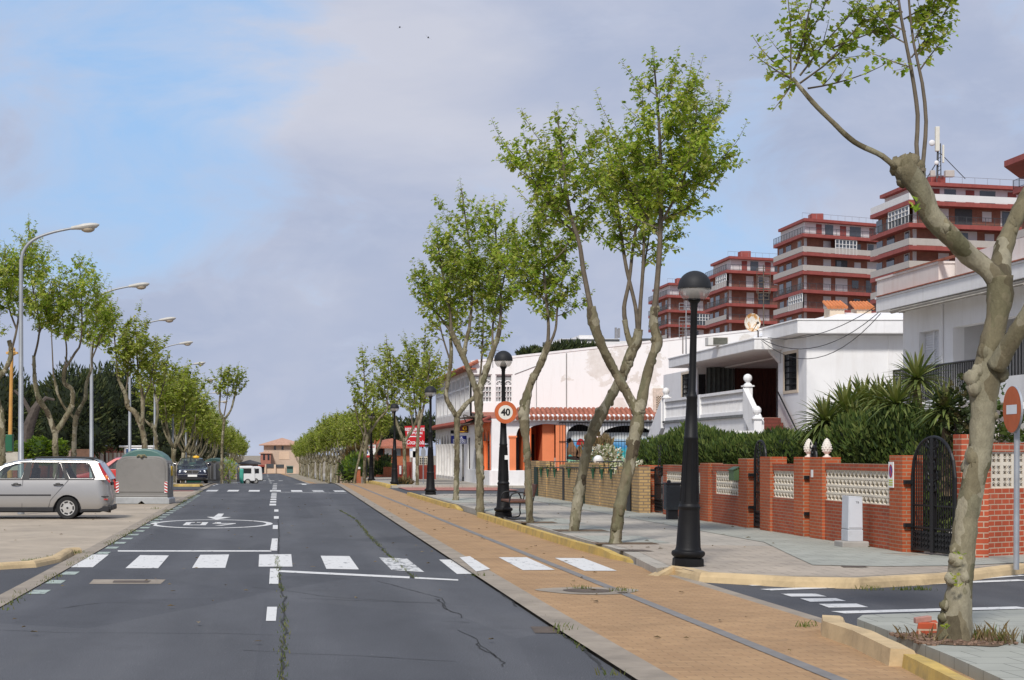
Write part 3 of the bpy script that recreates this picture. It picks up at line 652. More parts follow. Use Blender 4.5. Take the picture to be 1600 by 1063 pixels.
tree('plane_tree', 'tall forked plane tree whose two stems cross its neighbour, between bench and nearest black lamp', 29.7,
    [[(960,850,10.5),(967,800,9.5),(985,720,9.5),(996,660,11),(1000,630,11)],
     [(998,648,9),(980,615,8),(960,580,7.5),(938,540,8,-.1),(926,505,9,-.1),(922,480,7,-.1)],
     [(999,645,9),(1008,600,8),(1018,560,7.5),(1027,535,9),(1021,505,7),(1023,480,6)]],
    [([(923,490,4.5,-.1),(912,425,4),(905,380,3.5),(890,330,3),(880,260,2.2),(872,190,1.2)], .42, 1.25),
     ([(1022,490,5.5),(1027,440,4.6),(1031,380,4.2),(1033,300,3.4),(1030,200,2.4),(1022,100,1.1)], .34, 1.75),
     ([(1032,350,3),(1052,305,2.2,-.3),(1070,250,1.6,-.4),(1080,175,.9,-.4)], .15, 1.1),
     ([(1030,370,2.4),(1010,320,2,.4),(985,270,1.6,.5),(975,225,.9,.5)], .15, 1.0),
     ([(905,370,2.2),(872,330,1.8,.3),(840,280,1.3,.3),(826,225,.8,.3)], .12, .95),
     ([(1033,300,2.2),(1075,300,1.8,.3),(1110,270,1.4,.3),(1150,255,.9,.3)], .15, .75)],
    .118, 15, group=RG, seed=12, kn=.8, base=.11)
tree('plane_tree', 'leaning plane tree with three thin upright shoots behind the crossing stems', 34.5,
    [[(895,830,9.5),(904,775,8),(917,705,8),(930,665,9.5),(950,628,8),(972,588,8),(985,555,8.5),(994,535,9),(998,515,7)],
     [(990,548,6),(981,525,5),(976,500,4.5)]],
    [([(997,520,4.5),(993,480,3.2),(977,410,3),(966,330,2.4),(955,250,1.6),(946,205,.9)], .40, 1.15),
     ([(977,502,4),(975,480,3.6),(983,440,3),(990,380,2.4),(998,300,1.8,-.3),(1000,240,.9,-.3)], .45, 1.2),
     ([(998,515,4),(1001,470,3.2),(1004,430,3),(1006,380,2.2),(1012,320,1.4,.4)], .5, 1.05),
     ([(1003,450,2),(1011,420,1.7,.3),(1020,380,1.5,.5),(1028,340,.9,.6)], .45, .8),
     ([(966,335,1.8),(940,300,1.5),(915,255,.9)], .1, .95)],
    .125, 13, group=RG, seed=13, kn=.9, base=.11)
tree('plane_tree', 'slim plane tree with a swollen bend in its trunk beside the bench', 38.6,
    [[(828,817,6.5),(826,760,6),(823,700,6.5),(819,660,8.5),(820,635,8),(829,600,6),(842,575,6.5),(853,548,6),(857,535,5)]],
    [([(855,545,3.6),(857,510,2.6),(852,450,2.4),(846,380,2),(840,310,1)], .22, 1.15),
     ([(858,540,2.8),(868,515,2.1),(871,480,1.8),(880,430,1.4),(886,380,.8)], .25, .95),
     ([(853,470,1.8),(830,440,1.5,.3),(815,400,1.2,.4),(806,345,.7,.4)], .1, 1.0),
     ([(850,420,1.6),(880,390,1.3,-.3),(900,345,.8,-.3)], .1, .9)],
    .13, 13, group=RG, seed=14, kn=.9, base=.11)
tree('plane_tree', 'plane tree with several upright shoots just beyond the speed limit sign', 45.8,
    [[(750,800,7),(750,740,6.3),(748,680,6.3),(748,630,7.5),(747,605,8)],
     [(746,615,6),(735,585,5),(724,558,4.8),(713,535,4.6),(705,518,4.2)], [(749,610,6),(760,578,5),(768,555,4.6),(777,530,4.2),(781,512,4)],
     [(724,558,3.6),(729,530,3.4),(734,512,3)]],
    [([(705,520,3.2),(702,480,2),(690,420,1.6),(682,370,.8)], .18, 1.15), ([(733,514,2.6),(737,470,2.1),(735,400,1.8),(727,340,1.4),(721,295,.7)], .15, 1.3),
     ([(780,515,2.8),(783,470,2),(777,400,1.7),(772,320,.8)], .15, 1.25), ([(770,545,2),(774,500,1.7,.4),(790,440,1.4,.5),(800,370,.8,.5)], .25, 1.1),
     ([(705,520,2.4),(690,495,1.8,.3),(670,470,1.3,.3),(660,420,.8,.3)], .12, .95)],
    .135, 12, group=RG, seed=15, kn=.9, base=.11, sub=2)
tree('plane_tree', 'plane tree with a wide low fork in front of the white arcade', 56.9,
    [[(712,782,5),(714,720,4.6),(714,665,4.6),(714,645,5.5)], [(713,650,4.6),(702,632,4),(697,618,3.4),(701,590,3.4),(705,555,3.2),(704,530,2.6)],
     [(716,648,4.6),(728,632,3.8),(740,622,3.4),(747,612,3)]],
    [([(704,535,2.2),(706,490,1.7),(700,430,1.3),(694,380,.7)], .1, 1.3), ([(747,613,2.2),(752,570,1.7),(755,500,1.3),(752,430,.7)], .3, 1.2), ([(702,560,1.6),(690,520,1.3),(680,470,.8)], .3, 1.1), ([(705,520,1.5),(718,470,1.2),(730,400,.7)], .1, 1.2)],
    .15, 9, leaf_small, RG, 16, 10, .6, .22, 1, LEAFFAR, base=.11)
tree('plane_tree', 'twin stemmed plane tree directly before the red restaurant board', 90,
    [[(633,758,3.3),(632,710,2.9),(631,685,3.4)], [(631,690,3),(622,668,2.6),(616,650,2.2),(612,630,1.8)], [(632,690,3),(645,670,2.4),(655,645,2.1),(658,620,1.7)]],
    [([(612,635,1.6),(612,590,1.2),(608,545,.6)], .05, 1.7), ([(658,625,1.6),(660,580,1.2),(665,525,.6)], .05, 1.8), ([(645,668,1.4),(640,620,1.1),(640,560,.6)], .25, 1.6), ([(616,650,1.3),(603,620,1),(598,575,.6)], .2, 1.2), ([(658,625,1.4),(675,600,1.1),(688,560,.6)], .2, 1.3)],
    .19, 8, leaf_small, RG, 17, 8, .5, .26, 1, LEAFFAR, base=.05)
tree('plane_tree', 'straight plane tree by the kerb end right of the red restaurant board', 84,
    [[(652,759,3.2),(652,710,2.8),(654,670,2.8),(660,640,2.4)]], [([(660,645,2),(668,600,1.5),(672,550,.7)], .1, 1.5), ([(654,670,1.6),(648,630,1.2),(645,570,.6)], .25, 1.4)],
    .18, 8, leaf_small, RG, 18, 8, .5, .26, 1, LEAFFAR, base=.05)
tree('plane_tree', 'plane tree with a small upright crown behind the parking board', 97,
    [[(569,758,3.2),(570,720,2.7),(573,690,3.2),(579,672,3)], [(578,676,2.6),(592,655,2),(604,642,1.7),(606,628,1.4)], [(575,684,2.4),(568,660,2),(566,640,1.6)]],
    [([(566,645,1.5),(570,610,1.1),(566,545,.5)], .05, 1.35), ([(604,632,1.4),(607,590,1),(604,530,.5)], .2, 1.1), ([(573,690,1.2),(560,660,1),(552,620,.6)], .3, .9), ([(579,675,1.3),(582,650,1),(585,600,.6)], .1, 1.1)],
    .19, 8, leaf_small, RG, 19, 8, .5, .26, 1, LEAFFAR, base=-.1)
tree('plane_tree', 'thin plane trunk leaning towards the parking board from the kerb', 96,
    [[(552,758,2.3),(558,730,2),(565,700,1.8),(570,678,1.6)]], [([(570,680,1.4),(572,650,1),(573,600,.5)], .2, .8)], .19, 8, leaf_small, RG, 20, 8, .4, .3, 1, LEAFFAR, base=-.1)
# left row
tree('plane_tree', 'plane tree forked low in a V shape behind the silver car', 54,
    [[(87,716,5),(86.5,690,4.6),(86,672,5.2)], [(85,676,4.6),(74.5,645,4.2),(62,626,4.6),(55,600,3.6),(53,562,3.2),(53,556,3)], [(87,676,4.6),(99,658,4.3),(112,634,4.6),(113,610,3.8),(100,597,3.6),(102,572,3)]],
    [([(53,560,2.2),(60,530,1.9),(61,500,1.7),(50,440,1.3),(45,350,.7)], .3, 1.1), ([(103,575,2.3),(117,552,2),(126,535,1.6),(128,480,1.2),(124,408,.6)], .28, 1.3), ([(102,575,1.8),(104,545,1.5),(98,500,1.2),(92,440,.6)], .3, 1.15), ([(60,525,1.5),(72,490,1.3),(80,440,.7)], .1, 1.1)],
    .14, 11, group=LG, seed=21, kn=1, base=0)
tree('plane_tree', 'plane tree with a curling thin stem just ahead of the second grey lamp', 58,
    [[(114.5,716,4.2),(116,690,4),(118,658,4.4),(122,644,3.8),(133,622,3.2),(135,600,2.8),(144,574,2.2)], [(118,655,3),(112,649,2.4),(101,637,2.2),(91,618,2),(88,606,2.6),(83.5,586,1.6)]],
    [([(144,576,2),(144,552,1.7),(150,500,1.3),(147,430,.7)], .25, 1.2), ([(83.5,588,1.4),(82,556,1.2),(80,500,.9),(82,450,.6)], .5, 1.0), ([(144,560,1.6),(158,525,1.2),(172,480,.7)], .2, 1.1)],
    .14, 11, group=LG, seed=22, kn=.9, base=0)
tree('plane_tree', 'bent plane tree rising behind the large grey container', 72,
    [[(228,715,5.2),(226,695,4.8),(219,662,4.6),(210,644,4.4),(200,636,4.2),(196,617,3.6),(186,594,2.8),(183,574,2)], [(222,672,3.6),(223,645,3.6),(223,624,3.4),(220,602,2.2)]],
    [([(183,576,1.8),(180,540,1.4),(174,480,.7)], .2, 1.6), ([(220,605,1.8),(215,570,1.4),(212,510,.7)], .2, 1.6), ([(223,625,1.6),(236,595,1.2),(244,535,.7)], .25, 1.3), ([(196,617,1.5),(200,580,1.2),(195,520,.7)], .3, 1.4)],
    .17, 9, leaf_small, LG, 23, 10, .9, .2, 2, LEAFFAR, base=0)
tree('plane_tree', 'plane tree with two bare twisted arms beyond the grey container', 84,
    [[(245,712,3.6),(244,695,3.3),(241,672,3.2),(236,662,3)], [(241,674,2.8),(246,650,2.4),(245,628,2.4),(240,606,1.6)], [(240,670,2.4),(230,660,2),(225,655,1.5)]],
    [([(240,608,1.5),(240,570,1.1),(243,530,.6)], .1, 1.5), ([(246,630,1.4),(256,600,1),(262,555,.6)], .2, 1.3), ([(225,656,1.2),(222,620,1),(220,580,.6)], .4, 1.0)],
    .19, 8, leaf_small, LG, 24, 8, .9, .24, 1, LEAFFAR, base=0)
tree('plane_tree', 'plane trunk with a sawn stump by the yellow lamp post and green box', 52,
    [[(4,716,6),(3,690,5.5),(2,650,5),(-6,615,5),(-4,592,5),(8,578,4.6),(16,560,4.2),(17,545,3.6),(14,532,4)]],
    [([(18,548,2.4),(26,515,2),(32,470,1.6),(42,380,.8)], .3, 1.15), ([(26,515,1.8),(12,470,1.4),(8,390,.7)], .25, 1.2), ([(0,590,2.4),(-14,540,1.8),(-12,450,1.2),(-8,380,.7)], .3, 1.2)],
    .14, 10, group=LG, seed=25, kn=1, base=0)
tree('plane_tree', 'lone open plane tree with a round tuft crown by the road edge', 100,
    [[(347,756,2.8),(347,700,2.4),(350,660,2.4),(350,652,2.6)], [(349,655,2.2),(343,640,1.8),(344,618,1.5)], [(351,655,2.2),(361,640,1.9),(367,617,1.5)]],
    [([(344,620,1.3),(345,600,1),(346,575,.5)], .0, 1.0), ([(367,620,1.3),(370,600,1),(372,574,.5)], .0, 1.0), ([(350,650,1.3),(355,620,1),(358,578,.5)], .4, .95)],
    .2, 8, leaf_small, LG, 26, 8, .9, .2, 1, LEAFFAR, base=-.1)
# repeats further up the street: four kinds of plane tree, then copies
def far_tree(seed, label, h=6.2, dense=1.0):
    R.seed(seed); root = thing('plane_tree', label, 'tree', (0,0,0))
    tr = MB(); tw = MB(); lv = MB(); zf = h*R.uniform(.30,.36)
    P, r = catmull([Vector((0,0,-.6)), Vector((R.uniform(-.06,.06),0,zf*.5)), Vector((R.uniform(-.1,.1),R.uniform(-.1,.1),zf))], [.14,.115,.13], .25); tr.tube(P, r, 8, True, .08); c = P[-1]
    for k in range(4):
        a = k*1.57+R.uniform(-.4,.4); q = [c, c+Vector((math.cos(a)*.45, math.sin(a)*.45, h*.10)), c+Vector((math.cos(a)*.75, math.sin(a)*.75, h*.24)), c+Vector((math.cos(a)*R.uniform(.7,1.1), math.sin(a)*R.uniform(.7,1.1), (h-zf)*R.uniform(.82,1)))]
        P, r = catmull(q, [.085,.07,.04,.012], .2); tr.tube(P, r, 6, True, .08)
        leader(tw, lv, P, r, .42, 1.25*dense, .22, 7.5, leaf_small, .2, sub=1)
    tr.build('trunk', BARK, root, 2); tw.build('twigs', TWIG, root); lv.build('crown', LEAFFAR, root); return root
FT = [far_tree(40+i, '', 6.3+.3*(i % 2)) for i in range(4)]
used = set()
def place_far(x, y, lab, grp, sc=1.0):
    k = R.randrange(4); p = FT[k]
    if k in used: p = copy_tree(p)
    used.add(k); p.location = (x, y, zg(y)+.02); p.rotation_euler = (0,0,R.uniform(0,6.28)); p.scale = (sc*R.uniform(.95,1.05),)*2+(sc*R.uniform(.93,1.07),); p['label'] = lab; p['group'] = grp
R.seed(99)
y = 108.0; i = 0
while y < 330:
    place_far(6.35-max(0, y-120)*.009+R.uniform(-.25,.25), y, 'plane tree in the dense distant row along the ochre path', 'distant plane trees along the ochre path', .86 if y < 140 else .97); y += R.uniform(5.0, 6.8)+(y-108)*.012; i += 1
y = 104.0
while y < 330:
    place_far(-6.6-max(0, y-120)*.001+R.uniform(-.3,.3), y, 'plane tree in the dense distant row on the plaza edge', 'distant plane trees on the plaza edge', 1.12 if y < 170 else 1.05); y += R.uniform(6, 8)+(y-108)*.012
# ================================================================ street furniture
def lamp_mesh():
    root = thing('street_lamp', 'lamp', 'street lamp', (0,0,0), 'black street lamps along the pavement')
    mb = MB(); mb.lathe([(.235,0),(.24,.02),(.235,.12),(.215,.135)], n=8)
    mb.lathe([(.205,.135),(.245,.17),(.255,.20),(.245,.235),(.20,.255),(.185,.30),(.155,.86),(.158,.88),(.168,.895),(.168,.92),(.155,.935),(.145,.96)], n=20)
    mb.build('base', BLACK, root, True)
    mb = MB(); mb.lathe([(.142,.96),(.105,1.95),(.110,1.96),(.110,1.99),(.102,2.0),(.078,2.58),(.084,2.59),(.084,2.62),(.072,2.64)], n=16)
    for k in range(8):                               # raised flutes
        a = 2*PI*k/8; mb.tube([(math.cos(a)*.140, math.sin(a)*.140, 1.0), (math.cos(a)*.106, math.sin(a)*.106, 1.9)], [.012,.008], 5)
    mb.lathe([(.070,2.64),(.055,2.70),(.050,3.98),(.056,3.99),(.056,4.03),(.075,4.06),(.09,4.075),(.055,4.09)], n=14)
    mb.build('post', BLACK, root, True)
    c = 4.29; r = .245
    mb = MB(); mb.lathe([(.085,4.08),(.10,4.085),(.085,4.13),(.07,4.20),(.05,4.24),(.012,4.26)], n=14); mb.build('lamp_holder', BLACK, root, True)
    up = [(r*math.cos(t)*1.02, c+r*math.sin(t)*1.02) for t in [i*PI/2/9 for i in range(10)]]
    mb = MB(); mb.lathe([(r*.985,c-.03),(r*1.035,c-.03),(r*1.035,c)]+up, n=24); mb.build('lamp_cap', Mt('lamp_cap_grey', (.018,.019,.021), .6, .15, 3, spec=.3), root, True)
    lo = [(r*math.cos(t), c+r*math.sin(t)) for t in [-i*PI/2/9 for i in range(9)]]
    lo = [p for p in lo if p[1] > 4.085]
    mb = MB(); mb.lathe(lo[::-1], n=24, cap=False)
    m, nt, b, out = nodes('milky_lamp_bowl'); t = N(nt, 'ShaderNodeBsdfTransparent'); t.inputs[0].default_value = (.93,.92,.9,1); dd = N(nt, 'ShaderNodeBsdfPrincipled'); dd.inputs['Base Color'].default_value = (.66,.63,.58,1); dd.inputs['Roughness'].default_value = .15
    mx = N(nt, 'ShaderNodeMixShader'); mx.inputs[0].default_value = .42; L(nt, t.outputs[0], mx.inputs[1]); L(nt, dd.outputs[0], mx.inputs[2]); L(nt, mx.outputs[0], out.inputs[0])
    mb.build('lamp_bowl', m, root, True)
    return root
lp = lamp_mesh()
for k, (x, y, z, lab) in enumerate(((5.89,23.75,KH,'nearest black street lamp with globe head, at the rounded cream kerb corner'), (5.80,42.3,KH,'black street lamp carrying the round speed limit sign'),
        (6.02,64.5,KH,'black street lamp by the white arcade and the end of a yellow kerb'), (6.1,85,.05,'black street lamp with a shrub at its foot, beside the restaurant board'), (5.75,99.5,-.02,'black street lamp right in front of the parking board'),
        (6.2,131,None,'distant black street lamp among the plane trunks, nearer one'), (6.1,158,None,'distant black street lamp among the plane trunks, smallest'))):
    o = lp if k == 0 else copy_tree(lp)
    o.location = (x, y, zg(y)+.05 if z is None else z); o['label'] = lab; o.rotation_euler = (0,.024 if k == 0 else 0,0); o.scale = (.93,.93,.93)
# round speed limit sign strapped to the second lamp
t = thing('speed_limit_sign', 'round speed limit sign reading 40 with orange-red rim on the lamp post', 'sign', (5.8,42.1,KH+2.7))
C = W(790, 644.5, 42.1); r = .283
def disc(mb, r0, r1, y, n=40, x=C.x, z=C.z):
    vs = []
    for k in range(n):
        a = 2*PI*k/n; vs += [(x+r0*math.cos(a), y, z+r0*math.sin(a)), (x+r1*math.cos(a), y, z+r1*math.sin(a))]
    mb.add(vs, [(2*k, 2*((k+1) % n), 2*((k+1) % n)+1, 2*k+1) for k in range(n)])
mb = MB()
vs = [(C.x+r*math.cos(2*PI*k/40), 42.10, C.z+r*math.sin(2*PI*k/40)) for k in range(40)]; mb.prism(vs, (0,.025,0)); mb.build('sign_plate', GALV, t)
mb = MB(); disc(mb, .181, .281, 42.096); mb.build('sign_rim', Mt('faded_orange_red', (.52,.12,.035), .5, .1, 5), t)
mb = MB(); disc(mb, 0, .181, 42.096); mb.build('sign_face', Mt('sign_cream', (.72,.70,.63), .5, .05, 8), t)
text_mesh('40', .242, lambda u, v, d: (C.x+u, 42.096+d, C.z+v-.005), BLKP, 'numerals', t, .004, bold=.009, sx=.95)
mb = MB(); mb.box(C.x-.05,C.x+.05,42.125,42.22,C.z+.1,C.z+.13); mb.box(C.x-.05,C.x+.05,42.125,42.22,C.z-.13,C.z-.1); mb.build('bracket', GALV, t)
mb = MB(); x, z = W(792,715,42.1).x, W(792,715,42.1).z; mb.box(x-.05,x+.05,42.10,42.17,z-.055,z+.055); tag(mb.build('sticker', WPLAIN), 'small white paper notice stuck on the lamp post below the speed sign', 'notice')
# no entry sign, seen obliquely
px, py_, Y = 1588, 888, 25.0; b = G(px, py_, KH); Y = b.y
t = thing('no_entry_sign', 'faded round no entry sign on a grey post before the lattice brick wall', 'sign', b)
top = W(1592, 606, Y)
mb = MB(); mb.tube([(b.x,b.y,KH-.02),(b.x+.01,b.y,top.z-.05)], .038, 12); mb.build('post', GALV, t, True)
Cn = W(1588, 640, Y); ang = math.radians(-93); ex, ey = math.cos(ang), math.sin(ang); nx, ny = -math.sin(-ang), -math.cos(ang)   # faces the street
def npt(u, v, d): return (Cn.x+ex*u+nx*(.06+d), Cn.y+ey*u+ny*(.06+d), Cn.z+v)
mb = MB(); rr = .33
mb.prism([npt(rr*math.cos(a), rr*math.sin(a), 0) for a in [2*PI*k/40 for k in range(40)]], Vector(npt(0,0,-.03))-Vector(npt(0,0,0))); mb.build('sign_plate', GALV, t)
mb = MB(); mb.flat([npt(rr*.99*math.cos(a), rr*.99*math.sin(a), .003) for a in [2*PI*k/40 for k in range(40)]]); mb.build('sign_face', Mt('faded_red_sign', (.46,.105,.03), .55, .15, 4), t)
mb = MB(); mb.flat([npt(u, v, .006) for u, v in ((-.19,-.065),(.19,-.065),(.19,.065),(-.19,.065))]); mb.build('sign_bar', Mt('sign_bar_white', (.70,.72,.74), .5, .05, 4), t)
# bench by the second lamp
bx, by = 6.02, 41.0
t = thing('bench', 'iron framed bench with brown wooden slats between lamp and slim plane tree', 'bench', (bx,by,KH))
WOOD = Mt('brown_bench_wood', (.12,.05,.03), .7, .25, 8, bump=.3, bs=30)
mb = MB(); mb.box(bx-.35,bx+.16,by-.8,by+.8,KH+.42,KH+.47)
mb.build('seat', WOOD, t, bevel=.01)
mb = MB(); mb.prism([(bx+.20,by-.8,KH+.56),(bx+.24,by-.8,KH+.56),(bx+.33,by-.8,KH+.86),(bx+.29,by-.8,KH+.86)], (0,1.6,0)); mb.build('backrest', WOOD, t, bevel=.01)
for s in (-.78, .78):
    y = by+s; mb = MB()
    mb.tube(catmull([(bx-.36,y,KH+.40),(bx-.30,y,KH+.62),(bx-.05,y,KH+.66),(bx+.1,y,KH+.60),(bx+.16,y,KH+.45)], [.018]*5, .05)[0], .018, 8)
    mb.tube([(bx-.36,y,KH+.41),(bx+.2,y,KH+.41),(bx+.31,y,KH+.87)], .018, 8)
    mb.tube(catmull([(bx+.13,y,KH+.41),(bx+.12,y,KH+.2),(bx+.1,y,KH+.03),(bx-.3,y,KH+.02),(bx-.45,y,KH+.06)], [.018]*5, .06)[0], .018, 8)
    mb.build('leg', BLACKG, t, True)
# litter bin by the wall
p = G(1050, 812, KH); bw = .2
t = thing('litter_bin', 'dark grey slatted litter bin on a stubby foot before the red brick wall', 'litter bin', p)
mb = MB(); mb.box(p.x-.12,p.x+.12,p.y-.12,p.y+.12,KH,KH+.24); mb.build('foot', Mt('bin_dark', (.025,.027,.03), .6, .15, 4), t, bevel=.01)
GREYB = Mt('bin_grey', (.07,.085,.095), .55, .15, 4, dirt=(.03,.03,.03))
mb = MB(); mb.box(p.x-.165,p.x+.165,p.y-.165,p.y+.165,KH+.24,KH+.85)
for k in range(12): mb.box(p.x-.185,p.x+.185,p.y-.185,p.y+.185,KH+.27+k*.048,KH+.295+k*.048)
mb.build('bin_body', GREYB, t)
mb = MB(); mb.box(p.x-.195,p.x+.195,p.y-.195,p.y+.195,KH+.85,KH+.90); mb.ball((p.x-.1,p.y-.1,KH+.92), .05, 10, 6); mb.build('rim', Mt('bin_rim', (.03,.032,.035), .5), t, bevel=.012)
mb = MB(); mb.tube([(p.x+.24,p.y,KH),(p.x+.24,p.y,KH+.88)], .03, 8); mb.build('post', BLACKG, t)
# telephone cabinet on its plinth
p = Vector((9.95, 28.7, KH))
t = thing('utility_cabinet', 'pale grey metal utility cabinet on a concrete plinth against the brick wall', 'utility cabinet', p)
mb = MB(); mb.box(p.x-.24,p.x+.22,p.y-.22,p.y+.22,KH-.01,KH+.105); mb.build('plinth', CONC, t, bevel=.02)
CAB = Mt('cabinet_grey', (.52,.54,.57), .5, .06, 2, dirt=(.3,.3,.3), dirtamt=.5)
mb = MB(); mb.box(p.x-.13,p.x+.13,p.y-.17,p.y+.17,KH+.105,KH+.30); mb.box(p.x-.12,p.x+.12,p.y-.16,p.y+.16,KH+.30,KH+.315)
mb.prism([(p.x-.128,p.y-.165,KH+.315),(p.x+.128,p.y-.165,KH+.315),(p.x+.122,p.y-.165,KH+.87),(p.x-.115,p.y-.165,KH+.885)], (0,.33,0)); mb.build('cabinet_body', CAB, t, bevel=.012)
mb = MB(); mb.box(p.x-.108,p.x+.112,p.y-.172,p.y-.168,KH+.34,KH+.85); mb.build('door', Mt('cabinet_door', (.58,.60,.64), .45, .04, 2), t)
text_mesh('TB', .05, lambda u, v, d: (p.x+.03+u, p.y-.174+d, KH+.77+v), BLKP, 'lettering', t, .0)
# ---------------------------------------------------------------- grey street lamps on the plaza
def grey_lamp():
    root = thing('tall_street_lamp', 'lamp', 'street lamp', (0,0,0), 'tall grey street lamps along the plaza')
    mb = MB(); mb.lathe([(.10,0),(.10,.5),(.085,.52),(.052,7.2)], n=12)
    P, r = catmull([(0,0,7.1),(.08,0,7.45),(.35,0,7.75),(.85,0,7.95),(1.45,0,8.08)], [.05,.046,.042,.038,.034], .08); mb.tube(P, r, 10)
    mb.build('pole', Mt('lamp_pole_grey', (.33,.345,.36), .5, .12, 2, metal=.35, dirt=(.22,.22,.22)), root, True)
    mb = MB(); vs = []; st = [(0,.05,.05,.05),(.12,.075,.06,.06),(.35,.15,.085,.10),(.55,.16,.08,.12),(.72,.12,.05,.09),(.80,.03,.015,.03)]
    for u, wd, up, dn in st:
        for k in range(12):
            a = 2*PI*k/12; vs.append((1.42+u*.985, wd*math.cos(a), 8.08+.13*u+(up if math.sin(a) > 0 else dn)*math.sin(a)))
    mb.add(vs, [(i*12+k, i*12+(k+1) % 12, (i+1)*12+(k+1) % 12, (i+1)*12+k) for i in range(5) for k in range(12)]+[tuple(range(12))])
    mb.build('lamp_head', Mt('lamp_head_cream', (.52,.50,.45), .5, .12, 4, dirt=(.3,.28,.24)), root, True)
    mb = MB(); mb.ball((1.42+.47, 0, 8.05), .14, 12, 6, (1.4,.9,.7)); mb.build('lens', Mt('amber_lens', (.40,.33,.24), .25, .1, 4), root, True)
    return root
gl_ = grey_lamp()
for k, (x, y, lab) in enumerate(((-7.18,47,'nearest tall grey street lamp on the plaza, its arm reaching over the trees'), (-7.0,63.4,'tall grey street lamp, second from the plaza corner, behind the silver car'), (-6.95,79.5,'tall grey street lamp, third along the plaza, its pole hidden among leaves'),
        (-6.95,96,'tall grey street lamp behind the grey container'), (-6.9,112,'tall grey street lamp above the parked taxi'), (-6.9,128.5,'small distant tall grey street lamp, next beyond the taxi'), (-6.9,146,'smallest distant tall grey street lamp with head just above the trees'), (-6.9,165,'farthest tall grey street lamp half lost in the tree row'))):
    o = gl_ if k == 0 else copy_tree(gl_)
    o.location = (x, y, zg(y)+.01); o['label'] = lab
# ---------------------------------------------------------------- waste containers
GREYC = Mt('container_grey_plastic', (.215,.205,.19), .6, .07, 1.2, bump=.1, bs=60, dirt=(.14,.13,.12), dirtamt=.5)
GALVC = Mt('container_galvanised', (.40,.41,.41), .5, .12, 3, metal=.3, dirt=(.22,.22,.22))
TEAL = Mt('teal_lid', (.08,.165,.145), .5, .08, 2)
REDS = Mt('reflective_red', (.50,.03,.03), .5, .1, 6)
def container(label, x, y, rz=0):
    root = thing('waste_container', label, 'waste container', (0,0,0))
    w, h, d = .90, 1.62, 1.15
    def prof(w, h, r=.42, z0=.30): return [(-w,z0),(w,z0),(w*1.0,h-r)]+[(w-r+r*math.cos(a), h-r*.75+r*.75*math.sin(a)) for a in [i*PI/2/6 for i in range(1,7)]]+[(-(w-r)-r*math.sin(a), h-r*.75+r*.75*math.cos(a)) for a in [i*PI/2/6 for i in range(7)]]
    mb = MB(); o, i_ = prof(w,h), prof(w*.90,h*.955,.38,.40)
    mb.prism([(u,0,z) for u, z in o], (0,d,0)); mb.build('body', GREYC, root, bevel=.035)
    mb = MB(); mb.prism([(u,-.022,z) for u, z in i_], (0,.03,0)); mb.build('front_panel', GREYC, root, bevel=.018)
    mb = MB(); n = 10; arc = [(w*.97*math.cos(a), 1.30+.58*math.sin(a)) for a in [PI*i/n for i in range(n+1)]]
    mb.prism([(u, d*.22, z) for u, z in arc]+[(-w*.97,d*.22,1.1),(w*.97,d*.22,1.1)], (0,d*.9,0)); mb.build('lid', TEAL, root, bevel=.06)
    mb = MB(); mb.box(-w*1.0,w*1.0,-.05,d+.05,.22,.32); mb.build('ledge', GREYC, root, bevel=.03)
    mb = MB(); mb.prism([(-w*1.06,-.07,.0),(-.12,-.07,0),(0,-.07,.10),(.12,-.07,0),(w*1.06,-.07,0),(w*1.06,-.07,.16),(w*1.0,-.07,.225),(-w*1.0,-.07,.225),(-w*1.06,-.07,.16)], (0,d+.14,0)); mb.build('foot', GALVC, root, bevel=.015)
    for s in (-1, 1):
        mb = MB(); mb.box(s*.835-.05,s*.835+.05,-.032,-.027,.38,.76); pl = mb.build('reflector', WPLAIN, root)
        mb = MB()
        for k in range(4):
            z = .38+k*.10; a, b2 = (z, z+.05) if s < 0 else (z+.05, z)
            mb.flat([(s*.835-.048,-.034,min(.76,a)),(s*.835+.048,-.034,min(.76,b2)),(s*.835+.048,-.034,min(.76,b2+.055)),(s*.835-.048,-.034,min(.76,a+.055))])
        mb.build('red_stripes', REDS, pl)
    mb = MB(); mb.tube([(w+.01,.25,.5),(w+.03,.25,1.35)], .028, 8); mb.tube([(w+.01,.85,.5),(w+.03,.85,1.35)], .028, 8); mb.build('side_rail', GALVC, root)
    mb = MB(); mb.box(w-.02,w+.06,.45,.75,.95,1.28); mb.build('side_fitting', Mt('container_yellow', (.60,.40,.05), .6), root, bevel=.02)
    mb = MB(); mb.tube(catmull([(-.16,-.02,1.60),(-.10,-.05,1.66),(0,-.05,1.64),(.10,-.05,1.66),(.16,-.02,1.60)], [.03]*5, .05)[0], .03, 8); mb.ball((0,-.06,1.62),.06,10,6); mb.build('hook', Mt('hook_olive', (.20,.18,.10), .6, .2, 8), root, True)
    root.location = (x, y, zg(y)+.01); root.rotation_euler = (0,0,rz); return root
container('large grey waste container with teal lid and striped reflectors behind the silver car', *W(221.5,788,56.5)[:2], rz=-.10)
container('grey waste container nearer of the pair beyond the taxi, behind a shrub', -7.2+2.9, 117, -.1)
container('grey waste container farther of the pair beyond the taxi, beside the teal bottle bank', -3.75, 125, -.15)
p = Vector((-2.75+-.35, 128, zg(128)))
t = thing('bottle_bank', 'teal bottle bank with white graphics standing before the white van', 'bottle bank', p)
mb = MB(); mb.prism([(p.x-.65,p.y-.5,p.z),(p.x+.65,p.y-.5,p.z),(p.x+.68,p.y-.5,p.z+1.25),(p.x-.60,p.y-.5,p.z+1.42)], (0,1.1,0)); mb.build('body', Mt('teal_bank', (.06,.34,.26), .55, .1, 2), t, bevel=.08)
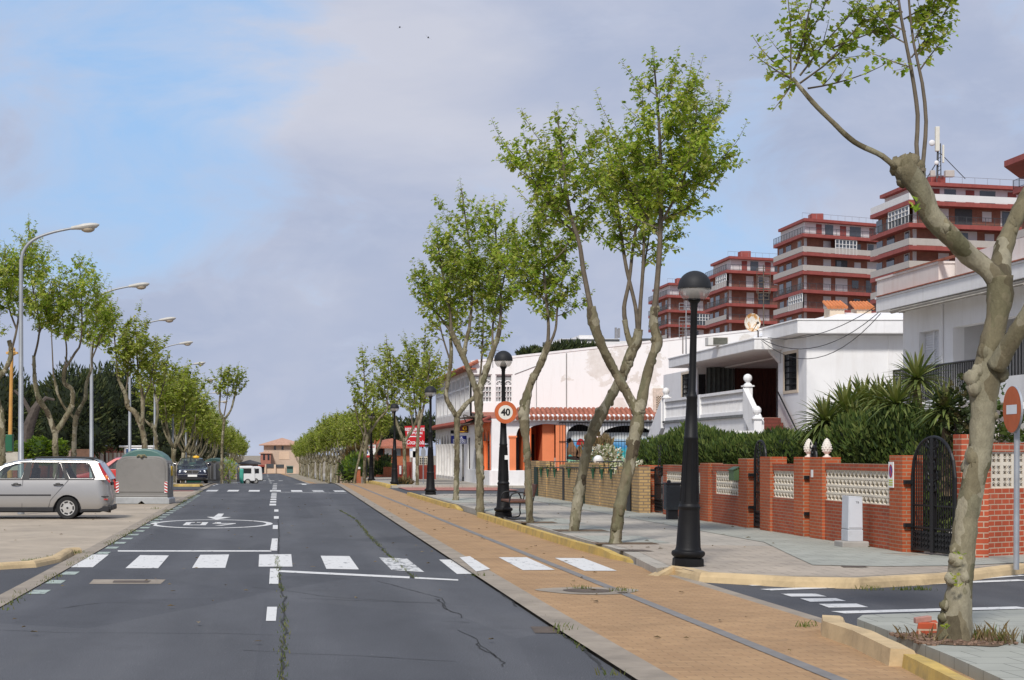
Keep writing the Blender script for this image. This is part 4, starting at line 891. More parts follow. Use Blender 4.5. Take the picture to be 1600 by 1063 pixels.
mb = MB(); mb.flat([(p.x+.65*(.1+.28*math.cos(a)*(1+.3*math.sin(5*a))), p.y-.503, p.z+.8+.42*math.sin(a)) for a in [2*PI*k/30 for k in range(30)]]); mb.build('graphic', Mt('bank_graphic', (.55,.68,.62), .5, .2, 8), t)
mb = MB(); mb.box(p.x-.35,p.x+.2,p.y-.506,p.y-.502,p.z+.06,p.z+.32); mb.build('notice', Mt('bank_notice', (.10,.10,.05), .5, .6, 14), t)
p = Vector((-5.75, 118.5, zg(118.5)))
t = thing('bottle_bank', 'dark green bottle bank with pale sticker left of the far grey containers', 'bottle bank', p)
mb = MB(); mb.prism([(p.x-.55,p.y-.5,p.z),(p.x+.55,p.y-.5,p.z),(p.x+.58,p.y-.5,p.z+1.35),(p.x+.3,p.y-.5,p.z+1.6),(p.x-.3,p.y-.5,p.z+1.6),(p.x-.58,p.y-.5,p.z+1.35)], (0,1.1,0)); mb.build('body', Mt('dark_green_bank', (.008,.075,.05), .5, .1, 2), t, bevel=.06)
mb = MB(); mb.box(p.x-.2,p.x+.3,p.y-.505,p.y-.502,p.z+1.15,p.z+1.4); mb.build('notice', Mt('bank_sticker', (.45,.62,.62), .5, .2, 8), t)
# ================================================================ vehicles
TYRE = Mt('tyre_rubber', (.018,.018,.018), .85, .2, 8); CHROME = Mt('chrome_trim', (.6,.6,.6), .18, .05, 4, metal=.9)
BLKT = Mt('black_plastic_trim', (.022,.022,.023), .6, .15, 5); CGLASS = Glass('car_glass', (.70,.80,.76), .10); SEAT = Mt('grey_seat_cloth', (.06,.065,.075), .9, .2, 8); CABIN = Mt('car_cabin', (.03,.03,.033), .9)
TAILR = Mt('tail_light_red', (.42,.014,.012), .15, .1, 6, coat=.8); TAILO = Mt('tail_light_amber', (.75,.20,.02), .15, .1, 6, coat=.8); HEADL = Mt('headlight_glass', (.62,.66,.70), .08, .2, 20, spec=.9, coat=1)
def wheel(parent, x, y, r, side, rim_m, spokes=7):
    mb = MB(); yy = y; dY = -side*.0
    prof = [(r*.64,-.09),(r*.94,-.10),(r,-.075),(r,.075),(r*.94,.10),(r*.64,.09)]
    n = 28; vs = []
    for q, o in prof:
        for k in range(n): a = 2*PI*k/n; vs.append((x+q*math.cos(a), yy+o, r+q*math.sin(a)))
    mb.add(vs, [(i*n+k, i*n+(k+1) % n, (i+1)*n+(k+1) % n, (i+1)*n+k) for i in range(5) for k in range(n)])
    wh = mb.build('wheel', TYRE, parent, True)
    mb = MB(); f = yy+side*.082; vs = [(x+q*math.cos(2*PI*k/n), f+o*side, r+q*math.sin(2*PI*k/n)) for q, o in ((r*.70,-.01),(r*.66,.012),(r*.55,.005),(r*.22,.018),(r*.0001,.022)) for k in range(n)]
    mb.add(vs, [(i*n+k, i*n+(k+1) % n, (i+1)*n+(k+1) % n, (i+1)*n+k) for i in range(4) for k in range(n)]); mb.build('rim', rim_m, wh, True)
    mb = MB()
    for k in range(spokes):
        a = 2*PI*k/spokes; c, s = math.cos(a), math.sin(a)
        q = [(r*.44,-.045*r/.3),(r*.58,-.05*r/.3),(r*.58,.05*r/.3),(r*.44,.045*r/.3)]
        mb.flat([(x+u*c-v*s, f+side*.0145, r+u*s+v*c) for u, v in q])
    mb.ball((x, f+side*.022, r), .03, 10, 6, (1,.3,1)); mb.build('rim_slots', BLKT, wh)
    return wh
def interp(pts, x):
    if x <= pts[0][0]: return pts[0][1]
    for (a, va), (b, vb) in zip(pts, pts[1:]):
        if x <= b: return va+(vb-va)*(x-a)/(b-a)
    return pts[-1][1]
def car(name, label, cat, P):
    """front towards -x; P: side view sizes in metres"""
    root = thing(name, label, cat, (0,0,0)); hw = P['hw']; paint = P['paint']; wb = P['wheels']; wr = P['wr']; arch = wr+.055
    uf, ur, zt, zb = P['front'], P['rear'], P['top'], P['zb']            # front(z), rear(z), shoulder(u), sill
    cols = sorted(set([i/64 for i in range(65)])); rows = [0,.1,.25,.42,.6,.78,.92,1.0]
    prof = P.get('prof', [(0,.93),(.12,.985),(.3,1.0),(.6,1.0),(.85,.975),(1,.945)])
    L0, L1 = interp(uf, .5), interp(ur, .5)
    def endw(t):                                     # plan shape: corners rounded in
        a = min(t, 1-t)*(L1-L0); q = P.get('round', .32); return 1 if a > q else 1-.30*(1-a/q)**2.2
    def side(sg):
        mb = MB(); vs = []; ok = []
        for t in cols:
            u0 = L0+(L1-L0)*t; zl = zb
            for wx in wb:
                dx = abs(u0-wx)
                if dx < arch: zl = max(zl, wr+math.sqrt(max(0, arch**2-dx**2))*.98)
            top = interp(zt, u0)
            for s in rows:
                z = zl+(top-zl)*s; u = interp(uf, z)+(interp(ur, z)-interp(uf, z))*t; rel = (z-zb)/(top-zb)
                vs.append((u, sg*hw*endw(t)*interp(prof, rel), z))
        n = len(rows); return vs, n
    mb = MB(); va, n = side(-1); vb, _ = side(1); m = len(cols); o = len(va)
    fs = [(i*n+k, (i+1)*n+k, (i+1)*n+k+1, i*n+k+1) for i in range(m-1) for k in range(n-1)]
    fs += [(o+i*n+k, o+i*n+k+1, o+(i+1)*n+k+1, o+(i+1)*n+k) for i in range(m-1) for k in range(n-1)]
    fs += [(k, k+1, o+k+1, o+k) for k in range(n-1)]+[((m-1)*n+k, o+(m-1)*n+k, o+(m-1)*n+k+1, (m-1)*n+k+1) for k in range(n-1)]
    vs = va+vb; c = len(vs)
    for i in range(m):                               # bonnet and shoulder deck with a little crown
        a, b = Vector(va[i*n+n-1]), Vector(vb[i*n+n-1])
        for q in (.25,.5,.75): p = a.lerp(b, q); vs.append((p.x, p.y, p.z+.035*(1-(2*q-1)**2)))
    for i in range(m-1):
        ra = [i*n+n-1]+[c+i*3+k for k in range(3)]+[o+i*n+n-1]; rb = [(i+1)*n+n-1]+[c+(i+1)*3+k for k in range(3)]+[o+(i+1)*n+n-1]
        u = L0+(L1-L0)*cols[i]
        if P['deck'][0] < u < P['deck'][1]: continue
        fs += [(ra[k], rb[k], rb[k+1], ra[k+1]) for k in range(4)]
    mb.add(vs, fs); mb.build('body', paint, root, True)
    # cabin: a skin with real window openings, panes set into them
    zB, zR = P['belt'], P['roof']; yB, yR = hw*.945, P['roofw']
    def mp(sg):
        def f(u, z, d):
            t = (z-zB)/(zR-zB); return (u, sg*(yB+(yR-yB)*t-d-.02*t*t), z)
        return f
    for sg in (-1, 1):
        mb = MB(); mb.holed(P['side'], P['win'], mp(sg), .03); mb.build('window_frame', P.get('framem', paint), root)
        for w_ in P['win']: MB().flat([mp(sg)(u, z, .014) for u, z in w_]).build('window', CGLASS, root)
    tops = P['roofline']                             # (u, z) along the roof, front to back
    mb = MB(); vs = []; k2 = 9
    for u, z in tops:
        t = (z-zB)/(zR-zB); y0 = yB+(yR-yB)*t-.02*t*t+.004
        for k in range(k2): q = -1+2*k/(k2-1); vs.append((u, q*y0, z+P.get('crown', .05)*(1-q*q)*min(1, 1)-.0))
    mb.add(vs, [(i*k2+k, (i+1)*k2+k, (i+1)*k2+k+1, i*k2+k+1) for i in range(len(tops)-1) for k in range(k2-1)])
    mb.build('roof', paint, root, True)
    for nm, (u0, z0, u1, z1) in (('windscreen', P['ws']), ('rear_window', P['rw'])):
        def yy(z): t = (z-zB)/(zR-zB); return yB+(yR-yB)*t-.02
        mb = MB(); vs = []
        for q in range(5):
            u, z = u0+(u1-u0)*q/4, z0+(z1-z0)*q/4
            for k in range(7): e = -1+2*k/6; vs.append((u+(-1 if nm == 'windscreen' else 1)*.06*(1-e*e), e*yy(z), z+.02*(1-e*e)))
        mb.add(vs, [(q*7+k, (q+1)*7+k, (q+1)*7+k+1, q*7+k+1) for q in range(4) for k in range(6)]); mb.build(nm, CGLASS, root, True)
    mb = MB(); mb.box(P['cab'][0], P['cab'][1], -hw*.86, hw*.86, zb+.05, zb+.35); mb.build('cabin_floor', CABIN, root)
    for u in P['seats']:
        for y in (-.36, .36):
            mb = MB(); mb.box(u-.25,u+.22,y-.24,y+.24,zb+.3,zb+.5); mb.prism([(u+.12,y-.24,zb+.45),(u+.27,y-.24,zb+.45),(u+.40,y-.22,zB+.12),(u+.30,y-.22,zB+.12)], (0,.48,0))
            mb.box(u+.31,u+.42,y-.12,y+.12,zB+.13,zB+.30); mb.build('seat', SEAT, root, bevel=.03)
    for wx in wb:
        for sg in (-1, 1): wheel(root, wx, sg*(hw-.115), wr, sg, P['rimm'])
    mb = MB()
    for wx in wb: mb.box(wx-wr-.04,wx+wr+.04,-hw+.25,hw-.25,zb-.02,wr*2+.02)
    mb.box(L0+.3,L1-.3,-hw+.12,hw-.12,zb-.06,zb+.06); mb.build('underside', CABIN, root)
    return root
SILVER = Mt('silver_car_paint', (.40,.388,.37), .30, .03, 1, metal=.5, coat=.5)
RIMM = Mt('wheel_trim_silver', (.50,.49,.46), .4, .05, 5, metal=.3)
arc = lambda pts: pts
wag = dict(hw=.86, paint=SILVER, wheels=(0,-2.54), wr=.295, zb=.235, front=[(.2,-3.45),(.45,-3.55),(.7,-3.50),(1,-3.3)],
    rear=[(.25,1.08),(.33,1.13),(.58,1.14),(.66,1.10),(.80,1.09),(1.03,1.06)], top=[(-3.55,.70),(-3.3,.80),(-2.4,.96),(-2.2,1.02),(1.3,1.03)], deck=(-2.2,1.02), belt=1.03, roof=1.535, roofw=.66,
    side=[(-2.3,1.02),(-1.9,1.03),(1.09,1.03),(1.09,1.05),(.80,1.49),(.70,1.525),(-.95,1.525),(-1.3,1.505),(-1.6,1.44),(-1.85,1.345)],
    win=[[(-2.0,1.06),(-1.21,1.06),(-1.08,1.475),(-1.38,1.455),(-1.68,1.36)],[(-1.01,1.06),(-.34,1.06),(-.28,1.475),(-.95,1.475)],[(-.29,1.06),(-.06,1.06),(-.20,1.455),(-.245,1.455)],[(.06,1.065),(.64,1.065),(.69,1.10),(.60,1.38),(.47,1.455),(-.15,1.46)]],
    roofline=[(-1.72,1.415),(-1.55,1.46),(-1.3,1.515),(-.95,1.535),(-.2,1.545),(.6,1.53),(.78,1.50),(.86,1.45)], ws=(-2.3,1.02,-1.70,1.43), rw=(1.12,1.04,.83,1.47), cab=(-2.2,1.0), seats=(-1.3,-.45), rimm=RIMM, framem=SILVER)
wg = car('estate_car', 'silver estate car with roof rails and dented rear corner, cut off by the picture edge', 'car', wag)
for sg in (-1, 1):
    def mpw(u, z, d, sg=sg): t = (z-1.03)/.505; return (u, sg*(.86*.945+(.66-.86*.945)*t-.02*t*t+d), z)
    mb = MB()
    for a in ([(-1.21,1.035),(-1.01,1.035),(-.95,1.50),(-1.08,1.50)], [(-.34,1.035),(-.29,1.035),(-.24,1.50),(-.28,1.50)], [(-.06,1.035),(.06,1.035),(-.15,1.49),(-.20,1.49)]): mb.prism([mpw(u, z, .003) for u, z in a], (0, sg*.004, 0))
    mb.prism([mpw(u, z, .003) for u, z in ((-2.1,1.03),(.70,1.03),(.70,1.055),(-2.1,1.055))], (0, sg*.006, 0)); mb.prism([mpw(u, z, .003) for u, z in ((-1.3,1.475),(.52,1.46),(.50,1.485),(-1.25,1.50))], (0, sg*.005, 0)); mb.prism([mpw(u, z, .003) for u, z in ((.68,1.055),(.73,1.09),(.58,1.43),(.50,1.485),(.49,1.455),(.56,1.38),(.66,1.10))], (0, sg*.005, 0))
    mb.build('window_trim', BLKT, wg)
    mb = MB(); mb.tube(catmull([(-.95,sg*.60,1.55),(-.85,sg*.60,1.605),(-.5,sg*.60,1.62),(.35,sg*.60,1.61),(.62,sg*.60,1.575),(.78,sg*.60,1.50)], [.02]*6, .1)[0], .022, 8); mb.build('roof_rail', BLKT, wg, True)
    for u in (-1.33,-.23):
        mb = MB(); mb.tube(catmull([(u-.13,sg*.862,.90),(u,sg*.885,.905),(u+.12,sg*.862,.91)], [.016]*3, .03)[0], .016, 8); mb.tube([(u-.08,sg*.863,.93),(u,sg*.868,.945),(u+.04,sg*.863,.935)], .01, 6); mb.build('door_handle', BLKT, wg)
    mb = MB(); mb.box(-2.1,-.43,sg*.862-.012,sg*.862+.012,.615,.65); mb.build('side_moulding', BLKT, wg, bevel=.006)
    mb = MB()
    for L_ in ([(-1.19,.30),(-1.17,1.03)], [(-.50,.30),(-.44,.50),(-.22,.75),(-.06,.92),(.02,1.03)], [(-2.05,.30),(-2.0,1.0)]):
        mb.tube([(u, sg*(.8625 if .45 < z < .85 else .855 if z < .9 else .835), z) for u, z in L_], .005, 4)
    mb.build('door_seam', CABIN, wg)
    mb = MB(); mb.prism([(.72+.06,sg*.70,1.47),(.82,sg*.66,1.47),(1.08,sg*.74,1.10),(1.13,sg*.79,.96),(1.10,sg*.83,.95),(1.00,sg*.815,1.06),(.90,sg*.765,1.22)], (0, sg*.03, 0)); tl = mb.build('tail_light', TAILR, wg, bevel=.008)
    mb = MB(); mb.prism([(.97,sg*.80,1.16),(1.05,sg*.78,1.12),(1.07,sg*.80,1.05),(1.01,sg*.825,1.06)], (0, sg*.022, 0)); mb.build('indicator', TAILO, tl, bevel=.005)
    mb = MB(); mb.box(.92,1.06,sg*.80-.02,sg*.80+.02,.50,.535); mb.build('reflector', TAILR, wg, bevel=.01)
    mb = MB(); mb.box(.72,1.08,sg*.835-.012,sg*.835+.014,.575,.605); mb.build('bumper_strip', BLKT, wg, bevel=.005)
    mb = MB(); mb.box(-2.15,-.37,sg*.83-.025,sg*.83+.012,.20,.315); mb.box(.37,1.08,sg*.79-.025,sg*.79+.012,.20,.34); mb.build('sill', BLKT, wg, bevel=.01)
mb = MB(); mb.box(1.05,1.15,-.70,.70,.22,.36); mb.build('rear_bumper', BLKT, wg, bevel=.03)
mb = MB(); mb.box(1.06,1.11,-.30,.30,.88,.96); mb.build('tailgate_grip', BLKT, wg, bevel=.01)
mb = MB(); mb.tube([(.80,-.4,.24),(1.05,-.45,.19),(1.10,-.45,.19)], .03, 8); mb.build('exhaust', IRON, wg)
p = W(108, 812, 43.6); wg.location = (p.x-.04, 43.6+.80, .006)
# red car behind it
redc = dict(hw=.84, paint=REDP, wheels=(0,-2.5), wr=.29, zb=.23, front=[(.2,-3.2),(.5,-3.28),(.8,-3.1)], rear=[(.25,.80),(.5,.86),(.85,.80)], top=[(-3.3,.66),(-2.3,.86),(-1.9,.93),(.5,.95),(.9,.93)], deck=(-1.8,.2), belt=.95, roof=1.42, roofw=.62,
    side=[(-1.95,.94),(.45,.95),(-.02,1.35),(-.2,1.405),(-.9,1.415),(-1.15,1.38)], win=[[(-1.55,.98),(-.78,.98),(-.78,1.36),(-1.05,1.34)],[(-.70,.98),(.22,.98),(-.1,1.28),(-.22,1.34),(-.70,1.36)]],
    roofline=[(-1.15,1.375),(-.9,1.41),(-.5,1.425),(-.2,1.40),(-.02,1.345)], ws=(-1.95,.94,-1.12,1.385), rw=(.5,.95,-.03,1.35), cab=(-2.1,.3), seats=(-1.2,-.4), rimm=RIMM)
rc = car('hatchback_car', 'red hatchback partly hidden behind the grey waste container', 'car', redc)
rc.location = (-5.6, 70.5, .005); rc.scale = (1,1,1.08)
# dark blue taxi facing us
NAVY = Mt('navy_car_paint', (.010,.012,.028), .18, .1, 2, coat=.9)
tx = dict(hw=.90, paint=NAVY, wheels=(0,2.83), wr=.31, zb=.22, front=[(.2,-.86),(.4,-.92),(.6,-.90),(.75,-.84)], rear=[(.2,3.7),(.6,3.78),(.9,3.7)], top=[(-.92,.74),(-.75,.80),(.2,.88),(.75,.95),(3.0,1.0),(3.8,.95)], deck=(.95,2.7), belt=.98, roof=1.42, roofw=.60, round=.42,
    side=[(.70,.96),(3.05,.99),(2.45,1.36),(2.2,1.405),(1.5,1.415),(1.25,1.38)], win=[[(1.0,1.0),(1.7,1.0),(1.7,1.36),(1.38,1.345)],[(1.78,1.0),(2.75,1.0),(2.4,1.3),(2.25,1.35),(1.78,1.36)]],
    roofline=[(1.30,1.385),(1.5,1.42),(1.9,1.43),(2.2,1.41),(2.45,1.36)], ws=(.72,.955,1.32,1.395), rw=(3.05,.985,2.43,1.365), cab=(.6,2.9), seats=(1.35,2.2), rimm=RIMM, crown=.04)
tc_ = car('taxi', 'dark blue taxi with yellow roof lamp facing the viewer on the plaza', 'taxi', tx)
for y in (-1, 1):
    for yy, rr in ((.66,.10),(.44,.075)):
        mb = MB(); mb.ball((-.80-(.04 if yy < .5 else 0), y*yy, .66), rr, 14, 8, (.45,1,1.0)); mb.build('headlight', HEADL, tc_, True)
    mb = MB(); mb.prism([(.55,y*.90,.98),(.70,y*.90,.98),(.70,y*1.08,1.0),(.58,y*1.08,1.0)], (0,0,.15)); mb.build('wing_mirror', NAVY, tc_, bevel=.03)
    mb = MB(); mb.box(-.90,-.84,y*.62-.12,y*.62+.12,.28,.34); mb.build('fog_lamp', BLKT, tc_, bevel=.01)
mb = MB(); mb.prism([(-.93,-.38,.74),(-.93,.38,.74),(-.94,.30,.54),(-.94,-.30,.54)], (.05,0,0)); gr = mb.build('grille', BLKT, tc_, bevel=.01)
mb = MB(); mb.tube([(-.945,-.38,.745),(-.945,.38,.745),(-.955,.30,.54),(-.955,-.30,.54),(-.945,-.38,.745)], .014, 6); mb.bar((-.955,0,.74),(-.96,0,.54),.008)
for k in range(3): mb.bar((-.95,-.34,.60+k*.045),(-.95,.34,.60+k*.045),.006)
mb.build('grille_frame', CHROME, gr)
mb = MB(); mb.box(-.965,-.94,-.26,.26,.39,.50); mb.build('number_plate', WPLAIN, tc_)
mb = MB(); mb.box(-.955,-.90,-.8,.8,.505,.53); mb.build('bumper_trim', CHROME, tc_)
mb = MB(); mb.box(-.95,-.88,-.6,.6,.24,.36); mb.build('air_intake', CABIN, tc_)
mb = MB(); mb.ball((1.75,-.24,1.47), .20, 14, 8, (.55,1,.5)); mb.build('roof_lamp', Mt('taxi_yellow', (.75,.42,.02), .4), tc_, True)
p = W(299, 753, 93); tc_.location = (p.x, 94, zg(94)+.055); tc_.rotation_euler = (0,0,PI/2+.06)
# white vans up the street
WV = Mt('white_van_paint', (.75,.75,.74), .35, .03, 2, coat=.5)
def van(label, x, y, rz, letters=None):
    root = thing('delivery_van', label, 'van', (0,0,0))
    prof = [(-2.1,.30),(-2.15,.55),(-2.05,.85),(-1.35,1.02),(-.75,1.68),(-.45,1.80),(1.8,1.84),(2.0,1.70),(2.08,.9),(2.1,.32)]
    mb = MB(); mb.prism([(u,-.82,z) for u, z in prof], (0,1.64,0)); mb.build('body', WV, root, bevel=.09)
    for sg in (-1, 1):
        mb = MB(); mb.prism([(u,sg*.822,z) for u, z in ((-1.1,1.08),(-.35,1.08),(-.35,1.62),(-.65,1.62))], (0,sg*.006,0)); mb.prism([(u,sg*.822,z) for u, z in ((-.2,1.1),(1.7,1.1),(1.7,1.6),(-.2,1.6))], (0,sg*.006,0)); mb.build('window', WIN, root)
        for wx in (-1.35,1.35): wheel(root, wx, sg*.73, .30, sg, RIMM)
        mb = MB(); mb.box(-2.0,2.0,sg*.80-.02,sg*.80+.03,.28,.40); mb.build('sill', BLKT, root)
    mb = MB(); mb.prism([(-1.33,-.70,1.06),(-1.33,.70,1.06),(-.80,.62,1.62),(-.80,-.62,1.62)], (-.02,0,.02)); mb.build('windscreen', WIN, root)
    mb = MB(); mb.box(2.09,2.115,-.65,.65,1.05,1.6); mb.build('rear_window', WIN, root)
    mb = MB(); mb.box(2.0,2.16,-.8,.8,.32,.5); mb.build('bumper', BLKT, root, bevel=.03)
    if letters: text_mesh(letters, .42, lambda u, v, d: (.75+u, -.83+d, .80+v), BLKT, 'lettering', root, .004)
    root.location = (x, y, zg(y)+.055); root.rotation_euler = (0,0,rz); root.scale = (.88,.88,.88); return root
van('white delivery van parked behind the teal bottle bank', -3.6, 143, PI*.03, None)
van('white van just behind the other van', -3.1, 154, PI*.06, None)
# ================================================================ garden walls on the right (front face at x = 11)
XW = 10.25
def yw(px): return XW*F/(px-CX)
def zw(px, py): return H-(py-CY)*XW/(px-CX)
wall_n = 0
def lattice(parent, y0, y1, z0, z1, rows, unit):
    """cream screen blocks: a dark void behind teardrop-shaped ribs"""
    mb = MB(); x = XW+.03; n = max(1, round((y1-y0)/unit)); u = (y1-y0)/n; hz = (z1-z0)/rows
    t = .016
    for k in range(rows+1): z = z0+k*hz; mb.box(x-.01, x+.06, y0, y1, max(z0, z-t), min(z1, z+t))
    for k in range(n+1): y = y0+k*u; mb.box(x-.008, x+.06, max(y0, y-t*.8), min(y1, y+t*.8), z0, z1)
    for r in range(rows):
        for k in range(n):
            c = y0+(k+.5)*u; b = z0+r*hz+t; tt = z0+(r+1)*hz-t; m = b+(tt-b)*.42
            for sg in (-1, 1):
                mb.prism([(x-.006, c, tt), (x-.006, c+sg*u*.17, tt), (x-.006, c+sg*u*.47, m), (x-.006, c+sg*u*.30, m)], (.05,0,0))
                mb.prism([(x-.006, c+sg*u*.47, b), (x-.006, c+sg*u*.47, m*.55+b*.45), (x-.006, c+sg*u*.20, b)], (.05,0,0))
    return mb.build('lattice', LATT, parent)
def brick_wall(label, px0, px1, ztop, lat=None, mat=REDB, th=.24, cop=True):
    y1, y0 = yw(px0), yw(px1); zb = KH-.02
    root = thing('garden_wall', label, 'wall', (XW, y0, zb), 'red brick garden walls')
    mb = MB(); holes = []
    if lat:
        l1, l0 = yw(lat[0]), yw(lat[1]); pxm = (lat[0]+lat[1])/2; lz1, lz0 = lat[2], lat[3]
        holes = [[(l0,lz0),(l1,lz0),(l1,lz1),(l0,lz1)]]
    mb.holed([(y0,zb),(y1,zb),(y1,ztop),(y0,ztop)], holes, lambda u, v, d: (XW+d, u, v), th)
    mb.build('brickwork', mat, root)
    if lat:
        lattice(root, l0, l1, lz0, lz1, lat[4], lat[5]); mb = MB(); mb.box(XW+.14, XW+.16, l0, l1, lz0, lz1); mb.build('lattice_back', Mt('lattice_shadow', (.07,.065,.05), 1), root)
    return root, y0, y1
def pillar(parent, px0, px1, ztop, name='pillar', mat=REDBP, proud=.05):
    y1, y0 = yw(px0), yw(px1); mb = MB(); mb.box(XW-proud, XW+.30, y0, y1, KH-.02, ztop); return mb.build(name, mat, parent, bevel=.008)
def finial(parent, px, z):
    y = yw(px); mb = MB(); c = (XW+.12, y, z); k_ = .58
    mb.lathe([(r*k_, h*k_) for r, h in ((.13,0),(.13,.03),(.07,.05),(.055,.10),(.09,.13),(.13,.20),(.15,.29),(.14,.38),(.11,.48),(.06,.57),(.012,.62))], c, 16)
    for r in range(6):
        for k in range(9): a = 2*PI*(k+.5*(r % 2))/9; q = [.125,.148,.142,.12,.09,.055][r]*k_; mb.ball((c[0]+q*math.cos(a), c[1]+q*math.sin(a), z+(.20+r*.07)*k_), .016, 6, 4)
    return mb.build('finial', Mt('finial_cream', (.74,.68,.60), .8, .06, 5, dirt=(.45,.40,.34)), parent, True)
w1, a0, a1 = brick_wall('red brick garden wall behind the litter bin, with low lattice panel', 1036, 1097, 1.43, (1041,1095,1.27,.76,4,.2))
pillar(w1, 1097, 1110, 1.50); 
w0 = thing('garden_wall', 'short orange brick pillar where the tan wall meets the red one', 'wall', (XW, yw(1016), KH)); pillar(w0, 1000, 1016, 1.40)
w2, _, _ = brick_wall('red brick garden wall section carrying the green letter box', 1113, 1157, 1.48, (1118,1155,1.33,.79,4,.2)); pillar(w2, 1157, 1171, 1.62)
w3, _, _ = brick_wall('red brick garden wall between the slim arched gates, one pinecone finial', 1191, 1244, 1.52, (1196,1243,1.38,.83,4,.2)); pillar(w3, 1191, 1207, 1.66); p3 = pillar(w3, 1244, 1259, 1.66); finial(p3, 1254, 1.66)
w4, _, _ = brick_wall('longest red brick garden wall, behind the pale utility cabinet', 1269, 1394, 1.55, (1280,1392,1.43,.86,4,.2)); p4 = pillar(w4, 1269, 1289, 1.66); finial(p4, 1282, 1.66); pillar(w4, 1394, 1415, 1.70)
mb = MB(); y = yw(1283); mb.box(XW-.062,XW-.055,y-.06+.35,y+.06+.35,1.28,1.42); mb.build('house_number', WPLAIN, w4)
# no parking plate on the pillar
y = yw(1397.5); 
t = thing('no_parking_plate', 'small white no parking plate with red and blue roundel on the gate pillar', 'sign', (XW-.06, y, .9))
y0, y1, z0, z1 = yw(1402), yw(1394.5), zw(1398,762), zw(1398,722)
mb = MB(); mb.box(XW-.068,XW-.055,y0,y1,z0,z1); mb.build('plate', WPLAIN, t)
ym, zm = (y0+y1)/2, z1-(z1-z0)*.36
def yz(r, x, k=28, s=.9): return [(x, ym+r*s*math.cos(2*PI*i/k), zm+r*1.25*math.sin(2*PI*i/k)) for i in range(k)]
rr = (y1-y0)*.42
for nm, q, c, xx in (('roundel_rim', rr, (.45,.03,.05), .070), ('roundel_blue', rr*.74, (.06,.07,.28), .072)): MB().flat(yz(q, XW-xx)).build(nm, Mt(nm, c, .5), t)
mb = MB(); mb.prism([(XW-.074, ym+rr*.5*a-.012, zm+rr*.7*a) for a in (-1,)]+[(XW-.074, ym+rr*.5+-.012, zm+rr*.7),(XW-.074, ym+rr*.5+.02, zm+rr*.62),(XW-.074, ym-rr*.5+.02, zm-rr*.78)], (.001,0,0)); mb.build('slash', REDS, t)
mb = MB()
for k in range(3): zz = z0+(z1-z0)*(.08+.09*k); mb.box(XW-.071,XW-.069,y0+.02,y1-.02,zz,zz+.022)
mb.build('text_bars', Mt('plate_yellow_green', (.45,.48,.06), .5), t)
# letter box
y0, y1 = yw(1158.5), yw(1150.5); z0, z1 = zw(1155,751), zw(1155,729)
t = thing('letter_box', 'green metal letter box fixed to the brick pillar', 'letter box', (XW-.1, y0, z0))
mb = MB(); mb.prism([(XW-.17,y0,z0),(XW-.17,y1,z0),(XW-.17,y1,z1-.06),(XW-.17,y0,z1-.06)], (.12,0,0)); mb.build('box', Mt('letterbox_green', (.09,.16,.07), .5, .1, 5), t, bevel=.01)
mb = MB(); mb.prism([(XW-.19,y0-.02,z1-.07),(XW-.05,y0-.02,z1),(XW-.05,y0-.02,z1-.03),(XW-.19,y0-.02,z1-.09)], (0,y1-y0+.04,0)); mb.build('lid', Mt('letterbox_dark_green', (.05,.10,.045), .5), t)
# gates
def gate(label, px0, px1, zsp, ztop, leaves=1, solid_h=.5, infill=.085, plate=True, group='black iron garden gates', y0o=None, skew=0):
    y1, y0 = yw(px0), y0o or yw(px1); root = thing('iron_gate', label, 'gate', (XW+.1, y0, KH), group); x = XW+.10; cw = (y1-y0)/2; c = (y0+y1)/2
    def top(y): q = min(1, abs(y-c)/cw); return zsp+(ztop-zsp)*math.sqrt(max(0, 1-q**2.2))
    mb = MB(); arcp = [(x, y0+(y1-y0)*i/24, top(y0+(y1-y0)*i/24)) for i in range(25)]
    mb.tube([(x,y0,KH+.04)]+arcp+[(x,y1,KH+.04)], .026, 6); mb.bar((x,y0,KH+.07),(x,y1,KH+.07),.024); mb.bar((x,y0,KH+solid_h),(x,y1,KH+solid_h),.02); mb.bar((x,y0,KH+.78),(x,y1,KH+.78),.016)
    if leaves == 2: mb.box(x-.03,x+.03,c-.045,c+.045,KH+.04,ztop-.01)
    mb.build('frame', BLACKG, root)
    mb = MB(); n = max(2, int((y1-y0)/infill))
    for k in range(1, n): y = y0+(y1-y0)*k/n; mb.bar((x,y,KH+.05),(x,y,top(y)),.010)
    mb.build('bars', BLACKG, root)
    if plate:
        mb = MB(); nn = int((y1-y0)/.10)
        for k in range(nn):
            for r in range(int(solid_h/.085)):
                y = y0+(k+.5)*(y1-y0)/nn; z = KH+.09+r*.085; mb.prism([(x-.01,y-.045,z),(x-.01,y,z-.035),(x-.01,y+.045,z),(x-.01,y,z+.035)], (.015,0,0))
        mb.box(x+.02,x+.03,y0,y1,KH+.05,KH+solid_h-.05)
        mb.build('kick_panel', BLACKG, root)
    mb = MB()
    for sg in (-1, 1):
        for q in range(5):
            z = KH+1.0+q*.17; y = c+sg*(.07+.05*math.sin(q*1.9)); mb.tube(catmull([(x-.02,c+sg*.03,z),(x-.02,y+sg*.05,z+.06),(x-.02,y+sg*.03,z+.15),(x-.02,y-sg*.01,z+.10)], [.012,.014,.010,.006], .03)[0], .011, 5)
            mb.ball((x-.02,y+sg*.06,z+.05),.028,6,4,(.5,1,1.4))
    mb.build('scrollwork', BLACKG, root)
    for z in (KH+.42, KH+1.12): MB().box(x-.14,x-.02,y1-.05,y1+.02,z,z+.06).build('hinge', BLACKG, root)
    if skew:
        for ch in root.children:
            for v in ch.data.vertices: v.co.x += skew*((y1-y0)-v.co.y)
    return root
gate('narrow dark iron gate between tan and red walls', 1018, 1034, 1.32, 1.36, 1, .35)
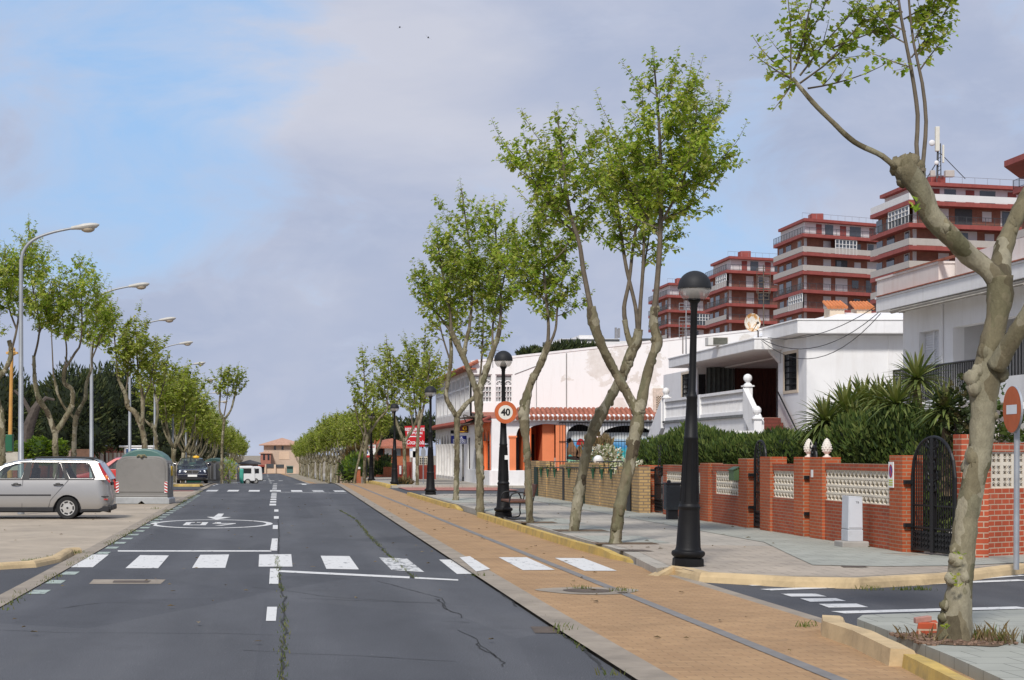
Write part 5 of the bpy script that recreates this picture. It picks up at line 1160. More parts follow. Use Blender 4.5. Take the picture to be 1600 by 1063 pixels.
gate('slim black gate with tall round arch beside the letter box pillar', 1172, 1190, 1.55, 2.0, 1, .36, .1)
gate('slimmest black arched gate, between the two pinecone pillars', 1259.5, 1268.5, 1.50, 1.86, 1, .36, .1)
gate('wide double black iron gate with pointed arch beside the corner pillar', 1416, 1487, 1.36, 1.99, 2, .42, .07, y0o=25.66, skew=.10)
y1, y0 = yw(1104), yw(1112.5); t = thing('sheet_door', 'plain dark grey sheet metal door between red brick walls', 'door', (XW+.05,y0,KH))
mb = MB(); mb.box(XW+.06,XW+.10,y0,y1,KH+.03,1.27); mb.build('door_sheet', Mt('door_slate', (.05,.06,.075), .6, .1, 3), t); mb = MB(); mb.box(XW+.03,XW+.12,y0-.04,y0,KH,1.33); mb.box(XW+.03,XW+.12,y0-.04,y1,1.27,1.33); mb.build('door_frame', BLACKG, t)
# corner: pillar and the wall running along the side street
yc0 = 25.6; t = thing('garden_wall', 'red brick corner wall with round-hole lattice behind the no entry sign', 'wall', (XW, yc0, KH), 'red brick garden walls')
XC = 10.56
mb = MB(); mb.box(XC, XC+.42, yc0, yc0+.33, KH-.02, H+(CY-679)*yc0/F); mb.build('pillar', REDBT, t, bevel=.008)
def zc(py): return H-(py-CY)*(yc0+.6)/F
def xc(px): return (px-CX)*(yc0+.55)/F
XC = 10.56; sl = .6                                             # the wall drifts back a little along the side street
X1 = 24; lx0, lx1, lz1, lz0 = xc(1541), xc(1541)+2.16, zc(706), zc(763)
fm = lambda u, v, d: (u, yc0+.25+(u-XC-.42)*sl+d, v)
mb = MB(); mb.holed([(XC+.421,KH-.02),(X1,KH-.02),(X1,zc(692)),(XC+.421,zc(692))], [[(lx0,lz0),(lx1,lz0),(lx1,lz1),(lx0,lz1)]], fm, .22); mb.build('brickwork', REDBT, t)
mb = MB(); n = 9; u = (lx1-lx0)/n; hz = (lz1-lz0)/3; T = .024
for r in range(3):
    for k in range(n):
        a0, b0 = lx0+k*u, lz0+r*hz; hs = []
        for sx in (0, 1):
            for sz in (0, 1):
                cx_, cz = a0+u*(.28+.44*sx), b0+hz*(.28+.44*sz); e = .155
                hs.append([(cx_+u*e*p*(1-.30*abs(q)*0), cz+hz*e*q) for p, q in ((-1,-1),(0,-.72),(1,-1),(.72,0),(1,1),(0,.72),(-1,1),(-.72,0))])
        hs.append([(a0+u*(.5+.035*math.cos(x)), b0+hz*(.28+.10*math.sin(x))) for x in [2*PI*i/8 for i in range(8)]]); hs.append([(a0+u*(.5+.035*math.cos(x)), b0+hz*(.72+.10*math.sin(x))) for x in [2*PI*i/8 for i in range(8)]])
        hs.append([(a0+u*(.28+.10*math.cos(x)), b0+hz*(.5+.035*math.sin(x))) for x in [2*PI*i/8 for i in range(8)]]); hs.append([(a0+u*(.72+.10*math.cos(x)), b0+hz*(.5+.035*math.sin(x))) for x in [2*PI*i/8 for i in range(8)]])
        mb.holed([(a0,b0),(a0+u,b0),(a0+u,b0+hz),(a0,b0+hz)], hs, lambda p, q, d: (p, yc0+.28+(p-XC-.42)*sl+d, q), .07)
mb.build('lattice', LATT, t)
# ---------------------------------------------------------------- tan wall with hanging planters (x = 10.65)
XT = 9.85
def yt(px): return XT*F/(px-CX)
def zt_(px, py): return H-(py-CY)*XT/(px-CX)
t = thing('garden_wall', 'tan brick garden wall with stepped piers and narrow dark gates', 'wall', (XT, yt(1000), KH))
for a, b, top in ((829,836,1.34),(841,880,1.12),(884,905,1.16),(911,966,1.12),(972,999,1.18)):
    mb = MB(); mb.box(XT, XT+.25, yt(b), yt(a), KH-.05, top); mb.build('brickwork', TANB, t)
for a, b, top in ((829,839,1.44),(844,855,1.44),(875,884,1.34),(884,908,1.42),(916,938,1.42),(965,978,1.36),(990,1000,1.36)):
    mb = MB(); mb.box(XT-.03, XT+.28, yt(b), yt(a), KH-.05, top); mb.build('pier', TANB, t)
DG = Mt('dark_green_gate', (.012,.035,.022), .6, .2, 4)
for k, (a, b) in enumerate(((836,841),(880.5,883.5),(908.5,914),(981,987))):
    mb = MB(); mb.box(XT-.045, XT-.01, yt(b), yt(a), KH, 1.22); g_ = mb.build('iron_gate', DG if k % 2 == 0 else BLACKG, None)
    tag(g_, ('narrow dark green sheet gate at the far end of the tan wall','thin black gate slot in the middle of the tan wall','narrow dark green gate behind the leaning trunk in the tan wall','narrow black gate at the near end of the tan wall')[k], 'gate')
POT = Mt('green_planter', (.03,.10,.055), .6, .15, 6)
for k, x in enumerate((849.5, 860, 871, 893.5, 931.5, 945.5, 960)):
    y = yt(x); z = zt_(x, 733); t2 = thing('hanging_planter', 'long green cone planter hanging from the rail on the tan wall', 'planter', (XT-.1,y,z-.30), 'green planters hung on the tan brick wall')
    mb = MB(); mb.lathe([(.02,0),(.055,.27),(.065,.28),(.065,.30),(.05,.30)], (XT-.10,y,z-.30), 10); mb.build('pot', POT, t2, True)
    mb = MB()
    for _ in range(12): leaf_small(mb, (XT-.10+R.uniform(-.06,.06), y+R.uniform(-.08,.08), z+R.uniform(-.02,.10)), (R.uniform(-1,1),R.uniform(-1,1),.6), .07)
    mb.build('plant', CYPRESS, t2)
t2 = thing('wall_railing', 'low black railing along the top of the tan wall', 'railing', (XT, yt(966), 1.3))
mb = MB()
for a, b in ((841,882),(886,908),(912,968)):
    mb.bar((XT-.03,yt(a),zt_(a,731)),(XT-.03,yt(b),zt_(b,731)),.02); mb.bar((XT+.1,yt(a),zt_(a,721.5)),(XT+.1,yt(b),zt_(b,721.5)),.016)
    for k in range(9): y = yt(a)+(yt(b)-yt(a))*k/8; mb.bar((XT-.03,y,zt_(a,731)),(XT-.03,y,zt_(a,731)-.12),.014); mb.bar((XT+.1,y,1.1),(XT+.1,y,zt_(b,722)),.012)
mb.build('rail', BLACKG, t2)
for k, (x, y, r) in enumerate(((925.5,719,.15),)):
    p = W(x, y, yt(x)-.0); mb = MB(); mb.ball((XT+.18,p.y,p.z), r, 14, 10); mb.lathe([(.08,0),(.06,.3)], (XT+.18,p.y,p.z-.40), 8); tag(mb.build('globe_lamp', Mt('white_globe', (.75,.74,.72), .35), None, True), 'white globe lamp on top of the tan wall beside pale flowers', 'lamp')
# ---------------------------------------------------------------- hedges and garden plants
def spray_shrub(name, label, cat, blobs, n, size, mat, group=None, upright=.6, trunk=True, shapefn=None, base=KH):
    cx_ = sum(b[0][0] for b in blobs)/len(blobs); cy_ = sum(b[0][1] for b in blobs)/len(blobs)
    root = thing(name, label, cat, (cx_, cy_, base), group); mb = MB(); tot = sum(b[1][0]*b[1][1]*b[1][2] for b in blobs)
    for (c, r) in blobs:
        for _ in range(int(n*r[0]*r[1]*r[2]/tot)):
            v = Vector((R.gauss(0,1), R.gauss(0,1), R.gauss(0,1))).normalized(); q = R.random()**.22
            nz = 1+.22*mnoise.noise((v.x*2.4+c[0], v.y*2.4+c[1], v.z*2.4))+.12*mnoise.noise((v.x*6+c[0], v.y*6, v.z*6))
            p = Vector((c[0]+v.x*r[0]*q*nz, c[1]+v.y*r[1]*q*nz, c[2]+v.z*r[2]*q*nz))
            if p.z < base: continue
            d = (v*(1-upright)+Vector((R.uniform(-.4,.4),R.uniform(-.4,.4),upright+R.uniform(-.2,.4)))).normalized(); s = size*R.uniform(.5,1.4)
            if shapefn: shapefn(mb, p, d, s)
            else:
                o = d.cross(Vector((R.uniform(-1,1),R.uniform(-1,1),.3))).normalized()*s*.17
                mb.add([p-o, p+o, p+d*s*.6+o*.7, p+d*s, p+d*s*.6-o*.7], [(0,1,2,3,4)])
    mb.build('foliage', mat, root)
    tr = MB()
    for c, r in blobs: tr.tube([(c[0],c[1],base-.05),(c[0]+R.uniform(-.1,.1),c[1],c[2])], [.07,.04], 6)
    tr.build('stem', DARKBARK, root)
    return root
R.seed(5)
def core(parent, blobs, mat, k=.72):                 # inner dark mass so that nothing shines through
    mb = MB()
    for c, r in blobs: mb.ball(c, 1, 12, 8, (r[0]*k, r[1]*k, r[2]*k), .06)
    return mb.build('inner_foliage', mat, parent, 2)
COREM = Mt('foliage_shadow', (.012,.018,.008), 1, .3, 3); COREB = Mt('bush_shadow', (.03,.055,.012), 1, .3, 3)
def hedge_blob(px, pyt, pyb, half, x=11.75, dep=.7):
    Y = x*F/(px-CX); zt = H-(pyt-CY)*Y/F; zb = H-(pyb-CY)*Y/F; return ((x, Y, (zt+zb)/2), (dep, half, (zt-zb)/2+.08))
HEDGES = [('cypress hedge mound by the tan wall end, overhanging the narrow gate', [hedge_blob(1030,688,740,1.0), hedge_blob(1055,681,735,1.4)]),
    ('cypress hedge mound behind the nearest lamp post', [hedge_blob(1085,668,735,1.4,12.2), hedge_blob(1105,676,730,1.2,11.9)]),
    ('cypress hedge mound above the letter box wall', [hedge_blob(1130,682,730,1.1,11.8), hedge_blob(1152,688,728,.8,11.7)]),
    ('cypress hedge mound left of the pinecone finials', [hedge_blob(1182,683,732,.8,12.0), hedge_blob(1215,678,730,1.0,12.0), hedge_blob(1238,682,726,.7,11.8)]),
    ('broad cypress bush behind the longest brick wall', [hedge_blob(1310,664,728,.9,11.9), hedge_blob(1345,655,728,1.1,12.0), hedge_blob(1293,680,726,.5,11.8)]),
    ('tall dark cypress bush beside the wide double gate', [hedge_blob(1383,650,728,.7,12.0), hedge_blob(1410,640,740,.7,12.2)]),
    ('dark cypress screen seen through the wide double gate', [hedge_blob(1440,650,800,.7,12.4), hedge_blob(1465,665,830,.55,12.4), hedge_blob(1440,720,840,.7,12.3)])]
for lab, bl in HEDGES:
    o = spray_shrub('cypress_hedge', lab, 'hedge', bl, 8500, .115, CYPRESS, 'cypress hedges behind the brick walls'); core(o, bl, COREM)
def yucca(label, px, py, Y, r, n=90, stem=1.0, name='yucca', droop=.35):
    r *= 1.18
    c = W(px, py, Y); root = thing(name, label, 'yucca', (c.x, c.y, c.z-stem), 'yuccas in the villa garden'); mb = MB()
    for k in range(n):
        a = k*2.39996; e = math.asin(1-1.55*(k+.5)/n); l = r*R.uniform(.8,1.1); d = Vector((math.cos(a)*math.cos(e), math.sin(a)*math.cos(e), math.sin(e)))
        side = d.cross(Vector((0,0,1)))
        if side.length < .05: side = Vector((1,0,0))
        side.normalize(); w_ = r*.042; p0 = c+d*.04; g_ = Vector((0,0,-droop*l*(1-abs(d.z)*.6)))
        q = [(p0, w_*.8), (p0+d*l*.35+g_*.06, w_*1.15), (p0+d*l*.7+g_*.32, w_*.85), (p0+d*l+g_*.8, .002)]
        vs = []
        for pt, ww in q: vs += [pt+side*ww, pt-Vector((0,0,ww*.35)), pt-side*ww]
        mb.add(vs, [(i*3+k2, i*3+k2+1, i*3+k2+4, i*3+k2+3) for i in range(3) for k2 in range(2)])
    mb.build('leaves', YUCCA, root)
    mb = MB(); mb.tube([(c.x,c.y,c.z-stem-.1),(c.x+.03,c.y,c.z-stem*.5),(c.x,c.y,c.z)], [.11,.09,.07], 8, jit=.1)
    for k in range(30): a = R.uniform(0,6.3); z = c.z-R.uniform(.1,.7); mb.add([(c.x,c.y,z),(c.x+.02,c.y+.02,z+.03),(c.x+math.cos(a)*.22,c.y+math.sin(a)*.22,z-.45)], [(0,1,2)])
    mb.build('stem', Mt('yucca_stem', (.20,.145,.085), .95, .3, 8), root, True); return root
yucca('tallest yucca rosette before the black terrace railing', 1433, 592, 33, .62, 90, 1.6)
yucca('yucca rosette lower down left of the tallest one', 1400, 632, 32.5, .60, 100, 1.4)
yucca('yucca rosette with dry skirt above the wide double gate', 1477, 640, 30.8, .58, 100, 1.5)
yucca('small yucca rosette at the rear of the garden clump', 1375, 622, 34, .5, 80, 1.2)
for k, (x, y, r) in enumerate(((1290,660,.62),(1322,642,.68),(1350,632,.66),(1335,668,.60),(1372,650,.60),(1302,684,.45),(1352,665,.55))):
    yucca(('low spiky plant at the left end of the yucca clump','low spiky plant highest in the middle of the yucca clump','low spiky plant next to the yucca rosettes','low spiky plant deep in the middle of the clump','low spiky plant under the yucca rosettes','smallest low spiky plant near the finials','low spiky plant in the heart of the yucca clump')[k], x, y, 35+(k % 3)*.5, r*1.05, 120, .6, 'spiky_plant', .5)
bl = [(W(1500,640,30.5), (.4,.5,.55)), (W(1505,690,30.3), (.35,.5,.6))]; spray_shrub('leafy_shrub', 'dark leafy shrub behind the big plane trunk', 'shrub', bl, 420, .13, Leaf('dark_shrub_leaf', [(.02,.035,.012),(.04,.06,.02),(.09,.07,.03)], .2), shapefn=leaf)
bl = [(W(1562,665,29.5), (.35,.4,.6)), (W(1568,690,29.4), (.4,.4,.35))]; spray_shrub('leafy_shrub', 'open leafy shrub over the corner lattice wall', 'shrub', bl, 240, .13, Leaf('mid_shrub_leaf', [(.03,.055,.015),(.06,.10,.02),(.11,.12,.04)], .25), shapefn=leaf)
bl = [(W(985,738,50), (.5,.7,.35)), (W(948,715,56), (.5,.8,.4))]; spray_shrub('leafy_shrub', 'pale flowering shrub above the tan wall', 'shrub', bl, 600, .13, Leaf('pale_shrub_leaf', [(.12,.15,.06),(.22,.25,.12),(.7,.68,.66),(.75,.7,.7)], .25), shapefn=leaf)
bl = [(W(935,708,64), (.7,.7,.7))]; spray_shrub('dry_shrub', 'brownish dry shrub in front of the mural', 'shrub', bl, 500, .22, DRY, upright=.9)
# ================================================================ white villa (street face at x = 17.5)
X0 = 17.5
def gxp(px, x): return x*F/(px-CX)                   # distance at which plane x meets a picture column
t = thing('white_villa', 'white flat roofed villa with deep porch, terrace balustrade and outside stair', 'house', (X0, 55, 0)); villa = t
yA, yB_, yC, yD = 54.8, 57.9, 69.0, 73.0
win = [(56.05,3.38),(57.35,3.38),(57.35,4.95),(56.05,4.95)]
y_a, y_b = gxp(1246,X0), gxp(1226,X0); zt1, zt0 = H+(CY-551)*y_a/F, H+(CY-609)*y_a/F
mb = MB(); mb.holed([(yA,0),(yB_,0),(yB_,5.62),(yA,5.62)], [[(y_a,zt0),(y_b,zt0),(y_b,zt1),(y_a,zt1)]], lambda u, v, d: (X0+d, u, v), .25)
mb.box(X0+.002, 28, yA-.004, yA+.25, 0, 5.62); mb.box(X0+.26, 28, yA+.25, yB_, 0, 2.98); mb.box(X0+.26, 20.8, yB_-.2, yB_, 2.98, 5.62)
mb.box(20.8, 21.0, yB_, yC, 2.98, 5.62); mb.box(X0+.002,28,yC,yC+.2,0,5.3)
mb.build('wall', WHITE, t)
y1_, y0_ = gxp(1066,X0), gxp(1078.5,X0); zz1, zz0 = H+(CY-585)*71/F, H+(CY-622)*71/F
mb = MB(); mb.holed([(yC+.003,0),(yD+2,0),(yD+2,5.25),(yC+.003,5.25)], [[(y0_,zz0),(y1_,zz0),(y1_,zz1),(y0_,zz1)]], lambda u, v, d: (X0+d, u, v), .25); mb.build('wall', WHITE, t)
CREAMF = Mt('cream_window_surround', (.62,.52,.40), .8, .06, 5)
def framed(parent, ya, yb, z0, z1, x, grille=True, gm=BLACKG, glass=WIN, fr=.10):
    mb = MB(); mb.holed([(ya-fr,z0-fr),(yb+fr,z0-fr),(yb+fr,z1+fr),(ya-fr,z1+fr)], [[(ya,z0),(yb,z0),(yb,z1),(ya,z1)]], lambda u, v, d: (x-.03+d, u, v), .10); w_ = mb.build('window', CREAMF, parent)
    mb = MB(); mb.box(x+.14,x+.16,ya,yb,z0,z1); mb.build('pane', glass, w_)
    if grille:
        mb = MB(); n = max(3, int((yb-ya)/.14))
        for k in range(n+1): y = ya+(yb-ya)*k/n; mb.bar((x+.02,y,z0),(x+.02,y,z1),.012)
        m = max(3, int((z1-z0)/.2))
        for k in range(m+1):
            z = z0+(z1-z0)*k/m; mb.bar((x+.02,ya,z),(x+.02,yb,z),.009)
            for q in range(n): mb.ball((x+.01,ya+(yb-ya)*(q+.5)/n,z),.03,6,4)
        mb.build('grille', gm, w_)
framed(t, y_a, y_b, zt0, zt1, X0, True); framed(t, y0_, y1_, zz0, zz1, X0, True)
mb = MB(); mb.box(17.03, 28, 54.25, 58.2, 5.64, 6.06); mb.box(17.0, 28.03, 54.22, 58.23, 6.06, 6.12); mb.build('roof_slab', WHITE2, t, bevel=.02)
mb = MB(); mb.prism([(18.2,54.6,6.12),(27.6,54.6,6.12),(26,57.9,6.62),(19.6,57.9,6.62)], (0,9,0)); mb.box(18.6,28,58.24,75,5.25,5.60); mb.box(18.57,28,58.24,75.03,5.60,5.65); mb.build('roof', WHITE2, t)
mb = MB(); mb.box(16.5, 20.7, 57.3, 69.8, 5.30, 5.66); mb.box(16.47, 20.72, 57.27, 69.83, 5.66, 5.72); mb.build('porch_roof', WHITE2, t, bevel=.02)
mb = MB(); mb.prism([(17.1,57.6,5.30),(17.49,57.6,5.30),(17.49,57.6,4.85)], (0,.25,0)); mb.build('bracket', WHITE2, t)
mb = MB(); mb.box(16.35, 20.8, 57.95, 69.0, 2.78, 2.98); mb.build('terrace_floor', Mt('terrace_tile', (.30,.16,.12), .8, .1, 4), t)
mb = MB(); n = 26
vs = [];
for k in range(n+1): x = 17.85+1.15*k/n; vs += [(x, yC-.12+.05*math.sin(k*1.45), 2.98), (x, yC-.12+.05*math.sin(k*1.45), 5.28)]
mb.add(vs, [(2*k, 2*k+2, 2*k+3, 2*k+1) for k in range(n)]); mb.build('curtain', Mt('grey_curtain', (.11,.125,.115), .95, .2, 5), t, 2)
mb = MB()
for k in range(9): mb.box(19.05+k*.19, 19.05+k*.19+.182, yC-.06, yC-.02, 2.98, 5.28)
mb.build('brown_panel_door', Mt('brown_panel', (.085,.022,.012), .6, .25, 2), t, bevel=.006)
mb = MB(); mb.box(17.55,17.83,yC-.05,yC-.01,2.98,5.0); mb.build('side_door', DARK, t)
xb = 16.3
def post(mb, x, y, z0, z1, ball=.15):
    mb.box(x-.13,x+.13,y-.13,y+.13,z0,z1); mb.box(x-.18,x+.18,y-.18,y+.18,z1,z1+.05); mb.lathe([(.18,0),(.06,.12),(.05,.16)], (x,y,z1+.05), 4, True); mb.ball((x,y,z1+.30), ball, 12, 8)
ya, yb = 57.4, 69.4
for q in ((xb, ya, 2.95, 4.02), (xb, yb, 2.95, 4.02), (xb-.25, ya-1.95, 1.9, 2.86)): mb = MB(); post(mb, *q); mb.build('balustrade_post', WHITE2, t)
MB().box(xb-.11,xb+.11,gxp(1096,xb)-.12,gxp(1096,xb)+.12,2.98,3.97).build('balustrade_post', WHITE2, t)
mb = MB(); mb.box(xb-.10,xb+.10,ya,yb,3.86,3.96); mb.box(xb-.08,xb+.08,ya,yb,3.08,3.20); mb.box(xb-.06,xb+.06,ya,yb,3.60,3.66)
for k in range(72): y = ya+.2+(yb-ya-.4)*k/71; mb.box(xb-.035,xb+.035,y-.045,y+.045,3.20,3.60); mb.prism([(xb-.03,y-.07,3.66),(xb-.03,y+.07,3.66),(xb-.03,y,3.85)], (.06,0,0))
mb.box(xb+.045,xb+.06,ya,yb,3.12,3.9)
mb.build('balustrade', WHITE2, t)
mb = MB(); mb.box(xb-.13,xb+.2,ya-.1,yb+.1,2.98,3.07); mb.build('terrace_edge', Mt('weathered_edge', (.16,.165,.16), .9, .25, 3), t)
mb = MB(); mb.box(xb-.05,xb+.2,ya,yb,0,2.975); mb.build('terrace_wall', WHITE, t)
def stringer(y0, z0, y1, z1, x, w=.2, hh=1.0): return MB().prism([(x-w/2,y0,z0-hh),(x-w/2,y0,z0),(x-w/2,y1,z1),(x-w/2,y1,z1-hh)], (w,0,0))
stringer(ya-.1, 3.98, ya-1.95, 2.8, xb-.1, .18, 1.0).build('stair_parapet', WHITE2, t); stringer(yb+.1, 3.98, yb+4.0, 1.6, xb-.1, .18, 1.2).build('stair_parapet', WHITE2, t)
mb = MB(); stq = [(ya-.1, 3.0), (ya-2.0,1.85)]; mb.prism([(xb-.02,ya-.1,2.98),(xb-.02,ya-2.3,1.5),(xb-.02,ya-2.3,0),(xb-.02,ya-.1,0)], (.18,0,0)); mb.build('stair_side', WHITE, t)
mb = MB(); 
for k in range(8): mb.box(xb+.22,X0-.05,ya+.3-(k+1)*.28,ya+.3-k*.28,0,2.95-k*.17)
mb.build('stair_steps', Brick('stair_tile', (.20,.06,.045), (.17,.05,.04), (.09,.04,.03), .4, .12, .008), t)
mb = MB(); mb.bar((X0-.10,ya+.2,3.85),(X0-.10,ya-2.1,2.35),.035); mb.build('handrail', BLACKG, t)
mb = MB(); mb.box(14.6, 17.4, 53.2, 53.4, 0, 2.35); mb.box(14.5,17.5,53.15,53.45,2.35,2.45); mb.prism([(14.6,53.2,2.45),(14.6,53.2,1.9),(13.6,53.2,1.7)], (0,.2,0)); mb.build('garden_parapet', WHITE2, t)
mb = MB(); mb.bar((19.6+.6,yA-.02,0),(19.6+.6,yA-.02,5.6),.018,6); mb.build('downpipe', WHITE2, t)
# roof gear, each a thing
p = W(1176, 504, 58.4); t2 = thing('satellite_dish', 'rusty satellite dish on the villa roof edge', 'satellite dish', p)
m, nt, b, out = nodes('rusty_dish'); c = ramp(nt, noise(nt, scaled(nt, pos(nt), (2.2,2.2,1.2)), 2.4, 7, .7, .5), [(.46, (.72,.68,.60)), (.53, (.55,.30,.10)), (.66, (.42,.16,.04))]); L(nt, c, b.inputs['Base Color']); b.inputs['Roughness'].default_value = .7
mb = MB(); vs = []; n = 28
for r_ in (0,.12,.22,.30):
    for k in range(n): a = 2*PI*k/n; vs.append((p.x+r_*math.cos(a)*.95, p.y-.02-.35*r_*r_*3+.12, p.z+r_*1.08*math.sin(a)))
mb.add(vs, [(i*n+k, i*n+(k+1) % n, (i+1)*n+(k+1) % n, (i+1)*n+k) for i in range(3) for k in range(n)]); mb.build('dish', m, t2, True)
mb = MB(); mb.tube([(p.x+.25,p.y+.2,p.z-.55),(p.x+.25,p.y+.2,p.z-.3),(p.x,p.y+.14,p.z-.05)], .025, 6); mb.bar((p.x,p.y,p.z-.3),(p.x+.05,p.y-.45,p.z-.05),.012); mb.ball((p.x+.05,p.y-.45,p.z-.05),.05,8,6); mb.build('mount', IRON, t2)
p = W(1120, 536, 62); t2 = thing('air_conditioner', 'rust stained air conditioner box on the porch roof', 'air conditioner', (p.x,p.y,5.72))
mb = MB(); mb.box(p.x-.38,p.x+.36,p.y-.25,p.y+.25,5.73,6.05); mb.build('casing', Mt('casing_rusty', (.68,.66,.62), .6, .08, 3, dirt=(.40,.17,.07), dirtamt=.8), t2, bevel=.02)
mb = MB(); mb.box(p.x-.20,p.x+.33,p.y-.26,p.y-.252,5.76,6.02)
mb.build('grille_panel', Mt('ac_grille', (.10,.10,.08), .8, .2, 10), t2)
ATM = Mt('aerial_metal', (.30,.30,.31), .5, .2, 5, metal=.5)
def aerial(label, px, pyb, pyt, Y, arms, m=ATM, r=.025):
    a, b = W(px, pyb, Y), W(px, pyt, Y); t_ = thing('tv_aerial', label, 'aerial', a); mb = MB(); mb.tube([a, b], [r, r*.8], 6); mb.build('mast', m, t_); mb = MB()
    for (py, w_, n) in arms:
        z = W(px, py, Y).z
        for k in range(n): mb.bar((a.x-w_,Y,z-k*.13),(a.x+w_,Y,z-k*.13),.012)
        mb.bar((a.x,Y-.35,z-.06*n),(a.x,Y+.35,z-.06*n),.014); mb.bar((a.x-w_,Y,z),(a.x-w_,Y,z-(n-1)*.13),.012); mb.bar((a.x+w_,Y,z),(a.x+w_,Y,z-(n-1)*.13),.012)
    mb.build('elements', m, t_); return t_
aerial('grey tv aerial with grid elements beside the lamp post', 1072, 553, 470, 63, [(496,.26,7),(474,.26,3)])
aerial('thin rusty mast beside the grid aerial', 1067, 553, 505, 62, [], IRON, .02); aerial('rusty tall aerial behind the satellite dish', 1193, 511, 414, 62, [(420,.25,8),(452,.2,4)], IRON, .025)
aerial('small aerial on the white wall by the speed sign', 770, 575, 545, 84, [(548,.3,3)], ATM, .02)
for k, (x, y) in enumerate(((1303,481),(1345,482))):
    p = W(x, y, 57.5+k*.4); t2 = thing('roof_vent', ('roof vent house with orange tiled lid, on an open frame','roof vent house with orange tiled lid, on a solid block')[k], 'roof vent', (p.x,p.y,6.15))
    mb = MB(); mb.box(p.x-.24,p.x+.26,p.y-.3,p.y+.3,6.2,p.z-.02); mb.build('block', CREAMF, t2); mb = MB()
    for q in range(6): mb.tube([(p.x-.30+q*.12,p.y-.38,p.z-.02),(p.x-.28+q*.12-.01*q,p.y+.2,p.z+.22)], [.065,.06], 8)
    mb.build('tiles', Mt('orange_roof_tile', (.55,.19,.07), .8, .2, 6), t2, True)
def cable(label, a, b, sag, r=.012, n=14):
    a, b = Vector(a), Vector(b); mb = MB(); mb.tube([a.lerp(b, i/n)+Vector((0,0,-sag*4*(i/n)*(1-i/n))) for i in range(n+1)], r, 5); return tag(mb.build('overhead_cable', BLACKG), label, 'cable', 'cables slung across the villas')
for k, (a, b, s_) in enumerate(((W(1190,530,57.2),W(1380,482,48.5),.7),(W(1190,532,57.1),W(1376,490,48.5),.95),(W(1200,528,57.0),W(1370,478,48.6),.35),(W(1385,478,48),W(1470,432,46.5),-.05))): cable('black overhead cable drooping across the white villa', a, b, s_)
# ================================================================ second villa (street face x = 18)
X2 = 18.0; t = thing('white_villa', 'white villa with shuttered window, recessed balcony and black railing beside the big plane trunk', 'house', (X2, 42, 0))
yL = gxp(1411, X2); ys0, ys1 = gxp(1467,X2), gxp(1436,X2); zs1 = H+(CY-517)*((ys0+ys1)/2)/F
yp0, yp1 = 38.2, gxp(1489, X2); zp = H+(CY-512)*yp1/F
mb = MB(); mb.holed([(30,0),(yL,0),(yL,6.0),(30,6.0)], [[(ys0,3.0),(ys1,3.0),(ys1,zs1),(ys0,zs1)],[(yp0,3.0),(yp1,3.0),(yp1,zp),(yp0,zp)],[(33,3.0),(36.3,3.0),(36.3,5.4),(33,5.4)]], lambda u, v, d: (X2+d, u, v), .3)
mb.box(X2+.302, 28, yL-.3, yL-.002, 0, 6.0); mb.box(X2+.302,28,30,30.3,0,6); mb.build('wall', WHITE, t)
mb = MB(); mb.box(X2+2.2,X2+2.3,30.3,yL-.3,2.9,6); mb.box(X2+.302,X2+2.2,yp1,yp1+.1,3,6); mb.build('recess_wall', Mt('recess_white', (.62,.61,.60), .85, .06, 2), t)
mb = MB(); 
for k in range(30): z = 3.02+k*(zs1-3.04)/30; mb.prism([(X2+.16,ys0+.03,z),(X2+.19,ys0+.03,z+.065),(X2+.21,ys0+.03,z+.065),(X2+.18,ys0+.03,z)], (0,ys1-ys0-.06,0))
ym = (ys0+ys1)/2; mb.box(X2+.13,X2+.22,ym-.03,ym+.03,3,zs1); mb.box(X2+.20,X2+.23,ys0,ys1,3,zs1); mb.build('shutter', Mt('white_shutter', (.74,.74,.75), .6, .03, 4), t)
mb = MB(); mb.box(17.35,28,yL+.4-13,yL+.35,5.80,6.16); mb.box(17.32,28,yL+.4-13.03,yL+.38,6.16,6.22); mb.build('roof_slab', WHITE2, t, bevel=.015)
mb = MB(); mb.box(17.5,22.5,43.9,48.4,6.24,6.74); mb.box(17.47,22.53,43.87,48.43,6.74,6.80); mb.box(17.9,26,34,43.8,6.24,6.9); mb.build('upper_parapet', Mt('pinkish_parapet', (.70,.63,.59), .85, .06, 1.5, dirt=(.42,.27,.2), dirtamt=.4, streak=True), t)
mb = MB(); mb.box(17.45,17.60,42.5,47.0,6.80,6.84); mb.box(17.29,17.5,35,47.9,6.222,6.25); mb.build('tile_edge', TERRA, t)
mb = MB(); mb.tube([(17.42,47.0,5.74),(17.45,36,5.72)], .07, 8); mb.bar((17.5,46.3,5.66),(17.1,45.5,5.60),.03); mb.bar((17.5,41,5.66),(17.1,40.4,5.60),.03); mb.bar((17.1,45.6,5.60),(17.1,38,5.60),.03); mb.build('folded_awning', Mt('awning_grey', (.34,.31,.26), .8, .2, 3), t)
mb = MB(); mb.box(16.4, X2-.002, 37, gxp(1395,16.5), 2.72, 2.98); mb.box(16.7,16.9,37,gxp(1395,16.7),0,2.715); mb.build('balcony', WHITE, t)
mb = MB(); xr = 16.5; ya, yb = 38.9, gxp(1396,xr)
mb.bar((xr,ya,3.93),(xr,yb,3.93),.028); mb.bar((xr,ya,3.10),(xr,yb,3.10),.022)
for k in range(54): y = ya+(yb-ya)*k/53; mb.bar((xr,y,3.10),(xr,y,3.93),.018)
mb.tube(catmull([(xr,ya,3.93),(xr,38.2,4.0),(xr,37.7,4.35),(xr,37.0,4.45),(xr,35,4.5)], [.03]*5, .1)[0], .028, 6); mb.bar((xr,37.5,3.45),(xr,35,3.5),.022)
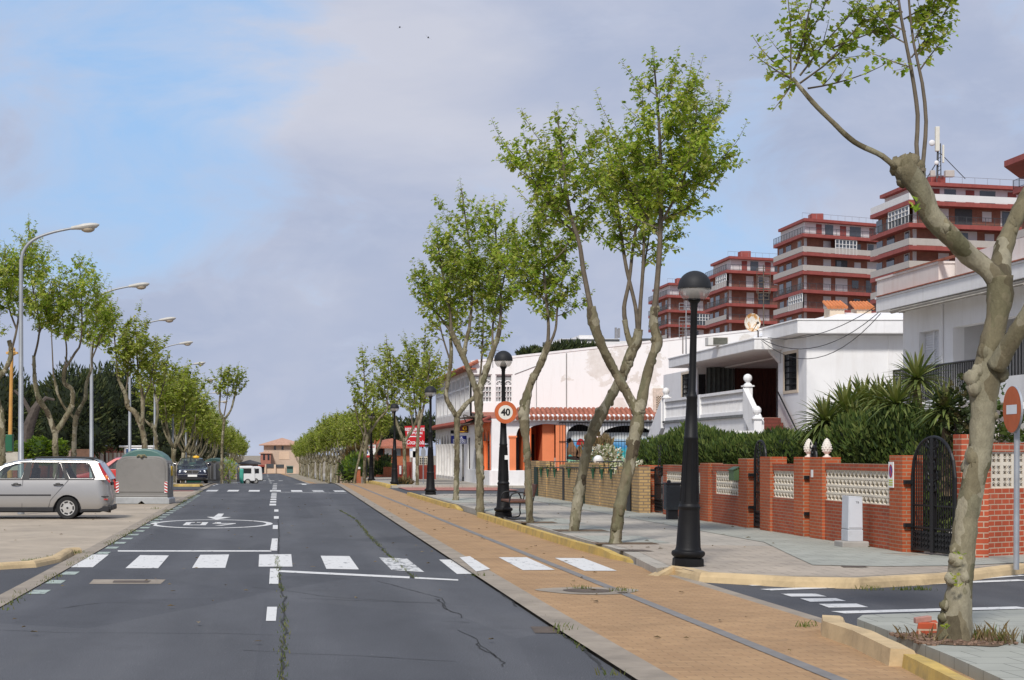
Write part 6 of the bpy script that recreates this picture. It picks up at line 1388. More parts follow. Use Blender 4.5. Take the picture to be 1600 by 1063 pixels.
for k in range(22): y = 38.4-k*.16; mb.bar((xr,y,3.12 if y > 37.6 else 3.45),(xr,y,4.1 if y > 37.9 else 4.45),.018)
mb.build('railing', BLACKG, t)
stringer(37.2, 3.42, 41.5, 2.0, 16.2, .2, 1.3).build('stair_parapet', Mt('pinkish_wall', (.66,.60,.57), .85, .05, 2), t)
mb = MB(); mb.box(16.0,16.25,30,37.3,2.85,3.42); mb.build('landing_parapet', WHITE2, t)
mb = MB(); mb.box(X2-.02,X2+.10,36.5,36.9,2.98,5.5); mb.box(X2-.02,X2+.10,36.5,38.0,5.45,5.75); mb.build('brick_trim', REDBP, t)
mb = MB(); mb.box(X2+.2,X2+.3,36.95,38.15,3,5.0); mb.build('door', DARK, t)
mb = MB(); mb.box(X2+.6,X2+.7,33,36.3,3,5.4); mb.build('dark_opening', WIN, t)
mb = MB(); mb.bar((X2-.03,gxp(1474,X2),3),(X2-.03,gxp(1474,X2),5.75),.03,6); mb.build('downpipe', WHITE2, t)
# ================================================================ white corner building with the arcade
t = thing('corner_building', 'old white two storey corner building with tiled ledge, orange arcade and peeling side wall', 'building', (11, 83, 0))
YF, YU, XS = 83.0, 92.0, 10.8
sF, sU = F/YF, F/YU
def fx(px): return (px-CX)/sF
def fz(py): return H-(py-CY)/sF
def ux(px): return (px-CX)/sU
def uz(py): return H-(py-CY)/sU
m, nt, b, out = nodes('peeling_white_wall'); p = pos(nt)
n1_ = noise(nt, scaled(nt, p, (.8,.8,1)), .55, 9, .62, .25); xyz = N(nt, 'ShaderNodeSeparateXYZ'); L(nt, p, xyz.inputs[0])
band = ramp(nt, xyz.outputs[0], [(0, (0,0,0)), (1, (1,1,1))])
mr = N(nt, 'ShaderNodeMapRange'); mr.inputs[1].default_value = 14.5; mr.inputs[2].default_value = 18; mr.inputs[3].default_value = -.12; mr.inputs[4].default_value = .06; L(nt, xyz.outputs[0], mr.inputs[0])
a_ = N(nt, 'ShaderNodeMath', operation='ADD'); L(nt, n1_, a_.inputs[0]); L(nt, mr.outputs[0], a_.inputs[1])
c = mixc(nt, ramp(nt, a_.outputs[0], [(.60, (0,0,0)), (.62, (.8,)*3)]), (.84,.84,.825), ramp(nt, noise(nt, p, 2.2, 8, .7), [(.35, (.60,.56,.50)), (.65, (.74,.715,.67))]))
c = mixc(nt, ramp(nt, noise(nt, scaled(nt, p, (2.5,2.5,.25)), 1.4, 7, .7), [(.52, (0,0,0)), (.8, (.4,)*3)]), c, (.62,.585,.53))
L(nt, c, b.inputs['Base Color']); b.inputs['Roughness'].default_value = .9; bumpy(nt, b, a_.outputs[0], .3, .03); PEEL = m
# upper storey
zc0, zc1 = uz(567), uz(530)
w1x, w2x = [(ux(738),ux(769)),(ux(774),ux(801))], None
mb = MB(); UR = 27
holes = [[(a,uz(629)),(b_,uz(629)),(b_,uz(585)),(a,uz(585))] for a, b_ in w1x]
mb.holed([(XS,3.4),(UR,3.4),(UR,uz(530)+.5),(XS,zc0)], holes, lambda u, v, d: (u, YU+d, v), .25)
mb.build('side_wall', PEEL, t)
mb = MB(); mb.prism([(XS,YU-.03,zc0),(UR,YU-.03,uz(530)+.5),(UR,YU-.03,uz(530)+.62),(XS,YU-.03,zc0+.12)], (0,.35,0)); mb.build('coping', WHITE2, t)
PANE = Mt('old_pale_pane', (.30,.31,.31), .2, .15, 3)
for k, (a, b_) in enumerate(w1x):
    z0, z1 = uz(629), uz(585); zm = uz(603); mb = MB(); mb.box(a,b_,YU+.16,YU+.18,z0,z1); w_ = mb.build('window', PANE, t)
    mb = MB(); mid = (a+b_)/2
    for x in (a,mid,b_): mb.box(x-.06,x+.06,YU+.05,YU+.15,z0,z1)
    for z in (z0,zm,z1): mb.box(a,b_,YU+.055,YU+.145,z-.06,z+.06)
    for h in (0,1):
        x0_, x1_ = (a,mid) if h == 0 else (mid,b_)
        for q in (1,2): x = x0_+(x1_-x0_)*q/3; mb.box(x-.02,x+.02,YU+.06,YU+.14,z0,zm)
        for q in (1,2): z = z0+(zm-z0)*q/3; mb.box(x0_,x1_,YU+.06,YU+.14,z-.02,z+.02)
        c0 = (x0_+x1_)/2; rr = (x1_-x0_)*.45
        mb.tube([(c0+rr*math.cos(q), YU+.1, zm+.06+rr*1.1*math.sin(q)) for q in [PI*i/10 for i in range(11)]], .035, 4)
        for q in range(1,5): an = PI*q/5; mb.bar((c0,YU+.1,zm+.06),(c0+rr*math.cos(an),YU+.1,zm+.06+rr*1.1*math.sin(an)),.02)
    mb.build('window_frame', WHITE2, w_)
# street face, upper
ymax = 112; ze = lambda y: H+(CY-(568+0))/sU
mb = MB(); hz0, hz1 = 4.05, 6.15; wins = []
y = YU+.7
while y < ymax-2.2: wins.append((y, y+1.9)); y += 2.35
OLDW = Mt('old_grey_white_wall', (.68,.66,.63), .9, .06, 1.2, bump=.25, bs=20, dirt=(.36,.33,.30), dirtamt=.65)
mb.holed([(YU,3.4),(ymax,3.4),(ymax,6.5),(YU,6.5)], [[(a,hz0),(b_,hz0),(b_,hz1),(a,hz1)] for a, b_ in wins], lambda u, v, d: (XS+d, u, v), .07); mb.build('street_wall', OLDW, t)
for a, b_ in wins:
    mb = MB(); mb.box(XS+.05,XS+.065,a,b_,hz0,hz1); w_ = mb.build('window', WINL, t); mb = MB()
    for q in range(4): y = a+(b_-a)*q/3; mb.box(XS+.01,XS+.048,y-.06,y+.06,hz0,hz1)
    for z in (hz0+.05, 5.45, hz1-.05): mb.box(XS+.014,XS+.046,a,b_,z-.05,z+.05)
    for q in range(3): y = a+(b_-a)*(q+.5)/3; mb.box(XS+.03,XS+.044,y-.02,y+.02,hz0,hz1)
    mb.build('window_frame', WHITE2, w_)
mb = MB()
for k in range(int((ymax-YU)/.24)): y = YU-.2+k*.24; mb.tube([(XS-.45,y,6.42),(XS+.4,y,6.82)], .11, 6)
mb.box(XS-.36,XS+.3,YU-.2,ymax,6.36,6.44); mb.build('eaves', TERRA, t)
mb = MB()
for k in range(int((ymax-83)/.22)): y = 83.2+k*.22; mb.tube([(XS-.42,y,3.36),(XS-.02,y,3.56)], .08, 6)
mb.box(XS-.38,XS,83,ymax,3.28,3.37); mb.build('street_ledge', Mt('dark_red_tile', (.22,.055,.04), .8, .3, 6), t)
# street face, ground floor: white pointed arcade and the orange corner
def archpts(a, b_, z0, zs, zt, pointed=False, n=10):
    c0 = (a+b_)/2; hw_ = (b_-a)/2; pts = [(a,z0),(b_,z0),(b_,zs)]
    for i in range(1, n): q = PI*i/n; cu = math.cos(q); pts.append((c0+hw_*cu, zs+(zt-zs)*(math.sin(q) if not pointed else (1-abs(cu)**1.6)**.9)))
    return pts+[(a,zs)]
def arcade(parent, ya, yb, n, z0, zs, zt, mat, name, pointed, pier=.35):
    st = (yb-ya)/n; hs = [archpts(ya+k*st+pier/2, ya+(k+1)*st-pier/2, z0, zs, zt, pointed) for k in range(n)]
    mb = MB(); mb.holed([(ya,-.6),(yb,-.6),(yb,3.28),(ya,3.28)], hs, lambda u, v, d: (XS+d, u, v), .05); mb.build(name, mat, parent)
    for k in range(1, n): MB().lathe([(.15,z0),(.15,z0+.1),(.12,z0+.15),(.115,zs-.25),(.17,zs-.1),(.19,zs)], (XS-.02,ya+k*st,0), 10).build('column', mat, parent, True)
arcade(t, 83.6, 88.2, 3, .82, 2.35, 3.0, ORANGE, 'street_arcade', True, .42)
mb = MB(); mb.holed([(88.2,-.6),(98,-.6),(98,3.28),(88.2,3.28)], [archpts(88.9,90.1,.85,2.4,2.95,True), [(92.2,.85),(93.2,.85),(93.2,2.6),(92.2,2.6)], [(95.2,.1),(96.6,.1),(96.6,2.5),(95.2,2.5)]], lambda u, v, d: (XS+d, u, v), .05); mb.build('street_wall', WHITE, t)
arcade(t, 98, 112, 8, .3, 2.3, 2.95, OLDW, 'street_arcade', True, .5)
mb = MB(); mb.box(XS+.32,XS+.4,83.8,112,2.2,3.3); mb.build('shop_front', Mt('shop_grey', (.33,.32,.32), .9, .1, 2), t); mb = MB(); mb.box(XS+.30,XS+.38,83.8,112,0,2.2); mb.build('shop_window', Mt('shop_dark', (.04,.042,.05), .25, .5, .8), t)
mb = MB(); mb.box(XS-.12,XS-.03,83.0,92.0,-.05,.86); mb.box(XS-.1,fx(819),82.85,83.0,-.05,.87); mb.build('low_parapet', WHITE2, t, bevel=.02)
# front of the arcade facing the side street
A1 = archpts(fx(806), fx(823), .87, fz(690), fz(667)); A2 = archpts(fx(827), fx(884), 0, fz(672), fz(662.5), n=14); A3 = archpts(fx(885), fx(930), .3, fz(682), fz(663), n=14); A4 = archpts(fx(941), fx(1022), .3, fz(680), fz(665), n=16)
mb = MB(); mb.holed([(XS,-.1),(24,-.1),(24,3.45),(XS,3.45)], [A1, [(fx(830),0.02)]+A2[1:], A3, A4], lambda u, v, d: (u, YF+d, v), .35); mb.build('arcade_front', WHITE, t)
mb = MB(); mb.box(fx(796),fx(806),YF-.04,YF-.002,.87,fz(684)); mb.box(fx(794.5),fx(807.5),YF-.08,YF-.002,fz(684),fz(681)); mb.box(fx(929.5),fx(941.5),YF-.06,YF-.002,.2,fz(687)); mb.box(fx(928),fx(943),YF-.1,YF-.002,fz(687),fz(684)); mb.box(fx(868),fx(884),YF-.06,YF-.002,0,fz(664)); mb.box(fx(868)-.6,fx(868),YF+.36,YF+2.4,0,3.3); mb.build('orange_pillar', Mt('orange_pillar_paint', (.78,.24,.10), .75, .06, 2), t)
mb = MB(); mb.box(fx(818),fx(830),YF+.02,YF+3,.0,3.3); mb.box(fx(830),fx(869),YF+2.4,YF+2.5,0,3.3); mb.build('porch_wall', ORANGE, t)
mb = MB(); mb.box(fx(833),fx(846),YF+2.3,YF+2.39,0,fz(678)); mb.box(fx(853),fx(861),YF+2.3,YF+2.39,0,fz(670)); mb.build('dark_door', Mt('dark_brown_door', (.03,.018,.015), .7, .3, 3), t)
mb = MB(); mb.box(fx(806),fx(818),YF+1.6,YF+1.7,0,3.3); mb.build('grey_door', Mt('grey_door', (.16,.15,.15), .8, .06, 3), t)
m, nt, b, out = nodes('beach_mural'); p = pos(nt); xyz = N(nt, 'ShaderNodeSeparateXYZ'); L(nt, p, xyz.inputs[0])
z_n = N(nt, 'ShaderNodeMath', operation='MULTIPLY_ADD'); L(nt, noise(nt, scaled(nt, p, (.6,1,2)), 1.8, 6, .6, .5), z_n.inputs[0]); z_n.inputs[1].default_value = .55; L(nt, xyz.outputs[2], z_n.inputs[2])
mr = N(nt, 'ShaderNodeMapRange'); mr.inputs[1].default_value = .7; mr.inputs[2].default_value = 2.95; L(nt, z_n.outputs[0], mr.inputs[0])
c = ramp(nt, mr.outputs[0], [(.10, (.62,.55,.26)), (.38, (.55,.64,.32)), (.46, (.08,.55,.45)), (.62, (.05,.52,.58)), (.74, (.06,.28,.60)), (.84, (.22,.50,.80)), (.93, (.75,.8,.8)), (1, (.8,.8,.76))])
L(nt, c, b.inputs['Base Color']); b.inputs['Roughness'].default_value = .8; MURAL = m
mb = MB(); mb.box(fx(885),fx(930),YF+.45,YF+.55,0,fz(674)); mb.box(fx(941),fx(1024),YF+.45,YF+.55,0,fz(676)); mu = mb.build('mural_wall', MURAL, t)
mb = MB(); mb.box(fx(870),fx(1026),YF+1.2,YF+1.3,1.5,3.4); mb.build('dark_back', DARK, t)
def figpoly(pts, mat, name): return MB().flat([(fx(x), YF+.44, fz(y)) for x, y in pts][::-1]).build(name, mat, mu)
SK = Mt('mural_brown', (.28,.15,.08), .8, .3, 6); SK2 = Mt('mural_dark_brown', (.05,.03,.025), .8, .3, 6)
figpoly([(890,689),(893,685),(897,687),(899,694),(903,700),(906,706),(905,712),(899,714),(893,710),(888,714),(888,703),(890,697)], SK, 'mural_figure'); figpoly([(888,686),(894,684),(896,688),(893,692),(889,693)], SK2, 'mural_figure')
figpoly([(905,698),(912,695),(913,704),(912,713),(906,717),(902,714),(903,706)], SK, 'mural_figure'); figpoly([(903,695),(905,688),(909,685),(914,687),(916,693),(914,696)], REDS, 'mural_figure'); figpoly([(886,713),(905,713),(912,718),(905,720),(878,716)], SK2, 'mural_figure')
mb = MB()
x = fx(874)
while x < fx(1022): mb.bar((x,YF-.12,.6),(x,YF-.12,fz(659.5)),.012); x += .14
for z in (.65, fz(660.5), fz(690)): mb.bar((fx(873),YF-.12,z),(fx(1022),YF-.12,z),.02)
mb.build('window_grille', BLACKG, t)
mb = MB(); n = int((fx(1030)-fx(800))/.235)
for k in range(n): x = fx(800)+k*.235; mb.tube([(x,YF-.35,3.47),(x,YF+.9,3.95)], .115, 8)
mb.build('tile_ledge', TERRA, t, True)
mb = MB()
for k in range(n): x = fx(800)+.118+k*.235; mb.tube([(x,YF-.33,3.50),(x,YF-.1,3.58)], .10, 8)
mb.box(fx(781),24,YF-.30,YF,3.36,3.46); mb.build('tile_bed', WHITE2, t)
mb = MB(); mb.quad((XS,YF,3.46),(24,YF,3.46),(24,YU,4.0),(XS,YU,4.0)); mb.build('arcade_roof', TERRA, t)
mb = MB()
for k in range(9): x = ux(809)+k*.27; mb.box(x,x+.12,YU-.04,YU+.0,uz(640.5),uz(636.5))
mb.build('wall_vents', Mt('vent_shadow', (.30,.28,.24), .9), t)
mb = MB(); mb.box(ux(936),ux(946),YU-.25,YU,uz(646),uz(638)); mb.build('orange_chimney', ORANGE, t)
mb = MB(); mb.box(ux(1020),ux(1045),YU-.10,YU-.002,uz(646),uz(607)); wv = mb.build('vent_window', Mt('ornate_surround', (.60,.52,.44), .9, .2, 14, bump=.6, bs=18), t)
mb = MB(); mb.box(ux(1025),ux(1040),YU-.13,YU-.102,uz(641),uz(619)); pv_ = mb.build('lattice_opening', DARK, wv); mb = MB()
for k in range(9):
    for r in range(12):
        if (k+r) % 2: x0_ = ux(1025)+(ux(1040)-ux(1025))*k/9; z0_ = uz(641)+(uz(619)-uz(641))*r/12; mb.box(x0_,x0_+.062,YU-.145,YU-.132,z0_,z0_+.062)
mb.build('lattice_tile', CREAMF, wv)
mb = MB(); mb.tube(catmull([(XS-.6,88.6,3.25),(XS-.9,87.2,3.6),(XS-1.0,86,3.7),(XS-.6,85,3.45)], [.03]*4, .2)[0], .03, 6)
for k in range(6): mb.bar((XS-.05,84.4+k*.8,3.6),(XS-1.0,84.4+k*.8,3.2),.03)
mb.box(XS-1.0,XS,83.8,88.6,3.55,3.6); mb.build('awning_frame', IRON, t)
mb = MB(); mb.bar((ux(838),YU-.03,uz(578)),(ux(838),YU-.03,uz(640)),.02); mb.bar((ux(885),YU-.03,uz(552)),(ux(885),YU-.03,uz(638)),.03); mb.bar((ux(804),YU-.03,uz(585)),(ux(838),YU-.03,uz(572)),.015); mb.build('wall_cable', Mt('wall_cable', (.25,.24,.23), .8), t)
mb = MB(); mb.box(XS-.28,XS-.1,99.6,99.9,2.9,3.1); mb.build('wall_lamp', BLACKG, t)
# signs on it
t = thing('hanging_sign', 'blue shop sign with white lettering hung on the white arcade', 'sign', (XS-.5, 94, 2.5)); Ys = 93.9; s_ = F/Ys
a, b_, z1, z0 = (705-CX)/s_, (730.5-CX)/s_, H+(CY-681)/s_, H+(CY-693.5)/s_
mb = MB(); mb.box(a,b_,Ys,Ys+.06,z0,z1); mb.bar((b_-.1,Ys+.03,z1-.05),(XS+.05,Ys+.03,z1-.05),.02); mb.build('board', Mt('sign_blue', (.012,.025,.22), .4, .08, 3), t)
WL = Mt('sign_white_lettering', (.75,.76,.80), .5)
for k, (txt, q) in enumerate((('BAR', .72), ('PESCADOS', .42), ('MARISCOS', .16))):
    text_mesh(txt, .15 if k else .2, lambda u, v, d, q=q: ((a+b_)/2+u, Ys+d, z0+(z1-z0)*q+v), WL, 'lettering', t, .004, bold=.004)
t = thing('hanging_sign', 'small dark red sign with yellow lettering above the blue one', 'sign', (XS-.2, 92.6, 3)); Ys = 92.6; s2 = F/Ys
a2, b2, z12, z02 = (717-CX)/s2, (732-CX)/s2, H+(CY-665.5)/s2, H+(CY-676.5)/s2
mb = MB(); mb.box(a2,b2,Ys,Ys+.05,z02,z12); mb.build('board', Mt('sign_maroon', (.06,.012,.02), .4, .1, 3), t)
YL_ = Mt('sign_yellow_lettering', (.80,.42,.02), .5); text_mesh('G', .30, lambda u, v, d: ((a2+b2)/2+.06+u, Ys+d, z02+(z12-z02)*.62+v), YL_, 'lettering', t, .004, bold=.02)
mb = MB(); mb.box(a2+.06,b2-.06,Ys-.006,Ys-.002,z02+.04,z02+.08); mb.build('underline', YL_, t)
# ================================================================ apartment blocks up on the right
SLABR = Mt('dark_red_slab', (.31,.075,.062), .7, .12, .8, dirt=(.16,.035,.03), dirtamt=.5, streak=True); ABR = Brick('hazy_block_brick', (.36,.155,.105), (.32,.135,.09), (.27,.16,.12), .5, .15, .012, bump=.15)  # ABR is lightened: aerial haze is put into the brick colour
ABW = Mt('block_white', (.70,.69,.68), .8, .04, 1); RAILD = Mt('dark_railing', (.06,.065,.07), .6, .2, 3); RAILP = Mt('pale_balcony_panel', (.46,.42,.38), .6, .06, 2); ABG = Mt('block_glass', (.05,.06,.075), .08, .3, .8, spec=.8)
def apartment(label, cx_, cy_, zt, fd, nfl, fh, ld, fl, seed, pent=True, extra_right=True):
    R.seed(seed); root = thing('apartment_block', label, 'apartment block', (cx_, cy_, 0), 'red and brick apartment blocks')
    C0 = Vector((cx_, cy_, 0)); fdv = Vector((fd[0], fd[1], 0)).normalized(); bk = Vector((-fdv.y, fdv.x, 0)); ldv = Vector((0,1,0))
    def poly(ins, ex=0): # slab outline inset from the two visible faces
        c_ = C0+fdv*ins*1.1+bk*ins; return [c_+ldv*(ld-ins), c_, C0+bk*ins+fdv*(fl-ins*.3), C0+fdv*fl+bk*12, C0+ldv*ld+fdv*9]
    wpts = poly(1.45); zb = max(0, zt-nfl*fh)
    MB().prism([Vector((p.x,p.y,-1)) for p in wpts], (0,0,zt+.9)).build('brick_wall', ABR, root)
    W0, W1, W2 = wpts[1], wpts[2], wpts[0]
    def panel(face, u0, u1, z0, z1, mat, name, out=.04, par=root, th=.05):
        o, d, nv = (W0, fdv, Vector((fdv.y,-fdv.x,0))) if face == 'f' else (W0, ldv, Vector((-1,0,0)))
        a_ = o+d*u0+nv*out; e = o+d*u1+nv*out
        return MB().prism([Vector((a_.x,a_.y,z0)), Vector((e.x,e.y,z0)), Vector((e.x,e.y,z1)), Vector((a_.x,a_.y,z1))], -nv*th).build(name, mat, par)
    sl = poly(0)
    for k in range(nfl+1):
        z = zt-k*fh
        if z < 6: break
        MB().prism([Vector((p.x,p.y,z-.50)) for p in sl], (0,0,.5)).build('floor_slab', SLABR, root)
        # balustrade of this floor, standing on the slab
        e = [p for p in poly(.12)][:3]; kind = R.choice(('bar','bar','mixed','mixed','panel'))
        if k == 0: kind = 'white' if seed == 2 else 'bar'
        mb = MB(); mbp = MB()
        for i in (0, 1):
            p0, p1 = Vector(e[i]), Vector(e[i+1]); ln = (p1-p0).length; q = max(2, int(ln/.22)); solid = (kind == 'panel') or (kind == 'mixed' and i == 0) or kind == 'white'
            p0.z = p1.z = z
            if solid: mbp.prism([p0+Vector((0,0,.08)), p1+Vector((0,0,.08)), p1+Vector((0,0,.88)), p0+Vector((0,0,.88))], bk*.05)
            else:
                for h in (.12, .95): mb.bar(p0+Vector((0,0,h)), p1+Vector((0,0,h)), .03)
                for j in range(q+1): a_ = p0.lerp(p1, j/q); mb.bar(a_, a_+Vector((0,0,.95)), .04 if j % 6 == 0 else .014)
        if mb.v: mb.build('railing', RAILD, root)
        if mbp.v: mbp.build('balcony_panel', RAILP if kind != 'white' else ABW, root)
        if k == 0: continue
        zf, zc_ = z+.02, z+fh-.52
        # front face: doors, shutters, white bays and the odd glazed-in corner
        panel('f', .0, .5, zf, zc_, ABW, 'white_pier', .06)
        u = R.uniform(3.4, 4.2) if seed != 3 else 3.8
        panel('f', u, u+1.5, zf, zf+2.05, ABW, 'shutter_door'); u2 = u+2.4
        w_ = panel('f', u2, u2+2.4, zf, zf+2.1, ABW if R.random() < .8 else RAILD, 'white_bay')
        if R.random() < .6: panel('f', u2+.2, u2+1.1, zf+.1, zf+1.9, ABG, 'window', .08)
        u3 = u2+3.3+R.uniform(0,.8); panel('f', u3, u3+1.3, zf+.7, zf+1.9, ABW if R.random() < .6 else ABG, 'window'); panel('f', u3+2.6, u3+5, zf, zf+2.1, ABW if R.random() < .75 else ABR, 'white_bay')
        if R.random() < .75: panel('f', u3+2.8, u3+3.9, zf+.1, zf+2, ABG, 'window', .08)
        if fl > 22: panel('f', u3+7, u3+8.4, zf+.6, zf+1.9, ABW, 'window'); panel('f', u3+10, u3+12.6, zf, zf+2.1, ABW, 'white_bay')
        # left face
        a = R.uniform(.6,1.2); panel('l', a, a+1.8, zf, zf+2.1, RAILP, 'white_bay'); panel('l', a+.3, a+1.4, zf+.1, zf+2.0, ABG, 'window', .08); panel('l', a+5, a+7.5, zf, zf+2.1, ABG, 'window'); panel('l', a+9, a+11, zf+.5, zf+2, ABG, 'window')
        if R.random() < .35:                          # balcony closed in with white framed glazing
            on = R.choice(('f','l')); d = fdv if on == 'f' else ldv; b0 = poly(.2)[1]+d*(R.uniform(6,8) if on == 'f' else .1); b1 = b0+d*(4.2 if on == 'f' else 6.5); nv = Vector((fdv.y,-fdv.x,0)) if on == 'f' else Vector((-1,0,0))
            v = lambda p_, zz: Vector((p_.x,p_.y,zz))
            g_ = MB().prism([v(b0,zf),v(b1,zf),v(b1,zc_),v(b0,zc_)], -nv*.05).build('glazed_balcony', ABG, root); mb = MB(); nn = 6
            for j in range(nn+1): a_ = b0.lerp(b1, j/nn)+nv*.03; mb.bar(v(a_,zf), v(a_,zc_), .07)
            for zz in (zf+.06, zf+.95, zf+1.5, zc_-.06): mb.bar(v(b0+nv*.03,zz), v(b1+nv*.03,zz), .07)
            mb.build('glazing_frame', ABW, g_)
        if R.random() < .3:
            a_ = poly(.1)[1]+fdv*(u3+2.2); e_ = a_+fdv*3; nv = Vector((fdv.y,-fdv.x,0)); MB().prism([Vector((a_.x,a_.y,zc_)), Vector((e_.x,e_.y,zc_)), Vector((e_.x,e_.y,zc_-.45)), Vector((a_.x,a_.y,zc_-.45))], nv*.12).build('awning', Mt('blue_awning', (.05,.14,.36), .7, .1, 3) if R.random() < .5 else ABW, root)
    if pent:
        pp = poly(2.6); MB().prism([Vector((p.x,p.y,zt+.002)) for p in pp], (0,0,2.15)).build('penthouse_wall', ABW, root)
        rp = poly(1.7); MB().prism([Vector((p.x,p.y,zt+2.152)) for p in rp], (0,0,.42)).build('roof_slab', SLABR, root)
        o = pp[1]; nv = Vector((fdv.y,-fdv.x,0))
        for a, l, m_ in ((2.2,1.1,SLABR),(4.0,1.6,ABG),(7,1.2,SLABR),(9,2.2,ABG),(13,1.2,SLABR),(15.5,2,ABG)):
            if a+l < fl-3: q = o+fdv*a+nv*.05; e = q+fdv*l; MB().prism([Vector((q.x,q.y,zt+.05)), Vector((e.x,e.y,zt+.05)), Vector((e.x,e.y,zt+1.95)), Vector((q.x,q.y,zt+1.95))], -nv*.08).build('penthouse_door', m_, root)
        c_ = pp[1]+fdv*5+bk*3; MB().box(c_.x-.9,c_.x+.9,c_.y-.9,c_.y+.9,zt+2.575,zt+4.0).build('chimney', SLABR, root, bevel=.08)
        mb = MB()
        for j in range(12): a_ = rp[1].lerp(rp[2], j/11)+bk*.4; mb.bar((a_.x,a_.y,zt+2.57),(a_.x,a_.y,zt+3.4),.02)
        a_, e = rp[1]+bk*.4, rp[2]+bk*.4; mb.bar((a_.x,a_.y,zt+3.4),(e.x,e.y,zt+3.4),.022); mb.build('roof_rail', ATM, root)
    return root
apartment('nearest apartment block, only its balcony corners showing at the picture edge', 76.9, 159, 29.2, (.96,.28), 10, 2.65, 14.5, 16, 6, False)
apartment('apartment block carrying the phone mast, behind the big plane trunk', 75, 197, 31.7, (.965,.26), 10, 2.68, 12.8, 22, 2)
apartment('apartment block third from the picture edge, above the orange tiled roof vents', 78.3, 247, 34.4, (.90,.43), 11, 2.78, 14.6, 18, 3)
apartment('apartment block with glazed corner balconies behind the satellite dish', 75.9, 280, 32.6, (.93,.36), 11, 2.80, 14, 18, 4)
apartment('farthest apartment block, half hidden by the nearest lamp head', 76, 323, 32.5, (.90,.43), 11, 2.86, 16, 16, 7)
mb = MB(); p = W(1573, 257, 173); mb.prism([(p.x-.1,173.4,31.55),(76.0,158.5,31.55),(100,166,31.55),(100,185,31.55),(p.x+5,181,31.55)], (0,0,.6)); o = bpy.data.objects['apartment_block']; mb.build('roof_slab', SLABR, o)
# phone mast
p = W(1467, 268, 202); t = thing('phone_mast', 'white panelled phone mast on the roof behind the plane tree knob', 'mast', (p.x,p.y,p.z-.8)); s_ = F/202
mb = MB(); mb.bar((p.x-.2,p.y,p.z-.8),(p.x-.1,p.y,p.z+3.6),.12,6); mb.bar((p.x+.25,p.y,p.z-.8),(p.x+.2,p.y,p.z+3.4),.06,6); mb.bar((p.x+.2,p.y,p.z+2.2),(p.x+3.2,p.y,p.z-.9),.06); mb.bar((p.x-.2,p.y,p.z+1.2),(p.x-1.5,p.y,p.z-.9),.06)
for k in range(8): mb.bar((p.x-.15,p.y,p.z-.5+k*.5),(p.x+.23,p.y,p.z-.25+k*.5),.04)
mb.build('mast_pole', RAILD, t)
mb = MB(); mb.box(p.x-.50,p.x+.0,p.y-.35,p.y+.1,p.z+2.4,p.z+5.4); mb.box(p.x+.35,p.x+.60,p.y-.25,p.y,p.z+1.0,p.z+3.2); mb.build('antenna_panel', Mt('antenna_cream', (.66,.64,.56), .6, .05, 3), t, bevel=.08)
MB().ball((p.x-.95,p.y-.3,p.z+3.4), .38, 14, 8, (1,.5,1)).build('dish', ABW, t, True); MB().ball((p.x-.4,p.y-.3,p.z+1.0), .28, 12, 8, (1,.5,1)).build('dish', ABW, t, True)
MB().box(p.x-1.1,p.x-.5,p.y-.3,p.y+.1,p.z-.7,p.z+.1).build('equipment_box', RAILP, t, bevel=.05); MB().box(p.x+.7,p.x+1.8,p.y-.3,p.y+.3,p.z-.7,p.z+.1).build('equipment_box', RAILP, t, bevel=.05)
# pale flats far behind the corner building
def pbox(mb, x0, x1, yt_, yb_, Y, dep): a_, e = W(x0, yb_, Y), W(x1, yt_, Y); return mb.box(a_.x, e.x, Y, Y+dep, a_.z, e.z)
t = thing('white_apartment_building', 'low stepped white flats far behind the peeling side wall', 'building', W(950, 560, 215))
mb = MB(); pbox(mb, 848, 980, 541, 566, 215, 14); pbox(mb, 875, 968, 529.5, 540.9, 216, 12); pbox(mb, 826, 856, 545, 566, 217, 10); pbox(mb, 905, 940, 524, 529.4, 217, 8); pbox(mb, 968, 1045, 533, 566, 220, 14); mb.build('wall', ABW, t)
mb = MB(); pbox(mb, 876, 968, 530.2, 534, 214.9, .1); pbox(mb, 1000, 1044, 529, 534, 219.8, .1); pbox(mb, 848, 856, 535, 541, 216.8, .1); mb.build('roof_railing', RAILD, t)
mb = MB(); pbox(mb, 850, 905, 548, 552, 214.8, .1); pbox(mb, 925, 975, 545, 550, 214.8, .1); pbox(mb, 985, 1040, 541, 546, 219.8, .1); mb.build('window', ABG, t)
mb = MB(); pbox(mb, 961, 964, 512, 530, 216.9, .3); pbox(mb, 966, 969, 513, 528, 216.9, .3); mb.bar(W(965, 530, 217), W(965, 514, 217), .07); tag(mb.build('antenna_panels', ATM), 'small cluster of antenna panels on the low white flats', 'mast')
for k, (x, y, r) in enumerate(((823,556,9),(834,554,8),(860,553,11),(875,549,12),(888,546,11),(906,548,12),(925,549,9))):
    c = W(x, y, 120+k); rr = r*120/F; spray_shrub('garden_tree', 'dark round tree top showing over the sloping parapet of the peeling wall', 'tree', [((c.x,c.y,c.z),(rr*1.25,rr,rr*.9))], 260, .42, PINE, 'dark tree tops over the sloping parapet', .3, base=0)
